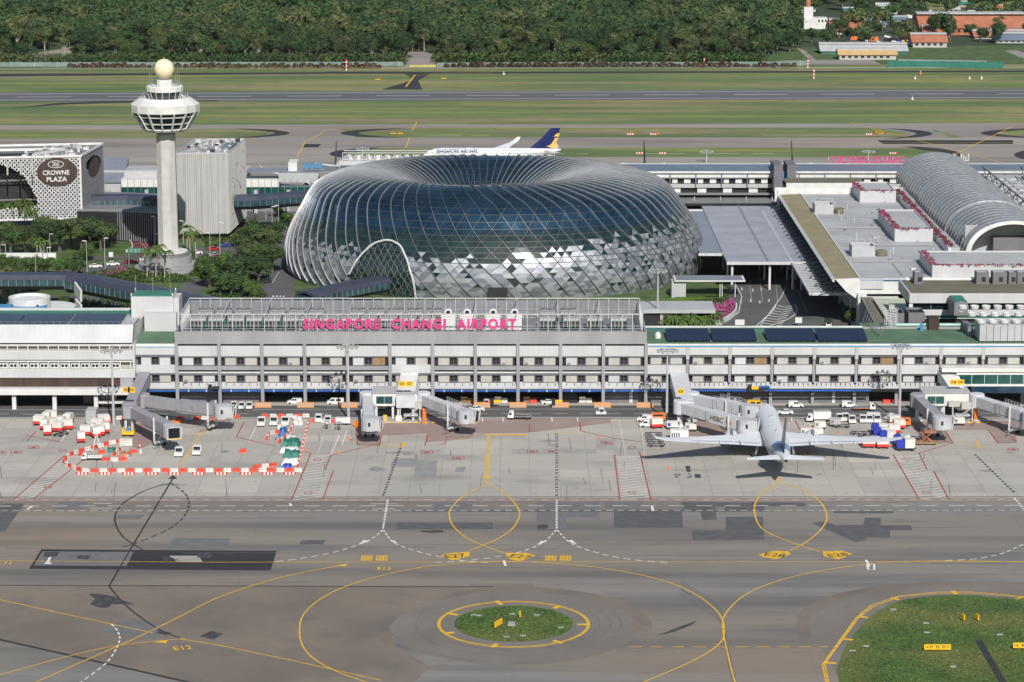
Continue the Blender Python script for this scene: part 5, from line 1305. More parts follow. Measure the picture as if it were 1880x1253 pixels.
# block with the olive roof in front of that terminal
YC = 800.; zc = hh(541, YC); xl = xx(1670, YC, zc)
t = thing('office_block', 'white office block with flat olive roof and dark window bands at right', 'building', (xl+30, YC, 0))
m = MB('white_panel').box(xl, 215, YC, YC+.5, hh(557, YC), zc+.3); m.box(xl, xl+.5, YC+.5, YC+24, hh(560, YC), zc+.3); m.box(xl+.6, 215, YC+1.3, YC+1.6, hh(581, YC), hh(570.5, YC)); m.use('white_wall').box(xl, xl+1.1, YC+.3, YC+1.8, 10, hh(557, YC)-.01)
m.use('teal_roof').box(xl+2, 215, YC+1.2, YC+1.6, hh(585, YC), hh(583, YC)); m.use('dark').box(xl+.7, 215, YC+2, YC+2.3, 10, hh(557, YC)+.5); m.use('white_wall').box(xl+2, 215, YC+1.1, YC+1.9, hh(587, YC), hh(586, YC)); m.build('wall', t)
for k in range(15):
    a, b = xl+1.3+k*5.6, xl+1.3+(k+1)*5.6-.3; w_ = MB('mid_grey').box(b, b+.2, YC+1.2, YC+1.8, hh(570, YC), hh(557, YC)).build('window', t); MB('glass').box(a, b, YC+1.5, YC+1.6, hh(570, YC), hh(557, YC)).build('pane', w_)
m = MB('olive_roof').box(xl+.5, 215, YC+.5, YC+24, zc-.4, zc); m.use('white_wall').box(xl+2, 215, YC+24.1, YC+24.6, zc-1, zc+.8); m.tube((xl+2, YC+22, zc+.6), (215, YC+22, zc+.6), .5, 8); m.build('roof', t)
for k, (a, b) in enumerate(((1679, 1695), (1793, 1816), (1823, 1849), (1852, 1866), (1868, 1890))):
    x0, x1 = xx(a, YC+17, 24), xx(b, YC+17, 24)
    u = blockthing('plant_box', 'grey plant box on the olive roof, %s' % ['alone at its left end', 'second from left', 'third from left, the widest', 'fourth from left', 'last at the right edge'][k], 'plant box', x0, x1, YC+17, YC+21.2, zc, zc+3.4, 'mauve_grey', 'light_grey', .2, 'grey boxes along the olive roof')
    MB('dark').box((x0+x1)/2-.3, (x0+x1)/2+.9, YC+16.9, YC+16.995, zc+.8, zc+2.2).build('vent', u)
t = thing('pale_roof_block', 'low block with pale green roof below the olive roofed offices', 'building', (112, 800, 0))
p = [G(1603, 548, 12), G(1660, 548, 12), G(1680, 605, 12), G(1640, 605, 12)]
M('pale_green_roof', (.46, .5, .38), (.4, .44, .33), sc=.2)
m = MB('mid_grey').prism([tuple(a[:2]) for a in p], 0, 11.7); m.use('pale_green_roof').prism([tuple(a[:2]) for a in p], 11.75, 12); m.build('roof', t)
a, b = G(1581, 546, 12.5), G(1612, 604, 12.5); m = MB('mid_grey'); m.beam((a.x, a.y, 6.4), (b.x, b.y, 6.4), .4, 12.6); m.use('olive_roof'); c = [G(1583, 546, 11), G(1602, 546, 11), G(1641, 604, 11), G(1614, 604, 11)]; m.poly([tuple(x_) for x_ in c[::-1]]); m.build('wall', t)
# things on the green roof in front of the offices
zg = T(632)-.1
m = MB('green_roof').box(X(1600), 190, YF+22.4, 777, zg-.4, zg+.02); tag(m.build('rear_green_roof', None, (X(1700), YF+22.4, zg)), 'dull green flat roof strip in front of the offices with the olive roof', 'roof')
for k, (a, b, yt, yb, Yp) in enumerate(((1641, 1660, 576, 604, 775), (1668, 1698, 575, 605, 774))):
    blockthing('grey_plant_room', 'mauve grey open topped plant room on the green roof, the %s one' % ['narrow left', 'wide right'][k], 'plant room', xx(a, Yp, 20), xx(b, Yp, 20), Yp, Yp+8, zg, hh(yt, Yp)-.5, 'mauve_grey', 'dark', .6, 'grey plant rooms on the green roof')
m = MB('mid_grey').box(xx(1752, 788, 20), xx(1777, 788, 20), 788, 799, zg, hh(556, 788)); m.use('teal_roof').box(xx(1752, 788, 20)+.3, xx(1777, 788, 20)-.3, 788.4, 798.6, hh(556, 788)+.01, hh(556, 788)+.2)
m.use('light_grey').box(xx(1761, 788, 20), xx(1768, 788, 20), 787.9, 787.995, zg+1, zg+1.4); m.box(xx(1761, 788, 20), xx(1768, 788, 20), 787.9, 787.995, zg+4, zg+4.2); tag(m.build('lift_tower', None, (xx(1765, 788, 20), 788, zg)), 'dark grey lift tower in front of the office windows', 'tower block')
t = thing('scaffold_tower', 'pale steel scaffold tower on the green roof', 'scaffold', (xx(1635, 772, 20), 772, zg)); m = MB('steel_white')
x0, x1 = xx(1626, 770, 20), xx(1646, 770, 20); zt = hh(568, 770)
for x in (x0, x0+1.2, x1-1.2, x1):
    for y in (769, 772): m.box(x-.08, x+.08, y-.08, y+.08, zg, zt)
for k in range(7):
    z = zg+.5+k*(zt-zg)/7
    for y in (769, 772): m.beam((x0, y, z), (x1, y, z), .1, .1); m.beam((x0, y, z), (x1, y, z+1), .07, .07)
m.build('frame', t); MB('cream_panel').box(x0+.8, x1-.8, 769.5, 771.5, zt, zt+1.2).build('platform', t)
t = thing('louvre_frame', 'slanting grey steel louvre frame beside the last solar array', 'steel frame', (xx(1610, 760, 19), 756, zg)); m = MB('mid_grey')
for k in range(9):
    f = k/8; a = Vector((xx(1588+f*26, 770-f*18, 19), 776-f*22, zg)); m.beam(a, a+Vector((2.2, 0, 7.5-f*4)), .12, .1)
for h in (.3, .6, .9): m.beam((xx(1588, 774, 19)+2.2*h, 776, zg+7.5*h), (xx(1614, 752, 19)+2.2*h, 754, zg+3.5*h), .12, .12)
m.build('slats', t)
o = MB('steel'); tag(MB('brown').box(xx(1706, 766, 20), xx(1724, 766, 20), 766, 771, zg, zg+3.4).build('brown_cabinet', None, (xx(1715, 766, 20), 766, zg)), 'brown box shaped cabinet on the green roof', 'cabinet')
tag(MB('blue_trim').box(xx(1690, 765, 20), xx(1696, 765, 20), 765, 766, zg, zg+1.9).build('blue_tank', None, (xx(1693, 765, 20), 765, zg)), 'small bright blue tank on the green roof', 'tank')
M('mint', (.42, .62, .56), (.36, .54, .49), sc=.5)
tag(MB('mint').tube((xx(1645, 769, 20), 769, zg+1), (xx(1704, 769, 20), 769, zg+1), .4, 8).tube((xx(1725, 769, 20), 769, zg+1), (xx(1775, 769, 20), 769, zg+1), .4, 8).build('mint_pipe', None, (xx(1700, 769, 20), 769, zg)), 'pale mint green pipe running across the green roof', 'pipe')
t = thing('chiller_bank', 'bank of white fans above grey cabinets at the right edge of the green roof', 'cooling units', (X(1840, 20), YF+6, zg))
m = MB('light_grey')
for k in range(6):
    x0 = X(1802, 20)+k*3.95; m.use('light_grey').box(x0, x0+3.8, YF+3, YF+12, zg+.3, T(601)); m.use('mid_grey').box(x0+1.8, x0+1.95, YF+2.9, YF+2.995, zg+.5, T(603))
m.build('casing', t)
for r in range(3):
    for k in range(6):
        x0 = X(1806, 20)+k*3.3-r*1.6; MB('white_wall').lathe([(1.1, T(601)+.2+r*.9), (1.3, T(601)+1.1+r*.9), (1.1, T(601)+1.1+r*.9), (.3, T(601)+.7+r*.9)], x0, YF+5+r*6, 10).build('fan', t)
m = MB('mid_grey').box(X(1790, 20), X(1800, 20), YF+12, YF+24, zg, zg+2.4); m.build('duct', t)

# ================================================================ FAR CONCOURSE
YD = 1102.
def TD(py): return hh(py, YD)
def XD(px, h=10): return xx(px, YD, h)
t = thing('far_concourse', 'long far concourse with blue grey roof and white facade right of the dome', 'terminal building', (XD(1400), YD, 0))
x0, x1 = XD(1040), XD(2000)
m = MB('roof_blue').ex([(YD-1, TD(314.5)), (YD+16, hh(301.5, YD+16)), (YD+16, hh(301.5, YD+16)-.6), (YD-1, TD(315))], x0, x1); m.use('white_wall').box(x0, x1, YD+16, YD+16.6, TD(302)-3, hh(300.8, YD+16)); m.build('roof', t)
m = MB('white_wall').box(x0, x1, YD-1.6, YD-1, TD(317.5), TD(314.5)+.1); m.box(x0, x1, YD-.7, YD, TD(326), TD(318)); m.use('light_grey').box(x0, x1, YD-.3, YD, TD(345), TD(338)); m.use('mid_grey').box(x0, x1, YD-2, YD, TD(357), TD(354)); m.use('light_grey').box(x0, x1, YD-9, YD-7, TD(372), TD(364)); m.use('white_wall').box(x0, XD(1400), YD-14, YD-12, TD(385), TD(376))
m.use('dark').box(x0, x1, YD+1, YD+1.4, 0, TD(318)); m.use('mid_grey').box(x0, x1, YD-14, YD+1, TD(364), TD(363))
k = 0; x = x0
while x < x1:
    m.use('mauve_grey').box(x, x+.5, YD-.9, YD, TD(345), TD(318)); m.use('white_wall').box(x+1.2, x+3.3, YD+.2, YD+.5, TD(337), TD(328)); m.box(x+6, x+8.6, YD+.2, YD+.5, TD(337), TD(328)); m.box(x+1, x+4.6, YD+.2, YD+.5, TD(354), TD(347))
    m.use('mauve_grey').box(x+.5, x+10.4, YD-.5, YD, TD(328), TD(326.5)); m.use('white_wall').box(x+9.7, x+9.9, YD-8, YD-7.8, TD(364), TD(356)); x += 10.5
m.build('wall', t)
for a, b in ((1417, 1433), (1441, 1458)):
    MB('mauve_grey').box(XD(a), XD(b), YD-8, YD+8, TD(348), TD(299)).build('slab_tower', t)
MB('blue_trim').box(XD(1434), XD(1440), YD-4, YD-3, TD(330), TD(313)).build('blue_panel', t)
m = MB('olive_roof').box(XD(1425), XD(1565), 1062, 1076, 17, 17.3); m.use('white_wall').box(XD(1425), XD(1600), 1061.5, 1062, 9, 17.5); m.box(XD(1440), XD(1565), 1055, 1055.5, 10, 15); m.use('olive_roof').box(XD(1440), XD(1565), 1055.5, 1061.4, 14.7, 15); tag(m.build('far_annex', None, (XD(1500), 1062, 0)), 'low annex with olive roof strips at the far end of the big terminal', 'building')
# sign seen from behind on that roof
t = thing('rear_name_sign', 'pink letters CHANGI AIRPORT seen from behind on the far roof', 'sign', (XD(1600), YD+14, TD(303)))
s_ = text_mb('CHANGI AIRPORT', 1, 'pink_letter', .01, .01, 1.1); xs = [v[0] for v in s_.v]; zs = [v[2] for v in s_.v]; k = (XD(1668)-XD(1528))/(max(xs)-min(xs)); kz = (TD(289)-TD(299))/(max(zs)-min(zs))
s_.v = [(-a*k+XD(1598)+.3*k, YD+16-b*10, (c-min(zs))*kz+hh(299, YD+16)) for a, b, c in s_.v]; s_.build('lettering', t)
m = MB('pink_letter'); [m.box(XD(1528), XD(1668), YD+16.3, YD+16.4, hh(q, YD+16), hh(q, YD+16)+.2) for q in (289, 299.5)]; m.use('steel_white'); [m.box(XD(1528+i*10), XD(1528+i*10)+.15, YD+16.3, YD+16.5, TD(304), hh(289, YD+16)) for i in range(15)]; m.build('support_rails', t)
m = MB('steel_white').box(XD(1735), XD(1780), YD+6, YD+7, TD(300), TD(298)); [m.tube((XD(1740+i*4.5), YD+6, TD(300)), (XD(1740+i*4.5), YD+6, TD(286+(i % 3)*3)), .35, 6) for i in range(10)]; m.use('pink_letter').box(XD(1720), XD(1760), YD+8, YD+8.4, TD(300), TD(289)); m.use('terracotta').box(XD(1745), XD(1778), YD-6, YD+4, TD(312), TD(303)); tag(m.build('roof_flues', None, (XD(1760), YD+6, TD(303))), 'group of thin white flues over a salmon coloured box beyond the vault', 'flues')
# left part of the far concourse
t = thing('far_wing', 'pale far concourse wing with teal glass behind the control tower', 'terminal building', (XD(400), YD, 0))
x0, x1 = XD(150), XD(590)
m = MB('light_grey').box(x0, XD(452), YD+10, YD+25, TD(345), TD(320)); m.use('roof_canopy').ex([(YD, TD(335)), (YD+25, TD(318)+3), (YD+25, TD(318)), (YD, TD(336))], x0, XD(222)); m.use('white_wall').box(XD(222), XD(512), YD, YD+9.9, TD(344), TD(330)); m.use('glass_teal').box(XD(222), XD(590), YD+.3, YD+5, TD(357), TD(344.1)); m.use('light_grey').box(XD(187), XD(221.5), YD-.2, YD+9, TD(358), TD(338))
m.use('light_grey').box(XD(512), XD(588), YD, YD+10, TD(335), TD(317)); m.use('roof_canopy').box(XD(452), XD(588), YD-.2, YD+12, TD(317), TD(315.5)); m.use('mid_grey').box(x0, x1, YD-1, YD+.2, 0, TD(357.5))
[m.use('mid_grey').box(XD(222+i*12), XD(222+i*12)+.2, YD-.05, YD+.25, TD(357), TD(330)) for i in range(30)]
m.build('wall', t)
m = MB('mid_grey').box(XD(588), XD(640), YD-4, YD+10, TD(345), TD(312)); m.use('mauve_grey').box(XD(625), XD(671), YD-6, YD+6, TD(340), TD(305)); m.use('blue_trim').box(XD(643), XD(650), YD-6.2, YD-6.01, TD(322), TD(316)); m.build('core_block', t)
tag(MB('white_wall').box(XD(529), XD(545), YD+2, YD+12, TD(317), TD(300)).build('roof_lift_house', None, (XD(537), YD, TD(317))), 'small white slanting lift house on the far concourse roof', 'lift house')
s_ = text_mb('NNEE', 1, 'blue_trim', .02, .03); xs = [v[0] for v in s_.v]; zs = [v[2] for v in s_.v]; k = (XD(593)-XD(559))/(max(xs)-min(xs)); kz = (TD(300)-TD(309.5))/(max(zs)-min(zs)); s_.v = [((a-min(xs))*k+XD(559), YD+b*8, (c-min(zs))*kz+TD(309.5)) for a, b, c in s_.v]; s_.use('steel'); s_.box(XD(558), XD(594), YD+.3, YD+.5, TD(312), TD(310))
tag(s_.build('blue_letter_sign', None, (XD(576), YD, TD(312))), 'row of blue letters on the far concourse roof left of the dome', 'sign')
# rooftop plant with white frames behind the dome
t = thing('far_roof_plant', 'long row of white framed cooling plant on the roof behind the dome', 'cooling plant', (XD(820), YD+6, TD(312)))
m = MB('white_panel').box(XD(622), XD(1020), YD+2, YD+3, TD(312), TD(297)); m.use('light_grey').box(XD(622), XD(1020), YD+3, YD+14, TD(312), TD(299)); m.build('wall', t)
m = MB('steel_white')
for q in (284, 296): m.box(XD(628), XD(1018), YD+6, YD+6.3, TD(q)-.3, TD(q)); m.box(XD(628), XD(1018), YD+13, YD+13.3, TD(q)-.3, TD(q))
for i in range(34): xx_ = XD(628)+i*(XD(1018)-XD(628))/33; m.box(xx_-.12, xx_+.12, YD+6, YD+6.4, TD(300), TD(284))
m.build('frame', t)
for i in range(22):
    xx_ = XD(640)+i*(XD(1010)-XD(640))/21; m = MB('white_wall').lathe([(1.4, TD(299)), (1.5, TD(291)), (1.2, TD(291)), (.4, TD(293))], xx_, YD+9, 10); m.build('fan', t)

# ================================================================ LINKS AND LANDSIDE STRUCTURES
def tubebridge(name, label, pts, w, h, glassy=True, cat='link bridge'):
    t = thing(name, label, cat, (pts[0][0], pts[0][1], 0)); pts = [Vector(p) for p in pts]
    def sec(prof):
        rings = []
        for i, p in enumerate(pts):
            d = (pts[min(i+1, len(pts)-1)]-pts[max(i-1, 0)]); d.z = 0; d.normalize(); n = Vector((d.y, -d.x, 0)); rings.append([p+n*a*w+Vector((0, 0, b*h)) for a, b in prof])
        return rings
    M_ = MB('navy_roof').loft(sec([(-.5, .62), (-.36, .9), (0, 1), (.36, .9), (.5, .62), (.46, .6), (0, .85), (-.46, .6)])); M_.build('roof', t)
    MB('glass_bridge' if glassy else 'mid_grey').loft(sec([(-.49, .18), (-.49, .62), (.49, .62), (.49, .18)])).build('glazing', t)
    MB('dark_metal').loft(sec([(-.5, .18), (-.34, -.1), (.34, -.1), (.5, .18)])).build('deck', t)
    m = MB('steel')
    L = sum((b-a).length for a, b in zip(pts, pts[1:])); n_ = int(L/2.4)
    for a, b in zip(pts, pts[1:]):
        k = max(1, int((b-a).length/2.4)); d = (b-a); d.z = 0; d.normalize(); n = Vector((d.y, -d.x, 0))
        for i in range(k): p = a.lerp(b, i/k); m.beam(p+n*w*.5+Vector((0, 0, .18*h)), p+n*w*.5+Vector((0, 0, .62*h)), .12, .12)
    m.build('mullions', t)
    return t
M('navy_roof', (.05, .055, .085), (.04, .045, .07), sc=.3, rough=.4)
M('glass_bridge', (.04, .09, .11), (.02, .045, .06), sc=.25, rough=.08, spec=.9)
def GG(px, py, h): p = G(px, py, h); return (p.x, p.y, h)
a = tubebridge('skytrain_link', 'dark blue roofed glass link bridge curving down behind the stair tower', [GG(134, 532, 7), GG(170, 536, 7), GG(230, 548, 7), (*GG(310, 562, 7)[:2], 7), GG(380, 576, 7), GG(450, 590, 7)], 9, 5.6)
b = tubebridge('straight_link', 'straight dark roofed glass link bridge at the left edge behind the tank', [GG(-60, 527, 7), GG(20, 527, 7), GG(134, 527, 7)], 8, 5)
tubebridge('far_tube', 'curved glass walkway tube behind the control tower', [(*G(170, 380, 10)[:2], 10), (*G(240, 379, 10)[:2], 10), (*G(330, 384, 10)[:2], 10), (*G(470, 380, 10)[:2], 10), (*G(590, 371, 10)[:2], 10)], 9, 5)
for px in (200, 270, 470, 530, 570):
    p = G(px, 392); m = MB('light_grey').box(p.x-.7, p.x+.7, p.y, p.y+1.4, 0, 9.5); tag(m.build('viaduct_pier', None, p), 'pale pier under the far walkway tube near x', 'pier', 'piers under the far walkway tube'); bpy.context.scene.collection.objects[-1]['label'] = 'pale square pier holding up the far glass walkway tube'
tubebridge('dome_link', 'grey covered bridge leading into the arch of the dome', [GG(560, 560, 5), GG(620, 547, 5), GG(700, 532, 5)], 9, 4.6)
m = MB('cream_panel').box(*[xx(q, 905, 8) for q in (634, 662)], 900, 910, 0, 12); m.use('dark').box(xx(637, 905, 8), xx(647, 905, 8), 899.9, 899.99, 8.8, 11); tag(m.build('arch_kiosk', None, (xx(648, 905, 8), 905, 0)), 'small boxy grey block beside the arch of the dome', 'block') if False else None
t = thing('white_pylon', 'slanting white stepped fin wall behind the white wing', 'wall', G(144, 580)); p = G(135, 560, 4); q = G(150, 575, 2)
m = MB('white_wall'); m.beam((p.x, p.y+4, 9), (q.x, q.y, 7.5), .6, 4); m.beam((p.x+1, p.y-2, 4), (q.x+.5, q.y-4, 3), .6, 5); m.build('wall', t)
# dark ribbed car park wall between hotel and tower
a, b = G(172, 440, 0), G(290, 448, 0); t = thing('dark_podium', 'dark vertically ribbed podium between the hotel and the control tower', 'building', a)
m = MB('dark').prism([(a.x-6, a.y), (b.x+6, b.y), (b.x+10, b.y+50), (a.x-4, a.y+50)], 0, 11); m.build('wall', t)
m = MB('mid_grey')
for i in range(30): p = Vector(a).lerp(b, i/29); m.box(p.x, p.x+.35, p.y-.45, p.y-.05, .5, 11)
m.box(a.x-6, b.x+6, a.y-.5, a.y, 11, 11.8); m.build('ribs', t)
m = MB('mid_grey').prism([(a.x-6, a.y+1), (b.x+6, b.y+1), (b.x+10, b.y+49), (a.x-4, a.y+49)], 11.05, 11.3); m.build('roof', t)
t = thing('bus_ramp_wall', 'curved white parapet wall of the red bus ramp', 'wall', G(200, 425)); pts = [G(x_, y_) for x_, y_ in smoothpts([(188, 419), (215, 421), (250, 428), (280, 438), (300, 452)])]
m = MB('white_wall'); [m.beam((p.x, p.y, 1.), (q.x, q.y, 1.), .4, 2) for p, q in zip(pts, pts[1:])]; m.build('wall', t)
m = MB('red'); [m.beam((p.x, p.y-.24, 1.3), (q.x, q.y-.24, 1.3), .08, .9) for p, q in list(zip(pts, pts[1:]))[6:9]]; m.use('blue_trim'); [m.beam((p.x, p.y-.3, 1.3), (q.x, q.y-.3, 1.3), .06, .6) for p, q in list(zip(pts, pts[1:]))[7:8]]; m.build('banner', t)
t = thing('bus_ramp_kerb', 'inner white kerb wall of the red bus ramp', 'wall', G(230, 445)); pts = [G(x_, y_) for x_, y_ in smoothpts([(222, 433), (238, 445), (243, 458), (232, 464)])]; m = MB('white_wall'); [m.beam((p.x, p.y, .5), (q.x, q.y, .5), .4, 1) for p, q in zip(pts, pts[1:])]; m.build('wall', t)
tag(MB('white_wall').box(G(-20, 478).x, G(103, 478).x, G(50, 478).y, G(50, 478).y+1, 0, 2.6).build('boundary_wall', None, G(40, 478)), 'long low white wall among the trees below the hotel', 'wall')
# buildings beside the dome
t = blockthing('garden_kiosk', 'small pale grey kiosk block right of the dome foot', 'kiosk', G(1233, 547, 0).x, G(1259, 547, 0).x, G(1245, 547).y, G(1245, 547).y+6, 0, 5.2, 'light_grey', 'white_wall', .3)
t = thing('flat_canopy', 'thin white flat canopy on slim posts beside the garden kiosk', 'canopy', G(1300, 548)); y_ = G(1300, 547).y
m = MB('white_wall').box(xx(1238, y_, 5), xx(1368, y_, 5), y_-1, y_+9, 5.7, 6.1); m.use('roof_canopy').box(xx(1242, y_, 5), xx(1364, y_, 5), y_-.5, y_+8.5, 6.11, 6.2); m.build('roof', t)
for q in (1322, 1326, 1350): MB('white_wall').tube((xx(q, y_, 3), y_+.5, 0), (xx(q, y_, 3), y_+.5, 5.7), .16, 6).build('column', t)
p, q = G(1178, 598), G(1290, 598); t = thing('garden_terrace', 'low dark fronted terrace building with a white roof edge below the gardens', 'building', p)
m = MB('dark').box(p.x, q.x-8, p.y, p.y+10, 0, 4.2); m.use('light_grey').box(p.x-1, q.x+4, p.y-1, p.y+14, 4.2, 5.4); m.use('cream_panel').box(p.x+6, p.x+7, p.y-.1, p.y-.02, .5, 3.6); m.build('wall', t)
t = thing('curved_garden_wall', 'curved white garden wall sweeping round the palms by the road', 'wall', G(1300, 600)); pts = [G(x_, y_, 0) for x_, y_ in smoothpts([(1272, 602), (1310, 600), (1335, 590), (1350, 578), (1352, 566)])]
m = MB('white_wall'); [m.beam((p.x, p.y, .9), (q.x, q.y, .9), .5, 1.8) for p, q in zip(pts, pts[1:])]; m.build('wall', t)
m = MB('flower_pink'); rr_ = random.Random(3)
for p, q in zip(pts, pts[1:]):
    for _ in range(10): w_ = p.lerp(q, rr_.random()); leafclump(m, (w_.x-1.2, w_.y+1, 1.7), .5, 5, rr_, ['flower_pink'], .5, .35)
tag(m.build('flower_border', None, pts[0]), 'strip of pink flowers along the curved white garden wall', 'flower border')
# ================================================================ TREES
def crown_mb(mb, rnd, r, h, z0, k, mats, ls, lobes=7, core='leaf_dark'):
    """crown of many leaf clumps spread over several uneven lobes"""
    L = [(0, 0, z0+h*.5, r*.62, h*.45)]
    for i in range(lobes):
        a = rnd.uniform(0, 2*pi); d = r*rnd.uniform(.3, .68); s = r*rnd.uniform(.3, .5)
        L.append((d*cos(a), d*sin(a), z0+h*rnd.uniform(.25, .8), s, min(s, h*.4)*rnd.uniform(.7, 1)))
    tot = sum(l[3]**2 for l in L)
    for cx, cy, cz, rx, rz in L:
        mb.use(core); n = 7; rings = []
        for q in (.2, .5, .8): a_ = pi*q; rings.append([(cx+rx*.72*sin(a_)*cos(2*pi*i/n)*rnd.uniform(.8, 1.1), cy+rx*.72*sin(a_)*sin(2*pi*i/n)*rnd.uniform(.8, 1.1), cz-rz*.72*cos(a_)) for i in range(n)])
        mb.loft(rings)
        lm = rnd.choice(mats)
        for _ in range(int(k*rx*rx/tot)):
            a, b = rnd.uniform(0, 2*pi), rnd.uniform(-.75, 1); c = sqrt(1-b*b); f = rnd.uniform(.8, 1.08)
            p = Vector((cx+rx*f*c*cos(a), cy+rx*f*c*sin(a), cz+rz*f*b)); n_ = Vector((c*cos(a), c*sin(a), b+.25))+Vector((rnd.uniform(-.6, .6), rnd.uniform(-.6, .6), rnd.uniform(-.4, .6))); n_.normalize()
            u = n_.orthogonal().normalized(); u.rotate(Matrix.Rotation(rnd.uniform(0, 6.3), 3, n_)) ; v = n_.cross(u); s = ls*rnd.uniform(.55, 1.25)
            mb.use(lm if rnd.random() < .8 else rnd.choice(mats)); mb.add([p-u*s, p-v*s*.7-n_*s*.2, p+u*s, p+v*s*.7-n_*s*.15], [(0, 1, 2, 3)])
def tree(name, label, cat, seed, r, h, zt, k, mats, ls, group, bark='bark', lobes=7, limbs=4, loc=(0, 0, 0)):
    rnd = random.Random(seed); t = thing(name, label, cat, loc, 0, group)
    c = MB(); crown_mb(c, rnd, r, h, zt, k, mats, ls, lobes); c.build('crown', t, rel=False)
    m = MB(bark); m.tube((0, 0, 0), (0, 0, zt+h*.3), r*.06+.12, 6, r*.035+.05)
    for i in range(limbs):
        a = 2*pi*i/limbs+rnd.uniform(0, 1); m.tube((0, 0, zt*.75), (r*.55*cos(a), r*.55*sin(a), zt+h*rnd.uniform(.3, .55)), r*.03+.06, 5, .05)
    m.build('trunk', t, rel=False); return t
KINDS = [('broadleaf_tree', 'dark green broadleaf tree', ['leaf_deep', 'leaf_dark'], 'bark'), ('broadleaf_tree', 'mid green rounded tree', ['leaf_mid', 'leaf_soft'], 'bark'),
         ('broadleaf_tree', 'olive green thin crowned tree', ['leaf_olive', 'leaf_mid'], 'pale_bark'), ('broadleaf_tree', 'broad deep green spreading tree', ['leaf_dark', 'leaf_soft'], 'bark'), ('bare_tree', 'pale trunked sparse tree', ['leaf_olive', 'leaf_olive'], 'pale_bark')]
forest = []
for i, (nm, lb, mats, bk) in enumerate(KINDS):
    for j in range(2):
        r, h = (8.2, 11.5) if i != 4 else (5.5, 8); h *= 1+.12*j; zt = 4.5+j if i != 4 else 9
        forest.append((i, tree(nm, lb+' in the front of the forest beyond the airfield fence', 'tree', 20+i*3+j, r*(1-.1*j), h, zt, 1300 if i != 4 else 160, mats, .56, 'trees in the front of the forest', bk, 8 if i != 4 else 4, 5 if i != 4 else 8)))
for k in range(4):
    pass
rnd = random.Random(77)
def clear(x, y):     # photo pixels where the ground is open
    if y < 118 and inpoly(x, y, [(1395, 126), (1400, 108), (1440, 92), (1475, 88), (1480, 100), (1560, 92), (1680, 90), (1900, 84), (1900, 126)]): return True
    if inpoly(x, y, [(0, 125), (20, 112), (75, 95), (150, 84), (150, 100), (75, 125)]) or inpoly(x, y, [(742, 126), (748, 96), (795, 96), (802, 126)]): return True
    if x > 1470 and y > 6 and rnd.random() < .86: return True
    if 1460 < x < 1540 and 25 < y < 75: return True
    if inpoly(x, y, [(1100, 50), (1200, 60), (1340, 110), (1400, 118), (1400, 60), (1100, 20)]) and rnd.random() < .25: return True
    return False
spots = []
Yc = 1712.
while Yc < 2360:
    wx = 1000/F*(Yc*CT+35)
    x = -wx+rnd.uniform(0, 10)
    while x < wx:
        p = Vector((x+rnd.uniform(-3.5, 3.5), Yc+rnd.uniform(-4, 4), 0)); q = P(p)
        if not clear(*q) and -40 < q[0] < 1920: spots.append(p)
        x += rnd.uniform(9, 16)
    Yc += 11
spots.sort(key=lambda p: p.y)
NT = 285
used = set()
for n, p in enumerate(spots[:NT]):
    i, t = rnd.choice([f for f in forest if f[0] != 4 or rnd.random() < .35]); sc_ = rnd.uniform(.55, 1.18); rz = rnd.uniform(0, 6.28)
    if p.y < 1725: sc_ *= .8
    if t.name not in used: used.add(t.name); t.location = p; t.rotation_euler.z = rz; t.scale = (sc_,)*3
    else: dup(t, p, rz, scale=(sc_, sc_, sc_*rnd.uniform(.85, 1.15)))
# the rest of the wood as one mass
protos = []
for s_ in range(6):
    rr2 = random.Random(200+s_); mb = MB(); crown_mb(mb, rr2, 8.8, 12, 4.2, 520, [KINDS[0][2], KINDS[1][2], KINDS[3][2], ['leaf_olive', 'leaf_soft'], ['leaf_dark'], ['leaf_soft', 'leaf_mid']][s_], .78, 7)
    if s_ % 2: mb.use('pale_bark').tube((0, 0, 0), (0, 0, 9), .5, 5, .3)
    vv = np.array(mb.v); protos.append((vv, mb.f, mb.mi, mb.mats))
mats_all = ['leaf_soft', 'leaf_deep', 'leaf_dark', 'leaf_mid', 'leaf_olive', 'leaf_bright', 'pale_bark']
VV, FF, LT, MI = [], [], [], []; off = 0
prep = []
for vv, f, mi_, mt in protos: prep.append((vv, np.concatenate([np.array(a) for a in f]), np.array([len(a) for a in f]), np.array([mats_all.index(mt[i]) for i in mi_])))
for p in spots[NT:]:
    vv, fl, ln, mi_ = prep[rnd.randrange(6)]; a = rnd.uniform(0, 6.28); s_ = rnd.uniform(.5, 1.22); c_, d_ = cos(a)*s_, sin(a)*s_
    w_ = np.empty_like(vv); w_[:, 0] = vv[:, 0]*c_-vv[:, 1]*d_+p.x; w_[:, 1] = vv[:, 0]*d_+vv[:, 1]*c_+p.y; w_[:, 2] = vv[:, 2]*s_*rnd.uniform(.85, 1.2)
    VV.append(w_); FF.append(fl+off); LT.append(ln); MI.append(mi_); off += len(vv)
VV = np.concatenate(VV); FF = np.concatenate(FF); LT = np.concatenate(LT); MI = np.concatenate(MI)
me = bpy.data.meshes.new('forest'); me.vertices.add(len(VV)); me.vertices.foreach_set('co', VV.astype(np.float32).ravel()); me.loops.add(len(FF)); me.loops.foreach_set('vertex_index', FF.astype(np.int32))
me.polygons.add(len(LT)); st_ = np.concatenate([[0], np.cumsum(LT)[:-1]]); me.polygons.foreach_set('loop_start', st_.astype(np.int32)); me.polygons.foreach_set('material_index', MI.astype(np.int32))
for q in mats_all: me.materials.append(MT[q])
me.update(); me.validate(); o = bpy.data.objects.new('forest', me); C.objects.link(o); tag(o, kind='stuff')
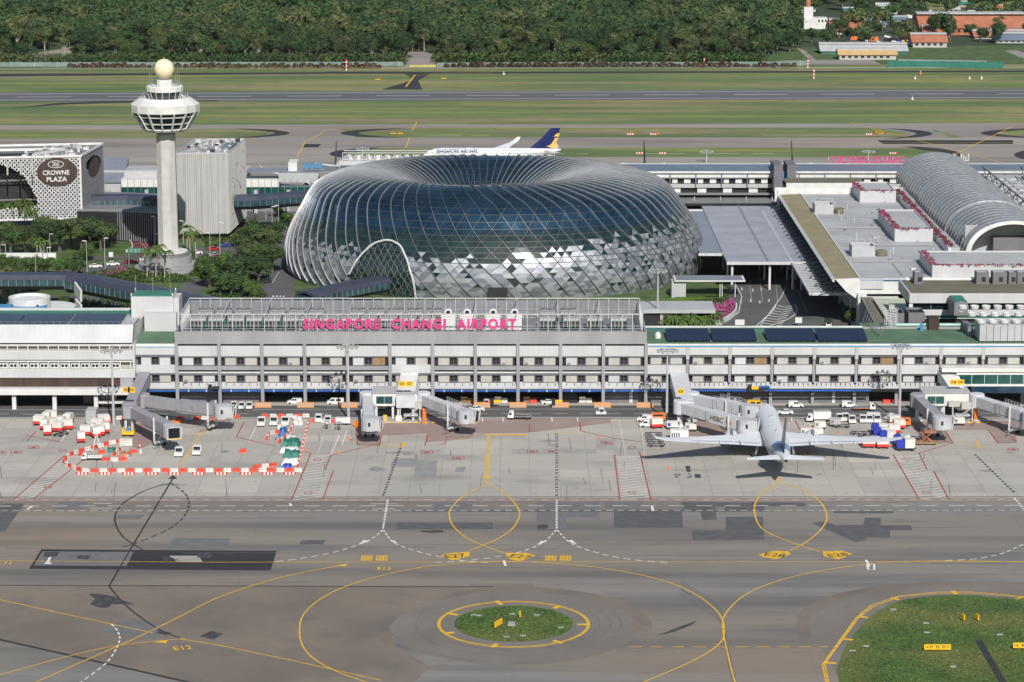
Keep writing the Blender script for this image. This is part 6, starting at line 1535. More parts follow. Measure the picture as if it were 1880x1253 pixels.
# undergrowth at the edge of the wood
def scatter(name, areas, k, mats, hgt, ls, seed, label=None):
    r = random.Random(seed); m = MB()
    for poly in areas:
        xs = [a[0] for a in poly]; ys = [a[1] for a in poly]
        for _ in range(k):
            x, y = r.uniform(min(xs), max(xs)), r.uniform(min(ys), max(ys))
            if inpoly(x, y, poly): p = G(x, y); leafclump(m, (p.x, p.y, hgt*.4), hgt*.7, 6, r, mats, 1., ls)
    return tag(m.build(name), label, kind='stuff')
M('wood_floor', (.05, .075, .03), (.03, .045, .02), sc=.1, co='World')
m = MB('wood_floor'); sheet(m, [(-100, 118.5), (2000, 116), (2000, 95), (1700, 40), (1700, -60), (-100, -60)], .1); struct('forest_floor', m)
scatter('undergrowth', [[(-20, 122), (742, 120), (742, 112), (-20, 114)], [(800, 119), (1400, 119), (1400, 108), (800, 110)]], 1500, ['leaf_mid', 'leaf_dark', 'leaf_soft'], 5.5, 1., 5)
m = MB('verge'); sheet(m, [(1395, 119), (1400, 108), (1440, 92), (1475, 88), (1900, 84), (2000, 118)], .12); sheet(m, [(0, 125), (20, 112), (75, 95), (150, 84), (150, 100), (75, 125)], .12); struct('grass_bank', m)
m = MB('concrete_far'); sheet(m, [(742, 127), (748, 96), (795, 96), (802, 127)], .14); sheet(m, [(0, 124), (60, 100), (150, 84), (150, 96), (90, 110), (60, 124)], .14); sheet(m, [(1398, 120), (1440, 112), (1600, 110), (1620, 120)], .14); sheet(m, [(1462, 88), (1475, 92), (1500, 112), (1488, 113)], .14); sheet(m, [(1845, 94), (1865, 92), (1960, 130), (1900, 118)], .14); struct('far_roads', m)
# perimeter fence with red shrubs
t = thing('perimeter_fence', 'long grey green mesh fence along the far side of the airfield', 'fence', G(900, 124))
M('fence_mesh', (.19, .25, .23), (.13, .18, .165), sc=.2, rough=.8)
def fence(t, a, b, h, mat='fence_mesh', post='light_grey', step=14):
    a, b = G(*a), G(*b); MB(mat).beam((a.x, a.y, h/2+.3), (b.x, b.y, h/2+.3), .15, h).build('mesh_panel', t); L = (b-a).length; m = MB(post)
    for i in range(int(L/step)+1): p = a.lerp(b, i*step/L); m.box(p.x-.1, p.x+.1, p.y-.25, p.y-.1, 0, h+.6)
    m.build('posts', t)
fence(t, (-20, 124), (740, 123), 2.8); fence(t, (803, 124), (1480, 122), 2.6)
t = thing('yellow_gate', 'yellow sliding gate across the road in the far fence', 'gate', G(772, 124)); a, b = G(752, 124.5), G(800, 124.5); M('gate_yellow', (.45, .42, .10), sc=.4)
m = MB('gate_yellow'); m.box(a.x, b.x, a.y, a.y+.2, .3, 1.6); [m.box(a.x+i*1.5, a.x+i*1.5+.15, a.y-.1, a.y, 0, 2.2) for i in range(int((b.x-a.x)/1.5)+1)]; m.build('panel', t)
r2 = random.Random(9); sh0 = []
for j in range(3):
    m = MB(); leafclump(m, (0, 0, 1.3), 1.7, 60, r2, ['leaf_red', 'leaf_red', 'leaf_mid'], .8, .75); o = m.build('red_shrub'); tag(o, 'dark red leafed shrub in the row along the far fence', 'shrub', 'red shrubs along the far fence'); sh0.append(o)
k = 0
for x0, x1, y in ((130, 700, 126), (820, 1460, 124.5)):
    x = x0
    while x < x1:
        p = G(x, y); o = sh0[k % 3] if k < 3 else sh0[k % 3].copy()
        if k >= 3: C.objects.link(o)
        o.location = p; o.rotation_euler.z = r2.uniform(0, 6); o.scale = (r2.uniform(.8, 1.3),)*3; k += 1; x += r2.uniform(7, 15)
# marker posts, small things on the airfield
def simple(name, mb, label, cat, loc, group=None): return tag(mb.build(name, None, loc), label, cat, group)
for x, yt, yb, L in ((636, 109, 130, 'left one near the road junction'), (1293, 106, 121, 'middle one by the fence'), (1483, 108, 124, 'right one beside the steps'), (1494, 125, 145, 'one standing on the grass')):
    p = G(x, yb); h = max(2, hh(yt, p.y)); m = MB()
    for i in range(6): m.use('red' if i % 2 else 'white_wall').box(p.x-.4, p.x+.4, p.y-.4, p.y+.4, h*i/6, h*(i+1)/6)
    simple('marker_tower', m, 'red and white banded marker tower on the far airfield, '+L, 'marker tower', p, 'banded marker towers')
for x, y in ((694, 148), (815, 146.5), (722, 247.5), (735, 248), (1160, 247), (1205, 247.5), (1612, 245), (1617, 247)): 
    p = G(x, y); m = MB('yellow').box(p.x-1.5, p.x+1.5, p.y-.2, p.y+.2, .4, 1.3); m.use('dark').box(p.x-1.6, p.x+1.6, p.y-.25, p.y-.21, .8, 1.2); m.box(p.x-1.5, p.x-1.3, p.y-.1, p.y+.1, 0, .4); m.box(p.x+1.3, p.x+1.5, p.y-.1, p.y+.1, 0, .4); simple('taxiway_sign', m, 'small yellow taxiway sign on the far airfield grass', 'sign', p, 'yellow signs on the far airfield')
for x, y in ((1158, 248), (1200, 248), (1175, 283), (1217, 283), (1596, 248), (1640, 283)):
    p = G(x, y); m = MB()
    for i in range(6): m.use('red' if i % 2 else 'white_wall').box(p.x-1.8+i*.6, p.x-1.2+i*.6, p.y-.3, p.y+.3, 0, .8)
    simple('checkered_marker', m, 'red and white chequered marker board on the grass between far taxiways', 'marker board', p, 'chequered marker boards')
for x, y, c in ((940, 290, 'yellow'), (1690, 138, 'orange'), (1680, 147, 'white_wall'), (1780, 147, 'white_wall'), (1802, 147, 'white_wall'), (925, 139, 'white_wall'), (1675, 185, 'white_wall')):
    p = G(x, y); m = MB(c).box(p.x-.5, p.x+.5, p.y-.4, p.y+.4, .3, 1.5); m.use('light_grey').box(p.x-.2, p.x+.2, p.y-.2, p.y+.2, 1.5, 2.6); simple('equipment_cabinet', m, 'small equipment cabinet standing on the far airfield grass', 'cabinet', p, 'equipment cabinets on the airfield')
# village and depot at the far right
def house(name, label, x0, x1, yb, yt, wall, roof, depth=18, pitch=.0, win=True):
    p, q = G(x0, yb), G(x1, yb); h = max(2.5, hh(yt, p.y)); t = thing(name, label, 'building', p)
    MB(wall).box(p.x, q.x, p.y, p.y+depth, 0, h*.62).build('wall', t)
    m = MB(roof); m.ex([(p.y-1, h*.55), (p.y-1, h*.62), (p.y+depth*.5, h*.62+depth*.22+pitch), (p.y+depth+1, h*.62), (p.y+depth+1, h*.55)], p.x-1, q.x+1); m.use('light_grey').box(p.x-1, q.x+1, p.y+depth*.5-depth*.16, p.y+depth*.5+depth*.16, h*.62+depth*.22+pitch-.8, h*.62+depth*.22+pitch+.15); m.build('roof', t)
    if win:
        m = MB('dark'); k = int((q.x-p.x)/4); [m.box(p.x+1.5+i*4, p.x+3.6+i*4, p.y-.1, p.y-.02, h*.22, h*.45) for i in range(k)]; m.build('window_row', t)
    return t
house('depot_building', 'long low building with terracotta roof and pale ridge at far right', 1690, 1885, 65, 42, 'terracotta', 'terracotta', 40)
house('depot_building', 'small building with orange roof left of the long terracotta one', 1676, 1738, 88, 70, 'cream_panel', 'terracotta', 22); house('depot_building', 'upper small orange roofed building behind trees', 1697, 1742, 70, 56, 'cream_panel', 'terracotta', 20)
house('depot_building', 'orange and cream building right of the white tower', 1527, 1590, 64, 50, 'cream_panel', 'terracotta', 30); house('long_shed', 'long shed with tan roof and cream columns by the far road', 1541, 1645, 110.5, 94, 'cream_panel', 'tan_roof', 14)
house('green_shed', 'long flat green walled shed behind the tan roofed one', 1508, 1665, 100, 90, 'teal_roof', 'light_grey', 20, win=False); house('village_house', 'house with red roof among trees near the top', 1095, 1160, 28, 18, 'cream_panel', 'terracotta', 20); house('village_house', 'small white house with red roof in the forest', 1235, 1262, 44, 34, 'white_wall', 'terracotta', 12); house('village_house', 'pale roofed long house at the top of the forest', 1057, 1090, 14, 7, 'white_wall', 'light_grey', 12)
house('depot_building', 'blue grey roofed shed at the far right edge', 1830, 1900, 80, 70, 'light_grey', 'roof_blue', 20); house('depot_building', 'flat orange roofed shed at the far right edge under the long roof', 1790, 1900, 72, 64, 'cream_panel', 'terracotta', 18); house('village_house', 'teal roofed hut in a forest gap', 1176, 1205, 62, 54, 'glass_blue', 'light_grey', 9, win=False)
p, q = G(1476, 54), G(1520, 54); t = thing('white_signal_tower', 'white block with a square tower and red lantern at far right', 'building', p); z1 = hh(34, p.y); z2 = hh(14, p.y)
m = MB('white_wall').box(p.x, q.x, p.y, p.y+14, 0, z1); m.box(p.x, p.x+6.5, p.y+2, p.y+8, z1, z2); m.build('wall', t); m = MB('dark').box(p.x+1, p.x+2, p.y-.1, p.y-.02, 5, z1-2); [m.box(q.x-7+i*2.4, q.x-5.8+i*2.4, p.y-.1, p.y-.02, 5, z1-1) for i in range(3)]; m.build('window_row', t)
MB('terracotta').lathe([(1.6, z2), (2, z2+3), (1.4, z2+5), (.1, z2+5.2)], p.x+3.2, p.y+5, 10).build('lantern', t)
p = G(1190, 40); m = MB()
for i in range(5): m.use('red' if i % 2 else 'white_wall').tube((p.x, p.y, i*5), (p.x, p.y, i*5+5), 1.2 if i > 3 else .7, 6)
simple('lattice_mast', m, 'tall red and white mast rising from the forest', 'mast', p)
# parked vehicles and clutter in the depot, hoarding
t = thing('site_hoarding', 'long green hoarding wall along the far right of the airfield', 'fence', G(1750, 123)); a, b = G(1630, 123), G(1842, 126); MB('tarp_green').beam((a.x, a.y, 2), (b.x, b.y, 2), .3, 4).build('panel', t); MB('light_grey').beam((a.x+8, a.y+12, 1.5), (b.x-8, b.y+12, 1.5), 8, 3).build('shed_roof', t)
r3 = random.Random(31)
for k in range(34):
    x, y = r3.uniform(1560, 1690), r3.uniform(72, 84)
    if k > 24: x, y = r3.uniform(1480, 1700), r3.uniform(18, 60)
    p = G(x, y); c = r3.choice(['car_white', 'car_white', 'yellow', 'blue', 'car_white', 'orange', 'car_dark']); L = r3.uniform(3, 8); m = MB(c).box(p.x-L/2, p.x+L/2, p.y-1.2, p.y+1.2, .5, 2.6); m.box(p.x-L/2+.2, p.x-L/2+1.8, p.y-1.1, p.y+1.1, 2.6, 3.1); m.use('tyre'); [m.box(p.x+s*L*.3-.4, p.x+s*L*.3+.4, p.y-1.25, p.y+1.25, 0, .6) for s in (-1, 1)]
    simple('parked_lorry', m, 'tiny lorry parked in the far depot yard', 'lorry', p, 'lorries in the far depot')
m = MB('asphalt'); sheet(m, [(1550, 84), (1700, 84), (1690, 68), (1560, 68)], .15); struct('depot_yard', m)
hr = random.Random(6)
for k in range(16): x_ = [1420, 1440, 1400, 1465, 1550, 1580, 1610, 1640, 1740, 1780, 1820, 1862, 1600, 1700, 1755, 1345][k]; y_ = [62, 78, 44, 24, 24, 34, 16, 40, 22, 30, 18, 26, 50, 30, 12, 72][k]; house('village_house', 'small pale house among trees in the far right village', x_, x_+hr.uniform(16, 30), y_, y_-7, ['cream_panel', 'white_wall'][k % 2], ['terracotta', 'light_grey', 'roof_blue', 'light_grey', 'teal_roof'][k % 5], 10)['group'] = 'small houses in the far village'
for px, py in ((1713, 70), (1745, 78), (1800, 78), (1600, 72), (1640, 62), (1660, 82), (1560, 80), (1520, 86), (1490, 80), (1420, 100), (1450, 96), (1755, 60), (1830, 62), (1540, 70)):
    i, t = forest[(px+py) % 8]; dup(t, G(px, py), px*.7, scale=rnd.uniform(.6, .95), label=KINDS[i][1]+' standing in the far right depot and village', group='trees in the far depot')

# ---------------------------------------------------------------- landside trees
def mk(nm, lb, seed, r, h, zt, k, mats, ls, bark='bark', lobes=8, limbs=6): return tree(nm, lb, 'tree', seed, r, h, zt, k, mats, ls, None, bark, lobes, limbs)
rain = [mk('shade_tree', 'x', 301, 7.5, 5.5, 5.5, 1500, ['leaf_dark', 'leaf_mid'], .42), mk('shade_tree', 'x', 302, 6.5, 6, 4.5, 1300, ['leaf_mid', 'leaf_dark', 'leaf_mid'], .4), mk('shade_tree', 'x', 303, 5, 6.5, 2.2, 1100, ['leaf_mid', 'leaf_bright', 'leaf_mid'], .36), mk('shade_tree', 'x', 304, 3.6, 4.2, 1.6, 750, ['leaf_bright', 'leaf_mid'], .3)]
def palm(seed, TH_=8.5, nf=15):
    rnd = random.Random(seed); t = thing('palm_tree', 'x', 'palm tree'); m = MB('pale_bark').tube((0, 0, 0), (.3, 0, TH_), .22, 6, .16); m.build('trunk', t, rel=False); c = MB('leaf_palm')
    for i in range(nf):
        a = 2*pi*i/nf*2.4+rnd.uniform(-.2, .2); up = rnd.uniform(.2, 1.1); L = rnd.uniform(2.6, 3.4); pr = None
        for s in range(6):
            f = s/5; q = Vector((.3+cos(a)*L*f, sin(a)*L*f, TH_+up*L*f-1.5*L*f*f*.75)); d = Vector((-sin(a), cos(a), 0)); w = .5*(1-f*.8)
            if pr: c.quad(pr[0]-pr[1]-Vector((0, 0, .2)), pr[0], q, q-d*w-Vector((0, 0, .2))); c.quad(pr[0], pr[0]+pr[1]-Vector((0, 0, .2)), q+d*w-Vector((0, 0, .2)), q)
            pr = (q, d*w)
    c.build('fronds', t, rel=False); return t
palms = [palm(1), palm(2), palm(3)]
shortp = [palm(5, 2.6, 26), palm(6, 3.2, 24), palm(7, 2.2, 28)]
used2 = set()
def put(proto, px, py, label, group, s=1., h=0):
    p = G(px, py, h)
    if proto.name not in used2: used2.add(proto.name); o = proto; o.location = p; o.scale = (s,)*3; o['label'] = label; o['group'] = group
    else: o = dup(proto, p, (px*1.3) % 6.28, label=label, group=group, scale=s)
    return o
Lh = 'large dark shade tree in the grove below the lattice hotel'
for k, (x, y, i, s) in enumerate([(75, 468, 0, 1), (110, 462, 0, 1.1), (150, 462, 0, 1.05), (185, 460, 0, .95), (130, 450, 1, 1), (90, 450, 1, 1.1), (165, 448, 1, 1), (205, 452, 1, .8), (20, 470, 1, 1), (45, 460, 1, .9), (0, 462, 1, 1.1)]): put(rain[i], x, y, Lh, 'grove of trees below the hotel', s)
for k, (x, y) in enumerate([(12, 505), (35, 507), (58, 505), (82, 507), (108, 508), (137, 509), (-5, 500), (160, 480), (145, 495)]): put(rain[2], x, y, 'round bright green roadside tree in the row below the white wall', 'row of roadside trees at the left', .75)
for k, (x, y, i, s) in enumerate([(15, 560, 1, 1.1), (45, 556, 1, 1), (62, 552, 2, .9), (0, 548, 1, 1.1), (30, 545, 1, .9), (-20, 560, 1, 1)]): put(rain[i], x, y, 'bushy tree behind the round white tank at the left edge', 'trees behind the round tank', s)
for k, (x, y, i, s) in enumerate([(480, 470, 0, 1.05), (500, 500, 0, .9), (455, 500, 1, 1), (430, 520, 1, .9), (500, 470, 1, .8), (440, 478, 1, .9), (462, 455, 2, .9), (515, 440, 1, .7), (525, 420, 2, .8), (510, 400, 2, .7), (475, 520, 0, .8), (395, 515, 2, 1.), (418, 505, 2, .9), (385, 530, 2, 1.), (405, 545, 1, .9), (425, 545, 1, .7), (445, 540, 2, .7), (370, 505, 2, .6)]): put(rain[i], x, y, 'leafy tree in the garden between the control tower and the dome', 'trees between tower and dome', s)
for k, (x, y, s) in enumerate([(458, 548, 1), (510, 448, .8), (467, 540, .7), (365, 500, .7), (395, 495, .8), (375, 520, .7), (350, 478, .7), (475, 558, .9), (115, 570, .8), (122, 573, .7), (1563, 594, .9), (1555, 585, .7), (1568, 575, .7)]): put(rain[3], x, y, 'small bright yellow green bush by the landside roads' if x < 1000 else 'small bright bush between the road and the big terminal', 'small bright bushes', s)
for x, y in ((286, 512), (302, 514), (270, 510), (293, 503), (349, 478), (360, 474), (344, 465), (80, 495), (68, 490)): put(palms[x % 3], x, y, 'slender palm tree near the foot of the control tower' if x > 200 else 'palm tree in the roadside row left of the tower', 'palms near the control tower' if x > 200 else 'palms at the left', 1.15)
for k in range(20): put(shortp[k % 3], 1222+(k % 7)*13.5+(k//7)*6, 606-(k//7)*9, 'feathery palm in the cluster by the curved garden wall', 'palm cluster by the curved wall', 1.05+.1*(k % 3))
for x, y in ((8, 396), (20, 397), (33, 396), (46, 397), (-4, 395), (56, 397)): put(shortp[x % 3], x, y, 'palm in the courtyard opening of the lattice hotel', 'palms in the hotel courtyard', 1.7, 9)
for k in range(24):
    x = 1222+k*4+R.uniform(-3, 3); 
put(rain[2], 1584, 592, 'green tree beside the slanting grey wall of the terminal', None, .6); put(palms[1], 1592, 596, 'single palm at the grey wall near the last solar array', None, .7)
scatter('flower_bed_planting', [[(180, 505), (225, 494), (240, 500), (205, 509)], [(1300, 566), (1345, 552), (1350, 572)], [(375, 476), (405, 470), (412, 478), (385, 484)]], 420, ['flower_pink', 'flower_pink', 'leaf_mid'], .8, .35, 8)
scatter('hedge_planting', [[(1190, 570), (1300, 552), (1335, 550), (1290, 574)], [(350, 482), (420, 478), (430, 500), (350, 510)], [(370, 440), (470, 400), (480, 430), (380, 460)], [(200, 500), (290, 490), (360, 520), (220, 520)]], 1000, ['leaf_hedge', 'leaf_mid', 'leaf_bright'], .9, .4, 9)
scatter('lawn_shrubs', [[(100, 575), (330, 575), (340, 545), (120, 555)], [(380, 560), (470, 560), (500, 500), (420, 500)], [(0, 510), (260, 500), (260, 520), (0, 525)]], 450, ['leaf_mid', 'leaf_dark'], 1.2, .5, 10)
# ================================================================ AIRCRAFT
def aircraft(name, label, loc, rz, L=66.8, span=64.75, r=3.0, fin='navy', patch=True, quick=False):
    t = thing(name, label, 'aircraft', loc, rz); zc = 5.0
    # local: nose at +y = L/2, tail at -L/2
    st = [(0, .05, -.9), (.6, .75, -.75), (1.6, 1.4, -.5), (3.2, 2.1, -.25), (5.5, 2.7, -.06), (8.5, 3., 0), (20, 3., 0), (42, 3., 0), (47, 2.85, .12), (52, 2.45, .45), (57, 1.85, .95), (62, 1.1, 1.5), (65.2, .55, 1.9), (66.8, .25, 2.0)]
    n = 24; rings = []
    fine = []
    for (a, b) in zip(st, st[1:]):
        k = 1 if b[0]-a[0] < 4 else int((b[0]-a[0])/2)
        for i in range(k): f = i/k; fine.append(tuple(a[q]+(b[q]-a[q])*f for q in range(3)))
    fine.append(st[-1])
    for y, rr_, dz in fine:
        y *= L/66.8; rr_ *= r/3.; rings.append([(rr_*sin(2*pi*i/n), L/2-y, zc+dz+rr_*cos(2*pi*i/n)) for i in range(n)])
    m = MB('plane_white'); m.loft(rings); 
    if patch:
        m.use('sky_blue'); si = m.cur
        for k in range(len(fine)-1):
            y = fine[k][0]
            for i in range(n):
                a = 2*pi*(i+.5)/n; up = cos(a)
                if 47.5 < y < 57 and up > .1+max(0, (50.5-y)*.3)+max(0, (y-51)*.13): m.mi[k*n+i] = si
    m.build('fuselage', t, rel=False, smooth=True)
    m = MB('glass')
    for s in (-1, 1):
        for i in range(46):
            y = L/2-7.5-i*1.05
            if 21 < L/2-y < 23: continue
            m.add([(s*r*1.003, y, zc+.55), (s*r*1.003, y-.4, zc+.55), (s*r*.985, y-.4, zc+1.0), (s*r*.985, y, zc+1.0)], [(0, 1, 2, 3)])
    m.add([(1.3, L/2-2.1, zc+.55), (-1.3, L/2-2.1, zc+.55), (-1.1, L/2-3.3, zc+1.35), (1.1, L/2-3.3, zc+1.35)], [(0, 1, 2, 3)])
    m.build('window_line', t, rel=False)
    m = MB('light_grey')
    for s in (-1, 1):
        for y in (L/2-6.5, L/2-19, L/2-40, L/2-52): m.box(s*(r*1.002 if y > 0 else r*.99)-.02, s*(r*1.002 if y > 0 else r*.99)+.02, y-.5, y+.5, zc-.3, zc+1.2)
    m.box(-.5, .5, 10, 11.4, zc+r-.02, zc+r+.25).box(-.15, .15, -6, -5, zc+r-.02, zc+r+.5); m.build('door_outlines', t, rel=False)
    hs = span/2
    def foil(m, secs):
        """secs: x, leading y, trailing y, z, thickness"""
        rg = []
        for x, l, q, z, th in secs: rg.append([(x, l, z), (x, l-(l-q)*.25, z+th*.55), (x, l-(l-q)*.6, z+th*.4), (x, q, z), (x, l-(l-q)*.6, z-th*.35), (x, l-(l-q)*.25, z-th*.45)])
        if secs[-1][0] < secs[0][0]: rg = [g_[::-1] for g_ in rg]
        m.loft(rg)
    k_ = L/66.8
    for s in (-1, 1):
        m = MB('plane_white'); foil(m, [(s*2, L/2-20*k_, L/2-37.5*k_, zc-1.5, 1.8), (s*10.5, L/2-27*k_, L/2-38.2*k_, zc-.8, 1.1), (s*20, L/2-34*k_, L/2-41*k_, zc+.3, .6), (s*(hs-3.5), L/2-41.3*k_, L/2-45*k_, zc+1.8, .35), (s*(hs-1), L/2-43.6*k_, L/2-46.3*k_, zc+2.7, .2), (s*hs, L/2-45.5*k_, L/2-47*k_, zc+4., .1)])
        w = m.build('wing', t, rel=False, smooth=False)
        for x, y in ((9, 37), (14.5, 38.5), (20, 40)): MB('plane_white').tube((s*x, L/2-(y-1.5)*k_, zc-1.2+x*.07), (s*x, L/2-(y+2.2)*k_, zc-.9+x*.07), .38, 6, .12).build('flap_fairing', w, rel=False)
        m = MB('mid_grey'); m.beam((s*11, L/2-37.2*k_, zc-.2), (s*25, L/2-41.6*k_, zc+1.02), .12, .1).beam((s*4, L/2-36.6*k_, zc-.75), (s*10.5, L/2-37*k_, zc-.28), .12, .1); m.build('flap_seam', w, rel=False)
        m = MB('plane_white'); foil(m, [(s*.8, L/2-57.5*k_, L/2-62.8*k_, zc+1.4, .6), (s*9.6, L/2-63.2*k_, L/2-65.8*k_, zc+2., .2)]); m.build('tailplane', t, rel=False)
        ex, ey, ez = s*10.6, L/2-24.5*k_, zc-2.1
        m = MB('plane_white'); rg = []
        for y, q in ((2.2, 1.55), (1.6, 1.75), (0, 1.85), (-1.8, 1.75), (-3, 1.45)): rg.append([(ex+q*sin(2*pi*i/16), ey+y, ez+q*cos(2*pi*i/16)) for i in range(16)])
        m.loft(rg, caps=False); m.use('dark').lathe([(.05, 0), (.05, .01)], 0, 0, 3)
        e = m.build('engine', t, rel=False, smooth=True)
        m = MB('dark'); rg = [[(ex+q*sin(2*pi*i/16), ey+y, ez+q*cos(2*pi*i/16)) for i in range(16)] for y, q in ((1.2, .3), (1.1, 1.5), (-2.9, 1.35), (-2.9, .9), (-4.8, .5), (-5.2, .1))]; m.loft(rg); m.build('core', e, rel=False)
        m = MB('plane_white'); m.add([(ex, ey+1, ez+1.6), (ex, ey-6, ez+1.6), (ex, ey-8, ez+2.9), (ex+.25, ey-2, ez+2.6), (ex-.25, ey-2, ez+2.6)], [(0, 3, 2, 1), (0, 1, 2, 4), (0, 4, 3)]); m.build('pylon', e, rel=False)
        if not quick:
            m = MB('steel').tube((s*5, L/2-35.5*k_, 1), (s*4.2, L/2-35.5*k_, zc-1), .28, 6); m.use('tyre')
            for dx in (-.75, .75):
                for dy in (-.9, .9): m.tube((s*5+dx-.25, L/2-35.5*k_+dy, .68), (s*5+dx+.25, L/2-35.5*k_+dy, .68), .68, 12)
            m.build('landing_gear', t, rel=False)
    m = MB('steel').tube((0, L/2-6, .8), (0, L/2-5.7, zc-2), .2, 6); m.use('tyre').tube((-.6, L/2-6, .55), (-.2, L/2-6, .55), .55, 10).tube((.2, L/2-6, .55), (.6, L/2-6, .55), .55, 10); m.build('nose_gear', t, rel=False)
    m = MB(fin); f_ = []
    for y0, y1, z, th in ((L/2-50.5*k_, L/2-61.5*k_, zc+2.2, .5), (L/2-57*k_, L/2-63.5*k_, zc+7.2, .35), (L/2-61.5*k_, L/2-66*k_, zc+12., .18)):
        f_.append([(0, y0, z), (th, y0-(y0-y1)*.35, z), (0, y1, z), (-th, y0-(y0-y1)*.35, z)])
    m.loft(f_); m.build('fin', t, rel=False)
    m = MB('dark').tube((0, -L/2+.3, zc+2.), (0, -L/2-.25, zc+2.), .42, 10, .3); m.build('exhaust', t, rel=False)
    return t
p0 = G(1437, 858, 6.8); pn = G(1403, 752, 5); cx_ = 68.3
av = aircraft('parked_airliner', 'white twin engine airliner with a blue tail patch parked at the gate', (cx_, 655.7+33.4, 0), radians(-.5), fin='white_navy' if False else 'navy')
# dark fin faces
sq = aircraft('taxiing_airliner', 'white SINGAPORE AIRLINES airliner with navy tail taxiing behind the dome', (xx(904, G(904, 303).y, 5), G(904, 303).y, 0), pi/2, L=63.7, span=60.3, r=2.82, patch=False, quick=True)
Ls = 63.7
t_ = text_mb('SINGAPORE AIRLINES', 1, 'navy', .01, .015); xs = [v[0] for v in t_.v]; zs = [v[2] for v in t_.v]; k = 18.5/(max(xs)-min(xs)); kz = 1.7/(max(zs)-min(zs))
# local frame: nose +y; the camera sees the side at -x of the turned aircraft
t_.v = [(-2.9+b*4, Ls/2-6.5-(a-min(xs))*k, 5.9+(c-min(zs))*kz) for a, b, c in t_.v]; t_.build('airline_name', sq, rel=False)
# gold stylised bird on the fin (local y runs forward)
m = MB('gold')
for s in (-1, 1):
    for pl in ([(-23.2, 8.6), (-25.2, 9.4), (-27.2, 12.6), (-28.6, 12.4), (-27.6, 10.4), (-28.8, 8.4), (-26, 7.7)], [(-26.2, 12.9), (-28.0, 14.6), (-29.2, 14.4), (-28.7, 12.9), (-27.3, 13.2)]):
        q = [(s*.55, y-1.6, z) for y, z in pl]; m.poly(q if s > 0 else q[::-1])
m.build('bird_emblem', sq, rel=False)
MB('orange').add([(.0, -Ls/2+5.1, 7.3), (.0, -Ls/2+4.5, 7.3), (0, -Ls/2+.7, 17), (0, -Ls/2+1.6, 17)], [(0, 1, 2, 3), (3, 2, 1, 0)]).build('fin_stripe', sq, rel=False)
m = MB('red').box(-2.93, -2.86, -2, 24, 4.4, 4.75); m.build('cheat_line', sq, rel=False)
for px, fin, lab in ((610, 'navy', 'airliner parked beyond the far concourse, its dark fin rising left of the dome'), (1188, 'dark_metal', 'airliner beyond the far concourse, only its thin black fin showing right of the dome'), (1465, 'mid_grey', 'grey finned airliner parked beyond the far concourse near the grey slab towers')):
    Yp = YD+62; h = hh(262, Yp); x_ = xx(px, Yp, 8)
    a_ = aircraft('parked_airliner', lab, (x_, Yp, 0), pi, fin=fin, patch=False, quick=True)
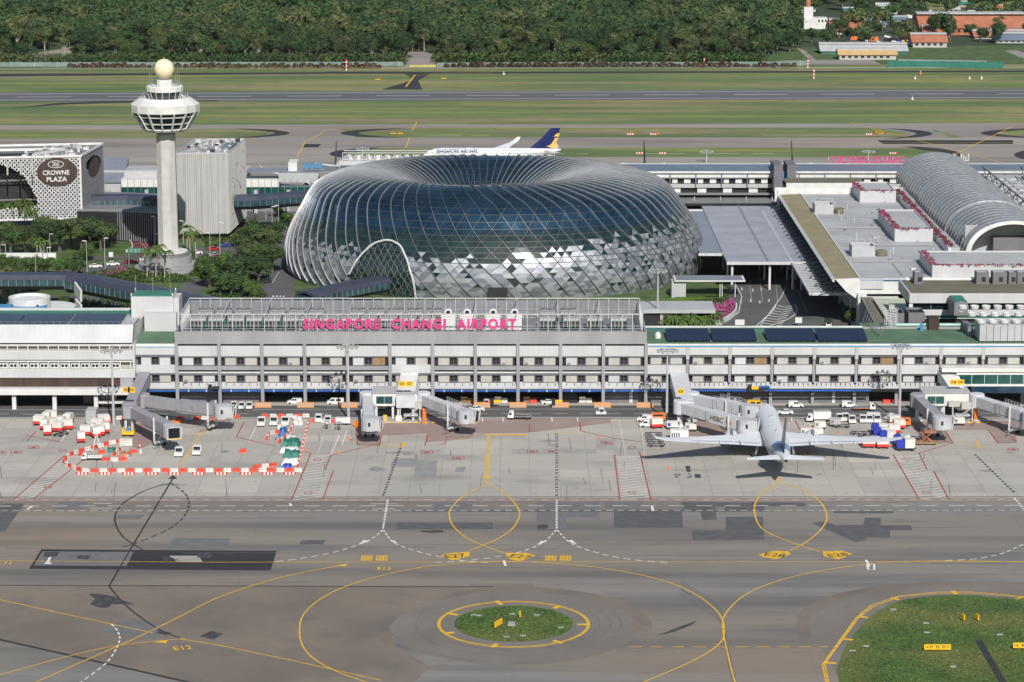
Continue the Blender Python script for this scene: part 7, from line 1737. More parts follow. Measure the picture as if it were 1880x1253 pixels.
# ================================================================ JET BRIDGES
def tunnel(m, a, b, w, h, lift=0.):
    a, b = Vector(a), Vector(b); z = Vector((0, 0, h/2+lift)); m.beam(a+z, b+z, w, h)
def jetbridge(label, A, B, cabdir, mat='bridge_grey', rail=True, leg=.72, ad=None):
    """A rotunda, B cab: points at floor height"""
    A, B = Vector(A), Vector(B); t = thing('jet_bridge', label, 'jet bridge', (A.x, A.y, 0)); d = (B-A); d.z = 0; L = d.length; u = d.normalized(); n = Vector((u.y, -u.x, 0)); zf = A.z
    m = MB(mat).lathe([(2.1, zf-.3), (2.1, zf+3.2), (1.9, zf+3.4), (.1, zf+3.45)], A.x, A.y, 14); m.build('rotunda', t)
    MB('steel_white').lathe([(.55, 0), (.5, zf-.3)], A.x, A.y, 10).lathe([(1.6, 0), (1.6, .35), (.6, .4)], A.x, A.y, 10).build('column', t)
    M1, M2 = A.lerp(B, .45), A.lerp(B, .9)
    m = MB(mat); tunnel(m, A+u*1.6, M1+u*.5, 2.7, 2.7, .1); m.build('inner_tunnel', t)
    m = MB(mat); tunnel(m, M1, M2, 3.2, 3.15, -.15); s1 = m.build('outer_tunnel', t)
    m = MB('dark_metal'); nn = n if n.y < 0 else -n
    for q in (.15, .45, .75):
        p = M1.lerp(M2, q); m.beam(p+nn*1.61+Vector((0, 0, .35)), p+nn*1.61+Vector((0, 0, 2.4)), .06, .08)
    m.beam(M1+nn*1.63+Vector((0, 0, .25)), M2+nn*1.63+Vector((0, 0, .25)), .05, .1); m.build('side_seams', s1)
    c = Vector(cabdir+(0,) if len(cabdir) == 2 else cabdir).normalized(); cn = Vector((c.y, -c.x, 0))
    C0 = M2+u*2.2
    m = MB('cab_grey').lathe([(2.3, zf-.25), (2.3, zf+3.1), (.1, zf+3.3)], C0.x, C0.y, 16); tunnel(m, C0, C0+c*3., 3.6, 3.1, -.1); cb = m.build('cab', t)
    E = C0+c*3.02
    MB('dark').add([E+cn*1.5+Vector((0, 0, .1)), E-cn*1.5+Vector((0, 0, .1)), E-cn*1.5+Vector((0, 0, 2.8)), E+cn*1.5+Vector((0, 0, 2.8))], [(0, 1, 2, 3), (3, 2, 1, 0)]).build('opening', cb)
    m = MB('dark'); q = Vector((C0.x, C0.y-2.32, zf+1.7)); m.box(q.x-.3, q.x+.3, q.y-.02, q.y+.1, q.z-.6, q.z+.5); m.build('pane', cb)
    m = MB('yellow').beam(E-cn*1.8+Vector((0, 0, -.15)), E+cn*1.8+Vector((0, 0, -.15)), .3, .15); m.build('bumper', cb)
    m = MB('cab_grey')
    for s in (-1, 1): m.beam(E+cn*s*1.9+Vector((0, 0, -.2)), E+cn*s*1.9+c*.5+Vector((0, 0, 3.1)), .35, .3)
    m.build('hood', cb)
    Q = A.lerp(B, leg)
    m = MB('steel_white')
    for s in (-1, 1): m.beam(Q+n*s*1.9+Vector((0, 0, -zf+1)), Q+n*s*1.9+Vector((0, 0, 3.6)), .45, .45)
    m.beam(Q+n*-2+Vector((0, 0, -.5)), Q+n*2+Vector((0, 0, -.5)), .4, .4); m.beam(Q+n*-2+Vector((0, 0, -zf+1.1)), Q+n*2+Vector((0, 0, -zf+1.1)), .8, .5); lg = m.build('lift_column', t)
    for s in (-1, 1):
        p = Q+n*s*1.0; MB('tyre').tube((p.x-n.x*.3, p.y-n.y*.3, .62), (p.x+n.x*.3, p.y+n.y*.3, .62), .62, 12).build('wheel', lg)
    if rail:
        m = MB('steel_white')
        for s in (-1, 1):
            for hgt in (.5, 1.0): m.beam(M1+n*s*1.5+Vector((0, 0, 3+hgt)), M2+n*s*1.5+Vector((0, 0, 3+hgt)), .06, .06)
            for i in range(9): p = M1.lerp(M2, i/8)+n*s*1.5; m.beam(p+Vector((0, 0, 3)), p+Vector((0, 0, 4)), .06, .06)
        m.build('roof_rail', t)
    p = C0-c*1.2+n*2.6; m = MB('steel')
    for i in range(8): q = p-u*(i*.55); m.beam(q+Vector((0, 0, -.2-i*.5)), q+n*1.1+Vector((0, 0, -.2-i*.5)), .3, .08)
    m.beam(p+Vector((0, 0, .7)), p-u*4.2+Vector((0, 0, -3.2)), .06, .06); m.beam(p+n*1.1+Vector((0, 0, .7)), p+n*1.1-u*4.2+Vector((0, 0, -3.2)), .06, .06); m.build('stair', t)
    if ad:
        pn_ = M1.lerp(M2, .5)+nn*1.645; ang = atan2((u*(1 if u.x > 0 else -1)).y, (u*(1 if u.x > 0 else -1)).x); ux = u*(1 if u.x > 0 else -1)
        m = MB('white_wall').beam(M1.lerp(M2, .12)+nn*1.66+Vector((0, 0, 1.5)), M1.lerp(M2, .97)+nn*1.66+Vector((0, 0, 1.5)), .05, 2.9); pnl = m.build('advert_panel', t)
        tx_ = text_mb(ad, 2.0, 'dark_metal', .01, .015); xs_ = [v[0] for v in tx_.v]; k_ = 5.2/(max(xs_)-min(xs_)); o = pn_-ux*1.6+Vector((0, 0, 1.0))+nn*.05
        tx_.v = [tuple(o+ux*(a*k_)+nn*(.02-b*2)+Vector((0, 0, c+.4))) for a, b, c in tx_.v]; tx_.build('lettering', pnl)
        o = pn_+ux*3.2+Vector((0, 0, 1.4))+nn*.06; R_ = MB('red'); W_ = 1.2; H_ = .62
        pt = lambda a, b: tuple(o+ux*a+Vector((0, 0, b)))
        R_.poly([pt(-W_, 0), pt(-W_*.5, -H_), pt(-W_*.5, H_)]); R_.poly([pt(W_, 0), pt(W_*.5, H_), pt(W_*.5, -H_)]); R_.poly([pt(-W_*.5, H_), pt(0, 0), pt(W_*.5, H_)]); R_.poly([pt(-W_*.5, -H_), pt(W_*.5, -H_), pt(0, 0)]); R_.build('emblem', pnl)
    return t
M('bridge_grey', (.30, .295, .325), (.25, .245, .27), sc=.4, rough=.55); M('bridge_white', (.54, .56, .59), (.46, .48, .51), sc=.4, rough=.5); M('cab_grey', (.46, .47, .5), (.38, .39, .42), sc=.4, rough=.5)
ZF = 4.2
jetbridge('grey jet bridge angling down towards the red and white barriers at the left gate', G(238, 762, ZF), G(318, 802, ZF), (.3, -.95), 'bridge_grey', False)
jetbridge('grey jet bridge running right along the service road at the left gate', G(262, 745, ZF), G(412, 765, ZF), (1, -.1), 'bridge_grey', False, .85)
jetbridge('white jet bridge pointing straight at the camera beside the green glazed gate room', G(674, 742, ZF), G(679, 789, ZF), (1, -.15), 'bridge_white')
jetbridge('white jet bridge running right from the green glazed gate room in the middle', G(777, 742, ZF), G(856, 774, ZF), (.9, -.3), 'bridge_white')
jetbridge('white jet bridge carrying the HSBC panel, docked at the parked airliner', G(1250, 757, ZF), G(1372, 792, ZF), (1, -.1), 'bridge_white', False, .8, 'HSBC')
jetbridge('shorter white railed jet bridge behind the HSBC one', G(1270, 742, ZF+.6), G(1372, 764, ZF+.6), (1, -.1), 'bridge_white', True, .7)
jetbridge('bluish jet bridge pointing at the camera beside the right hand gate room', G(1684, 745, ZF), G(1728, 786, ZF), (1, -.2), 'bridge_grey', True)
jetbridge('jet bridge leaving the picture at the right edge', G(1793, 745, ZF), G(1892, 778, ZF), (1, -.2), 'bridge_white')
def fixedlink(label, a, b, c, d, base, mat, signs, h=3.2, low=4.4):
    """roof corners a b (terminal end) c d (outer end) given at pixel positions"""
    t = thing('fixed_link', label, 'gate link'); za, zb = low+h+2.8, low+h
    A, B_, C_, D_ = [Vector(W(*q, YF-.3)) if k < 2 else None for k, q in enumerate((a, b, c, d))][:2]+[G(*c, zb), G(*d, zb)]
    t.location = (C_.x, C_.y, 0)
    m = MB(mat); q = [A, B_, C_, D_]; lo = [p-Vector((0, 0, h)) for p in q]; m.add(q+lo, [(0, 3, 2, 1), (4, 5, 6, 7), (0, 1, 5, 4), (1, 2, 6, 5), (2, 3, 7, 6), (3, 0, 4, 7)]); m.build('tunnel', t)
    x = (C_.x+D_.x)/2; m = MB(base); m.box(D_.x if D_.x < C_.x else C_.x, max(C_.x, D_.x), C_.y-2.5, C_.y-.02, low-.4, zb-.15); m.build('lobby', t)
    for xx_ in (min(C_.x, D_.x)+.5, max(C_.x, D_.x)-.5): MB('steel_white').box(xx_-.3, xx_+.3, C_.y-1.8, C_.y-1.2, 0, low-.4).build('column', t)
    for k, (px, py, tx_) in enumerate(signs):
        s = thing('stand_sign', 'yellow stand number sign reading %s above the %s' % (tx_, label.split(' over ')[0].split(', ')[0]), 'sign', W(px, py, C_.y-2.2)); w = .95
        MB('yellow').box(s.location.x-w, s.location.x+w, s.location.y-.15, s.location.y, s.location.z-.75, s.location.z+.75).build('panel', s)
        tt = text_mb(tx_, 1.0, 'dark', .01, .02); tt.v = [(v[0]*.85+s.location.x, v[1]+s.location.y-.2, v[2]+s.location.z) for v in tt.v]; tt.build('lettering', s)
    return t
fixedlink('sloping grey link roof of the left gate', (254, 683), (276, 683), (247, 742), (228, 742), 'bridge_grey', 'bridge_grey', [(232, 716, 'E26'), (241.5, 716, 'E28')])
fixedlink('white link roof of the middle gate', (736, 684), (768, 684), (762, 722), (728, 722), 'bridge_white', 'white_wall', [(738, 705, 'E24'), (752, 705, 'E27')])
fixedlink('white link roof of the airliner gate', (1230, 685), (1262, 685), (1273, 733), (1242, 733), 'bridge_white', 'bridge_white', [(1250, 719, 'E28')])
fixedlink('pale link roof of the right gate', (1722, 679), (1755, 679), (1772, 715), (1745, 715), 'bridge_white', 'white_wall', [(1751, 702, 'D46'), (1764, 702, 'D47')])
def gateroom(label, x0, x1, y=742.5, yt=715):
    p = G(x0, 775, 0); yb = G(x0, 772).y; a, b = xx(x0, yb, 6), xx(x1, yb, 6); z1 = hh(yt+8, yb); t = thing('gate_room', label, 'gate room', ((a+b)/2, yb, 0))
    m = MB('white_wall').box(a, b, yb+.3, yb+8, 4, z1); m.box(a, b, yb, yb+.29, z1-.8, z1+.1); m.box(a, b, yb, yb+.29, 4, 4.6); m.box(a, a+1, yb, yb+.29, 4.6, z1-.8); w_ = a+(b-a)*.45; m.box(w_, b, yb, yb+.29, 4.6, z1-.8); m.build('wall', t)
    c0, c1 = a+1, w_; k = (c1-c0)/2
    for i in range(2): f = MB('steel_white').box(c0+i*k+k-.1, c0+i*k+k, yb+.05, yb+.25, 4.6, z1-.8).build('window', t); MB('glass_teal').box(c0+i*k, c0+i*k+k-.1, yb+.15, yb+.25, 4.6, z1-.8).build('pane', f)
    m = MB('light_grey').box(a-.3, b+.3, yb-.3, yb+8.3, z1+.12, z1+.3); m.build('roof', t)
    for x in (a+1, w_, b-.6): MB('white_wall').box(x-.3, x+.3, yb+.5, yb+1.1, 0, 4).build('column', t)
    m = MB('cream_panel'); m.box(w_+1, w_+4, yb-1.8, yb-.02, 4.2, z1-2); m.box(w_+4.6, w_+8, yb-1.4, yb-.02, 3.4, z1-2.2); m.build('duct_box', t)
    m = MB('steel_white'); 
    for q in (w_+2, w_+7.4): m.box(q, q+.25, yb-2, yb-1.8, 0, 4.2)
    m.beam((w_+2, yb-1.9, .3), (w_+7.4, yb-1.9, 4), .15, .15); m.box(w_+3, w_+7, yb-2, yb+1, 1.6, 1.8); m.use('orange').box(w_+8.2, w_+9.2, yb-1, yb, 0, 3.6); m.build('service_frame', t)
    m = MB('concrete_apron').box(a+2, b, yb-3.5, yb+3, .06, .35); m.use('yellow'); [m.box(a+2+i*2.4, a+3.2+i*2.4, yb-3.62, yb-3.51, .1, .36) for i in range(7)]; m.use('yellow').box(a+3, a+4, yb-2.4, yb-1.9, .36, 2); m.use('white_wall').box(a+6.4, a+8, yb-2.4, yb-1.6, .36, 1.8); m.build('plinth', t)
gateroom('white middle gate room with a pair of green windows', 684, 766); gateroom('white right hand gate room with green windows and columns', 1696, 1780)
# grey framed glass concourse piece at right edge
t = thing('glazed_departure_wing', 'long low wing with green glass band at the right edge of the concourse', 'building', (X(1800), YF-3, 0)); m = MB('white_wall').box(X(1752), X(1990), YF-4, YF-.2, T(683), T(679.5)); m.use('olive_roof').box(X(1755), X(1990), YF-3.8, YF-.4, T(679.4), T(678)); m.use('white_wall').box(X(1725), X(1990), YF-4.2, YF-.25, T(677.9), T(671)); m.box(X(1752), X(1990), YF-4, YF-.2, T(704), T(700)); m.use('glass_blue').box(X(1780), X(1990), YF-4.3, YF-.3, T(716), T(704.2)); m.build('wall', t)
for k in range(7): f = MB('steel_white').box(X(1757)+k*3.6+3.45, X(1757)+k*3.6+3.6, YF-3.9, YF-3.6, T(700), T(683)).build('window', t); MB('glass_teal').box(X(1757)+k*3.6, X(1757)+k*3.6+3.44, YF-3.8, YF-3.6, T(700), T(683)).build('pane', f)
# ================================================================ MASTS, SIGN BOXES, BOARDS
def mast(label, px, pb, pt, name='floodlight_mast'):
    p = G(px, pb); h = hh(pt, p.y); t = thing(name, label, 'light mast', p); MB('light_grey').tube(p, (p.x, p.y, h), .42, 10, .2).build('pole', t)
    m = MB('steel'); n = 12; ring = [(p.x+2.2*cos(2*pi*i/n), p.y+2.2*sin(2*pi*i/n), h-.5) for i in range(n+1)]; m.path(ring, .12, 5); [m.beam((p.x, p.y, h-.4), ring[i], .1, .1) for i in range(0, n, 2)]; m.build('ring', t)
    m = MB('light_grey')
    for i in range(n): a = 2*pi*i/n; q = Vector(ring[i])+Vector((.5*cos(a), .5*sin(a), .1)); m.beam(q+Vector((0, 0, -.25)), q+Vector((.35*cos(a), .35*sin(a), -.35)), .75, .5)
    m.build('lamp', t)
mast('tall floodlight mast in front of the white wing at left', 209, 781, 640); mast('tall floodlight mast left of the middle gate room', 640, 771, 633); mast('tall floodlight mast beside the airliner gate', 1224, 773, 640); mast('tall floodlight mast at the right hand gate', 1651, 771, 632); mast('floodlight mast between the dome and the palms behind the concourse', 1207, 597, 494)
for px, py, b in ((1018, 738, 1), (905, 738, 1), (1378, 713, 1), (43, 720, 0), (388, 713, 0), (698, 737, 2), (1836, 708, 2)):
    q = W(px, py, YF-.8); t = thing('docking_display', 'black docking display box hung on the concourse front beside a small yellow sign' if b else 'black docking display box with a dark plate beside it', 'display', q, 0, 'docking display boxes on the concourse')
    MB('dark').box(q.x-.8, q.x+.2, q.y-.6, q.y, q.z-.9, q.z+1.1).build('casing', t); m = MB('yellow' if b else 'dark_metal').box(q.x+.3, q.x+2.2, q.y-.3, q.y-.1, q.z-.3, q.z+.6); m.build('plate', t)
b0 = None
for px in (483, 561, 641, 885, 951, 1029, 1106, 1184):
    p = G(px, 749)
    if b0 is None:
        b0 = thing('striped_guard', 'x', 'guard board', p); m = MB('orange_stripe'); w = 2.35; m.box(-w, w, 0, .5, 0, 1.5); m.build('board', b0, rel=False)
        m = MB('cream_panel')
        for i in range(-4, 4):
            a = i*.58; m.add([(max(-w, a-.14), -.01, .04), (min(w, a+.14), -.01, .04), (min(w, a+.66), -.01, 1.46), (max(-w, min(w, a+.38)), -.01, 1.46)], [(0, 1, 2, 3)])
        m.build('stripes', b0, rel=False); o = b0
    else: o = dup(b0, p)
    o.location = p; o['label'] = 'low orange and white striped guard board at the foot of a concourse column'; o['group'] = 'striped guard boards along the service road'
# ================================================================ VEHICLES
def wheels(t, xs, w, r=.34):
    for x in xs:
        for s in (-1, 1): MB('tyre').tube((x, s*(w/2-.2), r), (x, s*(w/2+.02), r), r, 10).build('wheel', t, rel=False)
def carproto(name, label, cat, prof, w, wx, mat, glass, r=.34, extra=None):
    t = thing(name, label, cat); m = MB(mat).ey(prof, -w/2, w/2); m.build('body', t, rel=False)
    m = MB('glass')
    for pl in glass[0]:
        m.ey(pl, -w/2-.012, -w/2-.002); m.ey(pl, w/2+.002, w/2+.012)
    for a, b, c, d in glass[1]: m.add([(a, -w*.42, b), (a, w*.42, b), (c, w*.4, d), (c, -w*.4, d)], [(0, 1, 2, 3), (3, 2, 1, 0)])
    m.build('windows', t, rel=False); wheels(t, wx, w, r)
    if extra: extra(t)
    return t
def lights(t, x, w, z):
    for s in (-1, 1): MB('car_silver').box(x-.02, x+.04, s*w*.36-.12, s*w*.36+.12, z, z+.16).build('headlight', t, rel=False)
kangoo = lambda: carproto('small_van', 'x', 'van', [(-2.1, .3), (-2.1, 1.75), (-1.9, 1.85), (.5, 1.85), (1.1, 1.2), (1.9, .98), (2.1, .7), (2.1, .3)], 1.8, (-1.3, 1.35), 'car_white', ([[(-.6, 1.15), (-.6, 1.65), (-.05, 1.65), (-.05, 1.15)], [(.02, 1.15), (.02, 1.65), (.45, 1.65), (.95, 1.15)]], [(.58, 1.8, 1.12, 1.24), (-2.115, 1.15, -2.115, 1.65)]), extra=lambda t: lights(t, 2.1, 1.8, .72))
hiace = lambda c: carproto('van', 'x', 'van', [(-2.4, .35), (-2.4, 1.9), (-2.2, 2.0), (1.2, 2.0), (1.95, 1.2), (2.35, 1.05), (2.4, .35)], 1.8, (-1.5, 1.5), c, ([[(-1.6, 1.2), (-1.6, 1.72), (-.2, 1.72), (-.2, 1.2)], [(.2, 1.2), (.2, 1.72), (1.15, 1.75), (1.65, 1.2)]], [(1.28, 1.95, 1.97, 1.24), (-2.415, 1.2, -2.415, 1.7)]), extra=lambda t: lights(t, 2.38, 1.8, .75))
sedan = lambda c: carproto('car', 'x', 'car', [(-2.25, .3), (-2.25, .95), (-1.5, 1.05), (-.95, 1.42), (.35, 1.44), (1.05, 1.0), (2.1, .85), (2.25, .6), (2.25, .3)], 1.75, (-1.35, 1.4), c, ([[(-1.3, 1.03), (-.88, 1.36), (-.3, 1.38), (-.3, 1.03)], [(-.22, 1.03), (-.22, 1.38), (.3, 1.38), (.85, 1.03)]], [(.4, 1.43, 1.03, 1.04), (-1.47, 1.08, -.98, 1.43)]), extra=lambda t: lights(t, 2.24, 1.75, .6))
def tug():
    t = thing('baggage_tractor', 'x', 'baggage tractor'); MB('car_white').ey([(-1.5, .35), (-1.5, .95), (-.2, .95), (-.2, .6), (.3, .6), (.3, 1.05), (1.4, .95), (1.4, .35)], -.85, .85).build('body', t, rel=False)
    m = MB('car_white').box(-.9, .5, -.8, .8, 1.85, 1.95); [m.box(x, x+.08, y, y+.08, .9, 1.85) for x in (-.88, .4) for y in (-.78, .7)]; m.build('cab_roof', t, rel=False); MB('dark').box(-.75, -.2, -.6, .6, .96, 1.3).build('seat', t, rel=False); MB('glass').box(.3, .34, -.7, .7, 1.1, 1.82).build('windscreen', t, rel=False); wheels(t, (-.95, .95), 1.5, .32); return t
def cart(red='red', body='barrier_white', wdt=1.5, L=2.4):
    t = thing('baggage_cart', 'x', 'baggage cart'); MB(body).box(-L/2, L/2, -wdt/2, wdt/2, .95, 1.95).ey([(-L/2, 1.951), (-L/2+.2, 2.12), (L/2-.2, 2.12), (L/2, 1.951)], -wdt/2, wdt/2).build('canopy', t, rel=False)
    MB(red).box(-L/2-.03, L/2+.03, -wdt/2-.03, wdt/2+.03, .4, .945).build('base', t, rel=False); wheels(t, (-.8, .8), wdt, .25); MB('dark_metal').beam((L/2, 0, .45), (L/2+.9, 0, .25), .1, .1).build('drawbar', t, rel=False); return t
def dolly():
    t = thing('empty_dolly', 'x', 'dolly'); m = MB('dark_metal'); m.box(-1.7, 1.7, -.9, -.75, .4, .55); m.box(-1.7, 1.7, .75, .9, .4, .55); [m.box(x, x+.15, -.74, .74, .4, .52) for x in (-1.7, -.8, 0, .8, 1.55)]; m.use('light_grey'); [m.box(x, x+.5, y, y+.12, .56, .64) for x in (-1.4, -.2, .9) for y in (-.85, .7)]; m.build('frame', t, rel=False); wheels(t, (-1.1, 1.1), 1.7, .25); return t
def uld(two=True):
    t = thing('container_dolly', 'x', 'container dolly'); MB('dark_metal').box(-1.7, 1.7, -.9, .9, .4, .55).build('frame', t, rel=False); wheels(t, (-1.1, 1.1), 1.7, .25)
    MB('blue').ey([(-1.55, .56), (-.25, .56), (-.25, 2.1), (-1.3, 2.1), (-1.55, 1.7)], -.8, .8).build('blue_container', t, rel=False); MB('barrier_white').ey([(-.15, .56), (1.4, .56), (1.6, 1.0), (1.6, 2.1), (-.15, 2.1)], -.8, .8).build('white_container', t, rel=False); return t
def truck(kind):
    t = thing('truck', 'x', 'truck'); MB('car_white').ey([(1.3, .6), (1.3, 2.35), (2.5, 2.35), (2.95, 1.4), (3., .6)], -1, 1).build('cab', t, rel=False)
    m = MB('glass'); m.add([(2.53, -.85, 2.28), (2.53, .85, 2.28), (2.96, .88, 1.45), (2.96, -.88, 1.45)], [(0, 1, 2, 3), (3, 2, 1, 0)]); [m.ey([(1.9, 1.4), (1.9, 2.1), (2.45, 2.1), (2.78, 1.4)], y, y+.01) for y in (-1.015, 1.005)]; m.build('windows', t, rel=False)
    MB('dark_metal').box(-3.6, 2.8, -.7, .7, .5, .75).build('chassis', t, rel=False); wheels(t, (-2.3, 2.0), 1.9, .42)
    if kind == 'box': MB('car_white').box(-3.7, 1.1, -1.1, 1.1, 1.0, 3.0).build('cargo_box', t, rel=False); MB('dark').box(-.2, .8, -1.115, -1.102, 1.2, 2.6).build('side_door', t, rel=False); m = MB('steel'); [m.box(-3.4, .8, y, y+.1, 3.01, 3.25) for y in (-.8, 0, .7)]; m.build('roof_rack', t, rel=False)
    elif kind == 'flat':
        m = MB('mid_grey').box(-3.7, 1.1, -1.1, 1.1, .76, 1.0); m.use('steel'); [m.beam((-3.2+i*.9, -.9, 1.02), (-2.6+i*.9, .8, 1.7), .15, .15) for i in range(5)]; m.tube((-3, 0, 1.3), (.6, 0, 1.5), .22, 6); m.use('orange').box(-3.7, 1.1, -1.12, -1.101, .8, .95); m.build('flatbed_gear', t, rel=False)
    else:
        m = MB('mid_grey').box(-3.7, 1.1, -1.0, 1.0, .76, .95); m.use('car_white').box(-3.7, 1.1, -1.04, -.98, .95, 1.3); m.box(-3.7, 1.1, .98, 1.04, .95, 1.3); m.build('dropside_bed', t, rel=False)
    return t
used3 = set(); PR = {}
def V_(key, mk_, px, py, rz, label, group=None, s=1., h=0):
    if key not in PR: PR[key] = mk_()
    o = PR[key]; p = G(px, py, h) if h == 0 else h
    if key in used3: o = dup(o, p, rz, label=label, scale=s)
    else: used3.add(key); o.location = p; o.rotation_euler = (0, 0, rz); o.scale = (s,)*3; o['label'] = label
    if group: o['group'] = group
    elif 'group' in o: del o['group']
    return o
V_('k', kangoo, 1461, 748, 0, 'small white van parked behind the nose of the airliner, the left of two alike'); V_('k', kangoo, 1559, 748, 0, 'small white van parked left of the flatbed truck on the service road')
V_('hy', lambda: hiace('yellow'), 1387, 748, 0, 'bright yellow van parked by the concourse above the airliner'); V_('hw', lambda: hiace('car_white'), 616, 743, pi, 'white high roofed van in the third open bay right of the white doors'); V_('k', kangoo, 541, 742, pi, 'white van parked in the open bay left of the high roofed van')
V_('hw', 0, 1599, 771, pi, 'white minibus standing beside the row of white tractors at right'); V_('s', lambda: sedan('car_white'), 1441, 761, pi, 'white saloon car driving on the service road right of the airliner nose'); V_('s', 0, 1376, 761, pi, 'white saloon car half hidden behind the airliner nose'); V_('s', 0, 1007, 742, .25, 'white car parked in an open bay of the concourse'); V_('s', 0, 875, 755, 0, 'white car with red flash right of the middle jet bridge')
V_('tb', lambda: truck('box'), 1500, 775, pi, 'white box lorry with open side door and roof rack near the airliner'); V_('tf', lambda: truck('flat'), 952, 770, pi, 'white cab lorry loaded with grey machinery on the service road'); V_('tf', 0, 1588, 754, 0, 'lorry loaded with dark machinery beside the white vans at right', s=.95); V_('td', lambda: truck('drop'), 167, 845, pi, 'white dropside lorry parked inside the left barriers', s=.8)
V_('hr', lambda: hiace('car_white'), 1190, 784, pi, 'white van with red skirt parked left of the airliner gate'); V_('k', 0, 1183, 774, pi, 'white pickup sized van just behind the red skirted van')
for x, y in ((430, 750), (444, 751), (458, 751)): V_('t', tug, x, y, -pi/2, 'small white tractor in the row of three by the first striped board', 'three white tractors under the concourse')
for x, y in ((585, 774), (602, 777)): V_('k', 0, x, y, -pi/2, 'white van facing the camera beside the right barriers', 'two white vans facing the camera')
for x, y, l in ((480, 782, 'dark topped tractor, left of three above the barriers'), (503, 781, 'dark topped tractor, middle of three above the barriers'), (524, 781, 'dark topped tractor with cream front, right of three'), (329, 838, 'white tractor left of the pair on open concrete'), (362, 835, 'white tractor right of the pair on open concrete')): V_('t', tug, x, y, -pi/2, l, None, 1.25)
for x, y in ((1584, 776), (1596, 776), (1610, 776)): V_('t', tug, x, y, -pi/2, 'white tractor parked in front of the white minibus', 'tractors in front of the minibus', 1.1)
for x, y in ((1541, 774), (1552, 773), (1564, 777)): V_('t', tug, x, y, -pi/2, 'white tractor between the box lorry and the minibus', 'tractors right of the box lorry', 1.1)
V_('t', 0, 1103, 762, pi, 'lone white tractor driving along the service road'); V_('t', 0, 892, 746, pi, 'white tractor behind the white car with a red flash'); V_('t', 0, 1634, 772, 2.2, 'white tractor towing a red based cart beside the right mast'); V_('t', 0, 700, 752, 0, 'white tractor in the shade of the middle gate room'); V_('t', 0, 1243, 786, .4, 'white tractor beside the airliner gate stair')
for i, (x, y) in enumerate([(74, 781), (86, 776), (94, 773), (84, 789), (95, 787), (88, 799), (105, 793), (112, 784), (123, 789), (126, 778)]): V_('c', cart, x, y, .15*(i % 3)-.2+pi/2*(i % 2), 'white baggage cart with red base in the group left of the grey container lorry', 'left group of baggage carts', 1.35)
for i, (x, y) in enumerate([(180, 787), (194, 795), (190, 780), (167, 797), (158, 800), (175, 803), (182, 800), (149, 812)]): V_('c', 0, x, y, .2*(i % 3)+pi/2*(i % 2), 'white baggage cart with red base in the group behind the white A frame', 'baggage carts near the left mast', 1.35)
for i, (x, y) in enumerate([(1594, 822), (1620, 823), (1606, 821), (1650, 788), (1640, 797), (1641, 781), (1205, 786)]): V_('c', 0, x, y, .05*i, ['red and white cart', 'white cart'][0]+' near the tip of the right wing of the airliner' if x > 1300 else 'red based cart behind the red skirted van', 'carts by the right wing tip' if x > 1300 else None, 1.3)
for i, (x, y) in enumerate([(1614, 797), (1618, 804), (1629, 810), (1655, 818)]): V_('u', uld, x, y, 0, 'dolly carrying a blue and a white container near the right wing tip', 'blue and white containers on dollies', 1.35)
V_('u', 0, 1662, 827, 0, 'nearest dolly with blue and white containers, beside the clearway hatching', None, 1.5)
for i, (x, y) in enumerate([(1577, 798), (1592, 803), (1682, 808), (1690, 814), (1545, 785)]): V_('d', dolly, x, y, -.15, 'empty dark dolly on the apron near the right wing tip', 'empty dollies at right', 1.3)
for i, (x, y) in enumerate([(1200, 800), (1201, 807), (1203, 813), (1205, 820)]): V_('d', 0, x, y, 0, 'empty dark dolly in the stack of rows left of the left wing tip', 'rows of dollies at the left wing tip', 1.3)
V_('d', 0, 112, 800, 1.1, 'single dark conveyor dolly right of the left cart group', None, 1.3)
def bx(name, label, cat, px, py, parts, rz=0., group=None):
    t = thing(name, label, cat, G(px, py), rz, group)
    for nm, mat, b in parts: m = MB(mat); [m.box(*q) for q in b]; m.build(nm, t, rel=False)
    return t
gpu = [('casing', 'orange', [(-1.9, 1.9, -1, 1, .5, 2.2)]), ('vent', 'dark', [(-1.4, 1.4, -1.02, -1.005, 1.5, 2.0)]), ('base', 'dark_metal', [(-2, 2, -1.05, 1.05, .3, .49)]), ('wheel', 'tyre', [(-1.5, -1, -1.04, 1.04, 0, .29), (1, 1.5, -1.04, 1.04, 0, .29)])]
bx('power_unit', 'orange ground power unit beside the right hand mast', 'power unit', 1658, 782, gpu); bx('power_unit', 'orange ground power unit left of the airliner gate mast', 'power unit', 1208, 773, gpu)
bx('air_unit', 'white box shaped air starter unit above the left wing of the airliner', 'air unit', 1247, 808, [('casing', 'car_white', [(-2.4, 2.4, -1.3, 1.3, .5, 2.9)]), ('vent', 'dark', [(-2.1+i*.6, -1.8+i*.6, -1.32, -1.305, 1, 2.2) for i in range(4)]), ('base', 'dark_metal', [(-2.4, 2.4, -1.2, 1.2, .1, .49)])])
bx('container_lorry', 'tall grey container body parked beside the left barriers', 'container', 169, 778, [('body', 'light_grey', [(-1.4, 1.4, -2, 3, .6, 4)]), ('ribs', 'mid_grey', [(-1.35+i*.5, -1.3+i*.5, -2.02, -2.005, .8, 3.8) for i in range(6)]), ('wheel', 'tyre', [(-1.3, -.9, -1.6, -.8, 0, .59), (.9, 1.3, -1.6, -.8, 0, .59)])])
for x, y, l in ((1432, 783, 'grey covered catering cart below the box lorry'),): pass
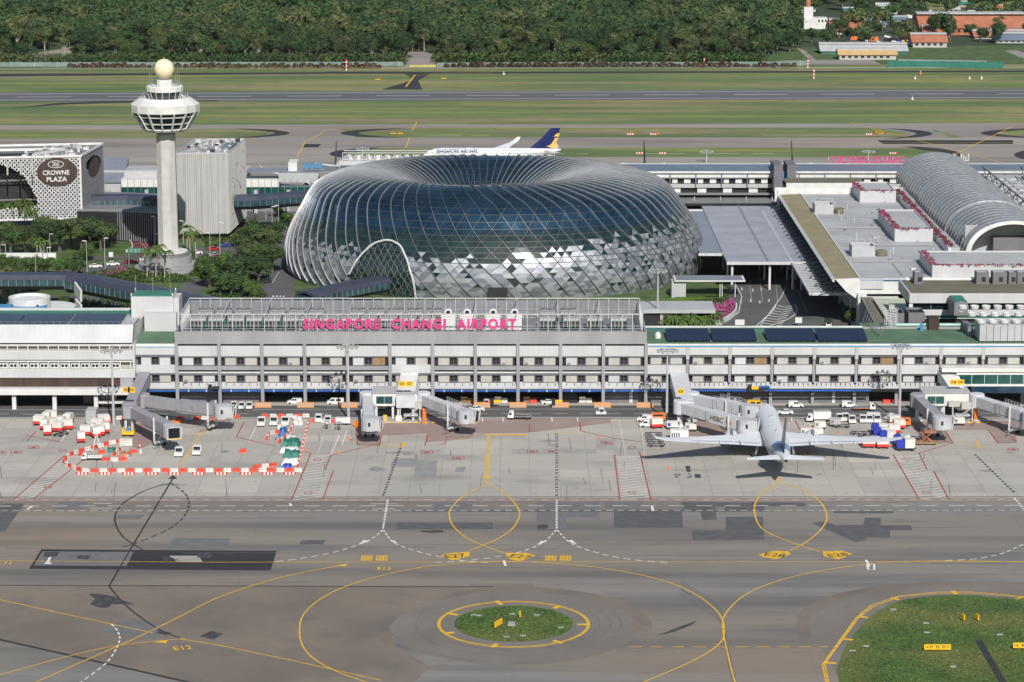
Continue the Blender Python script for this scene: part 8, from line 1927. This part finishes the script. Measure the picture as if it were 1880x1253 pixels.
for x, y, l in ((1505, 788, 'pale covered equipment trailer below the box lorry'), (1533, 783, 'grey container trailer right of the box lorry'), (1234, 788, 'white and blue toilet cart beside the airliner gate'), (1268, 792, 'cream belt loader under the HSBC jet bridge'), (1490, 801, 'long white loader platform behind the right wing root'), (1760, 781, 'white stair trolley in front of the right gate room'), (765, 752, 'white service cart between gate room columns')):
    L = 3. if 'long' not in l else 6; bx('service_trailer', l, 'trailer', x, y, [('body', 'barrier_white' if 'grey' not in l else 'light_grey', [(-L/2, L/2, -.9, .9, .7, 2.2)]), ('panel', 'blue' if 'blue' in l else 'mid_grey', [(-L/2+.2, -L/2+1, -.92, -.905, 1, 1.9)]), ('base', 'dark_metal', [(-L/2, L/2, -.8, .8, .3, .69)]), ('wheel', 'tyre', [(-L/2+.3, -L/2+.8, -.85, .85, 0, .29), (L/2-.8, L/2-.3, -.85, .85, 0, .29)])])
t = thing('cargo_loader', 'tan and brown lifting platform loader by the right hand clearway', 'loader', G(1700, 816)); m = MB('wood').box(-2.8, 2.8, -1.3, 1.3, .4, .8); m.build('deck', t, rel=False); m = MB('terracotta'); [m.beam((-1.5, y, .8), (1.6, y, 3.6), .2, .25) for y in (-.9, .9)]; [m.beam((1.6, y, .8), (-1.5, y, 3.2), .2, .25) for y in (-.9, .9)]; m.box(-.6, 2.4, -1.1, 1.1, 3.3, 3.7); m.build('lift_arms', t, rel=False); wheels(t, (-2, 2), 2.4, .35)
# ---------------- barriers and the works area
def barrier(mat):
    t = thing('water_barrier', 'x', 'barrier'); m = MB(mat); m.ey([(-.98, 0), (.98, 0), (.98, .3), (.9, .35), (.9, .95), (-.9, .95), (-.9, .35), (-.98, .3)], -.25, .25); m.build('body', t, rel=False)
    m = MB('dark_metal'); m.box(-.5, -.15, -.26, -.252, .5, .62); m.box(.15, .5, -.26, -.252, .5, .62); m.build('slots', t, rel=False); return t
PB = {c: barrier('barrier_'+c) for c in ('red', 'white')}; ub = set()
def brun(px, lab, group, step=2.25, c0=0):
    pts = [G(a, b) for a, b in px]; L = [0]
    for a, b in zip(pts, pts[1:]): L.append(L[-1]+(b-a).length)
    s = 1.; k = c0
    while s < L[-1]:
        for i in range(len(pts)-1):
            if s <= L[i+1]: break
        a, b = pts[i], pts[i+1]; p = a.lerp(b, (s-L[i])/(L[i+1]-L[i])); d = b-a; rz = atan2(d.y, d.x); c = ('red', 'white')[k % 2]; o = PB[c]
        if abs(rz) > pi/2: rz += pi
        lb = '%s plastic barrier %s' % (c if c == 'white' else 'orange red', lab)
        if c in ub: o = dup(o, p, rz, label=lb, group=group)
        else: ub.add(c); o.location = p; o.rotation_euler = (0, 0, rz); o['label'] = lb; o['group'] = group
        s += step; k += 1
brun(smoothpts([(117, 850), (122, 855), (134, 861), (150, 866), (165, 867)], 4)+[(548, 866)], 'in the long front row of the works area', 'long front row of barriers')
brun([(118, 846), (128, 838), (145, 831), (165, 826), (185, 821), (200, 816), (222, 813)], 'in the inner row below the A frame', 'inner row of barriers'); brun([(145, 838), (152, 836)], 'beside the dropside lorry', 'barriers by the lorry'); brun([(188, 846), (214, 847), (228, 846), (236, 841)], 'right of the dropside lorry', 'barriers by the lorry')
brun([(180, 833), (196, 833)], 'just above the dropside lorry', 'barriers above the lorry'); brun([(208, 838), (218, 830), (224, 824)], 'in the short slanting row', 'short slanting barriers'); brun([(238, 832), (258, 832), (256, 820)], 'round the white tank', 'barriers round the white tank')
brun([(546, 862), (550, 850), (553, 835), (556, 820), (560, 805), (563, 790), (568, 775)], 'in the right hand column of the works area', 'right column of barriers'); brun([(480, 767), (565, 766)], 'along the service road at the works area', 'barriers by the service road'); brun([(572, 776), (640, 777)], 'right of the works area by the two vans', 'barriers by the two vans')
brun([(490, 810), (494, 800), (505, 796), (520, 796), (532, 800)], 'in the small curved pen', 'small curved pen of barriers'); brun([(512, 815), (522, 806), (530, 796), (538, 786), (540, 775)], 'on the slope side of the tarpaulins', 'barriers beside the tarpaulins'); brun([(465, 861), (490, 858), (515, 855)], 'in the second row behind the front one', 'second front row'); brun([(428, 768), (440, 768)], 'under the end of the grey jet bridge', 'barriers under the grey bridge'); brun([(439, 831), (453, 831)], 'standing alone on the concrete', 'lone barriers')
brun([(198, 772), (222, 770), (240, 776)], 'behind the left mast', 'barriers behind the left mast'); brun([(324, 771), (420, 770)], 'in the shade under the grey jet bridge', 'barriers under the grey bridge')
s0 = None
for px in (151, 193, 236, 279, 320, 364, 406, 452, 492, 532):
    p = G(px, 872)
    if s0 is None:
        s0 = thing('candy_stripe_board', 'x', 'striped board', p); m = MB(); [m.use('red_bright' if i % 2 == 0 else 'barrier_white').add([(-1.6+i*.457, -.02, .1), (-1.6+(i+1)*.457, -.02, .1), (-1.6+(i+1)*.457, -.02, .75), (-1.6+i*.457, -.02, .75)], [(0, 1, 2, 3)]) for i in range(7)] if 'red_bright' in MT else [m.use('red' if i % 2 == 0 else 'barrier_white').box(-1.6+i*.457, -1.6+(i+1)*.457, -.05, .05, .05, .75) for i in range(7)]; m.build('board', s0, rel=False); o = s0
        m = MB('red'); [m.box(x, x+.1, -.25, .25, 0, .049) for x in (-1.3, 1.2)]; m.build('foot', s0, rel=False)
    else: o = dup(s0, p)
    o['label'] = 'low red and white striped board in front of the long barrier row'; o['group'] = 'striped boards in front of the barriers'
t = thing('a_frame', 'white A shaped frame standing over the inner barriers', 'frame', G(178, 829)); m = MB('white_wall').beam((-1.1, 0, 0), (-.1, 0, 4.6), .22, .22).beam((1.1, 0, 0), (.1, 0, 4.6), .22, .22).beam((-.6, 0, 2), (.6, 0, 2), .15, .15).beam((0, 2, 0), (0, .1, 4.5), .15, .15); m.build('legs', t, rel=False)
t = thing('yellow_machine', 'yellow works machine with a blue hood between the carts and barriers', 'machine', G(236, 801)); m = MB('yellow').box(-1.6, 1.6, -.9, .9, .6, 1.5).box(-1.5, -1., -.8, .8, 1.5, 2.4).box(1.1, 1.5, -.8, .8, 1.5, 2.3); m.build('body', t, rel=False); MB('sky_blue').box(-.6, .7, -.7, .7, 1.51, 2.2).build('hood', t, rel=False); wheels(t, (-1, 1), 1.6, .45)
def heap(name, label, cat, px, py, w, d, h, mat, seed):
    r = random.Random(seed); t = MB(mat); n, mm = 9, 6; P_ = [[(-w/2+w*i/n+r.uniform(-.2, .2), -d/2+d*j/mm, (h*r.uniform(.55, 1.) if 0 < i < n and 0 < j < mm else .02)) for i in range(n+1)] for j in range(mm+1)]
    for j in range(mm):
        for i in range(n): t.add([P_[j][i], P_[j][i+1], P_[j+1][i+1], P_[j+1][i]], [(0, 1, 2), (0, 2, 3)])
    o = t.build(name, rel=False); o.location = G(px, py); tag(o, label, cat)
heap('tarpaulin', 'green tarpaulin heap below the white crates at the works', 'tarpaulin', 534, 818, 5, 5, 1.9, 'tarp_green', 1); heap('tarpaulin', 'green tarpaulin heap nearest the front barriers', 'tarpaulin', 536, 838, 4.4, 5, 1.8, 'tarp_green', 2); heap('tarpaulin', 'wide white and green sheet between the two green heaps', 'tarpaulin', 532, 829, 5, 4, 1.2, 'barrier_white', 3); heap('tarpaulin', 'white sheet covered heap beside the lowest barriers', 'tarpaulin', 534, 851, 4.5, 4, 1.4, 'barrier_white', 4); heap('tarpaulin', 'blue sheet at the foot of the white heap', 'tarpaulin', 527, 857, 2.2, 3, .9, 'blue', 5)
heap('tarpaulin', 'bright blue crumpled tarpaulin in the small pen', 'tarpaulin', 520, 800, 2, 6, 2.4, 'tarp_blue', 6); heap('tarpaulin', 'dark green tarpaulin inside the left barriers', 'tarpaulin', 205, 829, 1.8, 3, 1.1, 'tarp_green', 7); heap('orange_cover', 'bright orange cover on the ground under the left jet bridge', 'cover', 323, 776, 2.8, 4, .8, 'orange', 8); heap('debris_pile', 'reddish scrap pile right of the long left lorry', 'scrap pile', 229, 838, 3, 4, 1.3, 'terracotta', 9)
bx('white_tank', 'white ribbed water tank among the left barriers', 'tank', 232, 819, [('body', 'barrier_white', [(-1.7, 1.7, -.9, .9, .2, 1.9)]), ('ribs', 'light_grey', [(-1.5, 1.5, -.95, -.905, z, z+.1) for z in (.6, 1.1, 1.6)]), ('base', 'dark_metal', [(-1.5, 1.5, -.8, .8, 0, .19)])])
for x, y, l in ((535, 809, 'white crate stack above the green tarpaulins'), (548, 781, 'blue and white pallet stack in the works area'), (546, 773, 'pale crate stack nearest the service road'), (518, 790, 'white box left of the pallet stacks')):
    bx('crate_stack', l, 'crates', x, y, [('crates', 'barrier_white', [(-1.2, -.05, -.7, .7, .15, 1.5), (.05, 1.2, -.7, .7, .15, 1.2)]), ('pallet', 'sky_blue' if 'blue' in l else 'wood', [(-1.3, 1.3, -.8, .8, 0, .14)])])
for x, y in ((600, 787), (622, 789)): bx('grey_stand', 'grey maintenance stand right of the works area', 'stand', x, y, [('frame', 'light_grey', [(-.6, -.5, -1.2, 1.2, 0, 2), (.5, .6, -1.2, 1.2, 0, 2), (-.5, .5, -1.2, 1.2, 1.9, 2.)]), ('shelf', 'mid_grey', [(-.5, .5, -1.1, 1.1, .6, .7)])], group='grey maintenance stands')
bx('tank_trailer', 'white tank trailer at the foot of the second mast', 'tank trailer', 630, 780, [('tank', 'car_white', [(-2, 2, -.9, .9, .7, 2.)]), ('frame', 'steel', [(-2.3, 2.3, -.8, .8, .45, .69)]), ('wheel', 'tyre', [(-1.2, -.7, -.9, .9, 0, .44), (.7, 1.2, -.9, .9, 0, .44)])]); bx('orange_bin', 'orange bin behind the cab of the middle jet bridge', 'bin', 655, 784, [('body', 'orange', [(-.8, .8, -.7, .7, .2, 1.5)]), ('base', 'dark_metal', [(-.7, .7, -.6, .6, 0, .19)])])
for x, y in ((92, 797), (640, 809), (622, 833), (561, 827), (1101, 805), (1228, 862), (1541, 795), (1489, 787), (780, 778)):
    p = G(x, y); o = MB('orange').lathe([(.35, 0), (.35, .05), (.2, .08), (.04, .8)], p.x, p.y, 8).build('traffic_cone', None, p); o.scale = (1.3,)*3; tag(o, 'orange traffic cone standing on the apron concrete', 'traffic cone', 'traffic cones on the apron')
for i, (x, w_) in enumerate(((920, 1), (897, 1), (973, 0), (1075, 1), (1073, 0), (858, 1), (900, 0))):
    if i in (0, 2, 3, 5): p = G(x, 741); bx('cargo_stack', 'stack of goods standing in an open bay of the concourse', 'goods', x, 741, [('crates', ['barrier_white', 'light_grey', 'wood'][i % 3], [(-1.8, 0, 0, 1.2, 0.2, 1.9), (.1, 1.8, 0, 1.2, .2, 1.4)]), ('pallet', 'wood', [(-1.9, 1.9, -.1, 1.3, .17, .199)])], group='goods stacked in the open bays')
for x in (979, 1628, 1645, 901): bx('red_bin', 'small red bin in an open bay at the service road', 'bin', x, 742, [('body', 'barrier_red', [(-1., 1., 0, .8, .2, 1.1)]), ('lid', 'red', [(-1.05, 1.05, -.05, .85, 1.11, 1.2)])], group='red bins under the concourse')
# airfield signs near the camera
def board(label, px, py, w, h, txt, rz=0, mat='yellow'):
    t = thing('taxiway_sign', label, 'sign', G(px, py), rz); MB(mat).box(-w/2, w/2, -.12, .12, .35, h+.35).build('panel', t, rel=False)
    m = MB('dark_metal'); [m.box(x-.06, x+.06, -.06, .06, 0, .345) for x in (-w*.4, w*.4)]; m.build('foot', t, rel=False)
    if txt:
        s = text_mb(txt, h*.75, 'dark', .005, .01); xs_ = [v[0] for v in s.v]; k = w*.85/(max(xs_)-min(xs_)); s.v = [(a*k, -.15+b, c+h/2+.35) for a, b, c in s.v]; s.build('lettering', t, rel=False)
    return t
board('long yellow taxiway sign reading P7 P5 P7 on the right grass island', 1721, 1196, 5.4, 1.1, '< P7  P5  P7 >'); board('yellow taxiway sign cut by the right edge on the grass island', 1876, 1193, 3.6, 1.1, '< P7'); board('slanting yellow sign on the oval grass island, seen edge on', 915, 1152, 3.2, 1.2, '', 1.1); board('small yellow sign post on the oval grass island', 955, 1136, .6, 1.3, '', 1.4)
board('left orange sign of the pair on the grass island', 1768, 1141, 1.2, 1.2, '', 1.9); board('right orange sign of the pair on the grass island', 1794, 1141, 1.2, 1.2, '', 1.9)
bx('drain_box', 'small dark open drain box in the oval grass island', 'drain box', 939, 1148, [('rim', 'grey_concrete', [(-.8, .8, -.9, -.6, 0, .5), (-.8, .8, .6, .9, 0, .5), (-.8, -.6, -.59, .59, 0, .5), (.6, .8, -.59, .59, 0, .5)]), ('base', 'dark', [(-.59, .59, -.59, .59, 0, .12)])])
for x, y in ((870, 1130), (940, 1128), (985, 1130), (930, 1170), (960, 1168), (1030, 1153), (880, 1131), (1700, 1145), (1702, 1162), (1590, 1187), (1640, 1120), (1750, 1225), (1835, 1166), (1565, 1196)):
    p = G(x, y); o = MB('light_grey').box(p.x-.6, p.x+.6, p.y-.4, p.y+.4, 0, .14).build('inlet_cover', None, p); tag(o, 'small pale concrete cover set in the grass', 'inlet cover', 'pale covers in the grass islands')
# ================================================================ LANDSIDE CARS AND LAMPS
cars = [(175, 492, 'car_white', 'white car left of the overhead sign'), (207, 488, 'car_white', 'white car on the road below the red ramp'), (240, 484, 'car_red', 'dark red car near the overhead sign'), (268, 480, 'car_white', 'white car beside the tower foot'), (392, 460, 'car_red', 'dark red car right of the tower'), (417, 454, 'car_blue', 'bright blue car right of the tower'), (395, 471, 'car_silver', 'silver car right of the tower'), (360, 467, 'car_white', 'white car partly hidden by shrubs'), (470, 480, 'car_dark', 'dark car under the garden trees'), (465, 487, 'car_silver', 'silver car under the garden trees'), (487, 520, 'car_dark', 'dark car on the road left of the dome'), (460, 470, 'car_white', 'white car between the trees'), (515, 420, 'car_white', 'white car near the far walkway')]
for x, y, c, l in cars: V_('L'+c, lambda c=c: sedan(c), x, y, .3, l, None, 1.05)
for i, (x, y) in enumerate([(1568, 599), (1573, 600), (1579, 599), (1521, 600)]): V_('Lcar_white', 0, x, y, 1.5, 'white car parked at the slanting grey wall', 'cars at the slanting wall', 1.)
lp = None
for i, (x, pb, pt) in enumerate([(18, 468, 436), (74, 470, 426), (80, 466, 430), (92, 472, 430), (160, 500, 443), (193, 494, 438), (236, 434, 388), (262, 440, 392), (285, 450, 398), (285, 472, 430), (337, 448, 406), (404, 466, 409), (386, 478, 428), (66, 507, 465), (110, 507, 480), (500, 430, 380), (512, 436, 378), (532, 418, 366), (468, 418, 392), (488, 405, 383), (11, 482, 450), (88, 502, 455)]):
    p = G(x, pb); h = hh(pt, p.y)
    if lp is None: lp = thing('street_lamp', 'x', 'street lamp', p); MB('light_grey').tube((0, 0, 0), (0, 0, 8), .13, 6, .09).build('pole', lp, rel=False); MB('white_wall').box(-1.3, .1, -.15, .15, 7.95, 8.15).build('lamp_head', lp, rel=False); o = lp
    else: o = dup(lp, p, [0, pi][i % 2])
    o.scale = (1.1, 1.1, h/8); o['label'] = 'slim grey street lamp on the landside roads round the control tower'; o['group'] = 'street lamps on the landside'
t = thing('overhead_sign', 'dark green overhead road sign left of the control tower', 'sign', G(238, 490)); q = t.location; MB('sign_green' if 'sign_green' in MT else 'teal_roof').box(q.x-.4, q.x+5.6, q.y-.2, q.y, 5, 6.8).build('panel', t); MB('steel').tube((q.x-.2, q.y+.1, 0), (q.x-.2, q.y+.1, 7), .2, 6).build('pole', t); m = MB('white_wall'); [m.box(q.x+.2+i*1.5, q.x+1.2+i*1.5, q.y-.22, q.y-.201, z, z+.15) for i in range(4) for z in (5.5, 6.2)]; m.build('legend', t)
for x, y, l in ((893, 0, 0),): pass
for x, y, w_, l in ((1358, 604, 3, 'white rectangular road sign above the left solar arrays'), (1466, 600, 2.2, 'white road sign at the striped road island'), (204, 478, 1.6, 'small white sign on the lawn below the hotel')):
    p = G(x, y); t = thing('road_sign', l, 'sign', p); MB('white_wall').box(-w_/2, w_/2, -.05, .05, 1.2, 3).build('panel', t, rel=False); MB('steel').box(-.06, .06, -.049, .049, 0, 1.2).build('pole', t, rel=False)
p = G(1521, 600); bx('black_box_board', 'black square board on the road behind the solar arrays', 'board', 1521, 601, [('panel', 'dark', [(-1.3, 1.3, 0, .2, .4, 3.)]), ('foot', 'steel', [(-1, -.9, -.3, .4, 0, .39), (.9, 1, -.3, .4, 0, .39)])])
# far light poles behind the concourse
for x, pb, pt in ((666, 300, 271), (1297, 305, 276), (1594, 300, 276)): mast('distant floodlight mast on the far apron, '+{666: 'left of the dome top', 1297: 'in the middle of the far grass', 1594: 'near the vault'}[x], x, pb-6, pt, 'distant_light_mast')
# ================================================================ PEOPLE
def person(label, px, py, rz, vest, cap='navy'):
    t = thing('person', label, 'person', G(px, py), rz)
    J = [(0, 0, .95), (0, 0, 1.2), (0, 0, 1.42), (0, .01, 1.52), (0, .02, 1.62), (0, .02, 1.74), (-.18, 0, 1.40), (-.25, -.02, 1.14), (-.24, .1, .9), (.18, 0, 1.40), (.25, -.02, 1.14), (.26, .12, .92), (-.09, 0, .9), (-.11, .05, .5), (-.12, 0, .08), (.09, 0, .9), (.11, -.02, .5), (.12, -.08, .08), (-.12, .14, .04), (.12, .06, .04)]
    E = [(0, 1), (1, 2), (2, 3), (3, 4), (4, 5), (2, 6), (6, 7), (7, 8), (2, 9), (9, 10), (10, 11), (0, 12), (12, 13), (13, 14), (0, 15), (15, 16), (16, 17), (14, 18), (17, 19)]
    Rr = [.15, .14, .16, .06, .1, .09, .07, .05, .04, .07, .05, .04, .1, .07, .05, .1, .07, .05, .045, .045]
    me = bpy.data.meshes.new('body'); me.from_pydata(J, E, []); o = bpy.data.objects.new('body', me); C.objects.link(o); o.parent = t
    mod = o.modifiers.new('s', 'SKIN'); 
    for i, v in enumerate(me.skin_vertices[0].data): v.radius = (Rr[i], Rr[i]*.85); v.use_root = i == 0
    o.modifiers.new('u', 'SUBSURF').levels = 1; o.modifiers['u'].render_levels = 1
    me.materials.append(MT['person_skin_clothes'])
    MB(vest).lathe([(.19, 1.0), (.2, 1.2), (.2, 1.36), (.1, 1.47)], 0, 0, 10).build('vest', t, rel=False); MB(cap).lathe([(.115, 1.68), (.12, 1.74), (.07, 1.83)], 0, .02, 10).build('cap', t, rel=False)
M('person_skin_clothes', (.05, .06, .10), (.04, .045, .08), sc=1)
person('person in a pale vest and dark trousers standing on the road by the three tractors', 447, 757, 0, 'barrier_white'); person('person in an orange vest and dark trousers among the left barriers', 199, 829, 1, 'orange'); person('person in a pale vest near the small curved pen', 507, 809, 2, 'barrier_white'); person('person in a yellow vest and dark trousers by the right gate room', 1786, 783, 2, 'yellow')
# ================================================================ CAMERA AND LIGHT
cam = bpy.data.cameras.new('camera'); co = bpy.data.objects.new('camera', cam); C.objects.link(co)
cam.sensor_width = 36; cam.lens = 36*F/1880; cam.clip_end = 12000; cam.clip_start = 1
co.location = (0, 0, H); co.rotation_euler = (pi/2-TH, 0, 0); bpy.context.scene.camera = co
d = Vector((-.27, 1.25, -1.0)).normalized()
sl = bpy.data.lights.new('sun', 'SUN'); sl.energy = 5.0; sl.angle = radians(.5); sl.color = (1, .955, .885)
so = bpy.data.objects.new('sun', sl); C.objects.link(so); so.rotation_euler = d.to_track_quat('-Z', 'Y').to_euler()
w = bpy.data.worlds.new('World'); bpy.context.scene.world = w; w.use_nodes = True
nt = w.node_tree; sky = nt.nodes.new('ShaderNodeTexSky'); sky.sky_type = 'NISHITA'; sky.sun_disc = False
s = -d; sky.sun_elevation = math.asin(s.z); sky.sun_rotation = atan2(s.x, s.y); sky.air_density = 1.2; sky.dust_density = 1.; sky.altitude = 100
nt.links.new(sky.outputs[0], nt.nodes['Background'].inputs[0]); nt.nodes['Background'].inputs[1].default_value = .072
sc = bpy.context.scene; sc.view_settings.view_transform = 'Standard'; sc.view_settings.look = 'None'; sc.view_settings.exposure = 0
sc.cycles.max_bounces = 5; sc.cycles.diffuse_bounces = 2; sc.cycles.glossy_bounces = 3

hz = MB(); hz.box(-1400, 1400, -60, 3000, -1.5, 190); hz.mats = []
o = hz.build('haze'); tag(o, kind='stuff'); mh = bpy.data.materials.new('haze'); mh.use_nodes = True; n = mh.node_tree
n.nodes.remove(n.nodes['Principled BSDF']); v = n.nodes.new('ShaderNodeVolumePrincipled'); v.inputs['Color'].default_value = (.78, .87, 1, 1); v.inputs['Density'].default_value = .000007
n.links.new(v.outputs[0], n.nodes['Material Output'].inputs['Volume']); o.data.materials.append(mh)
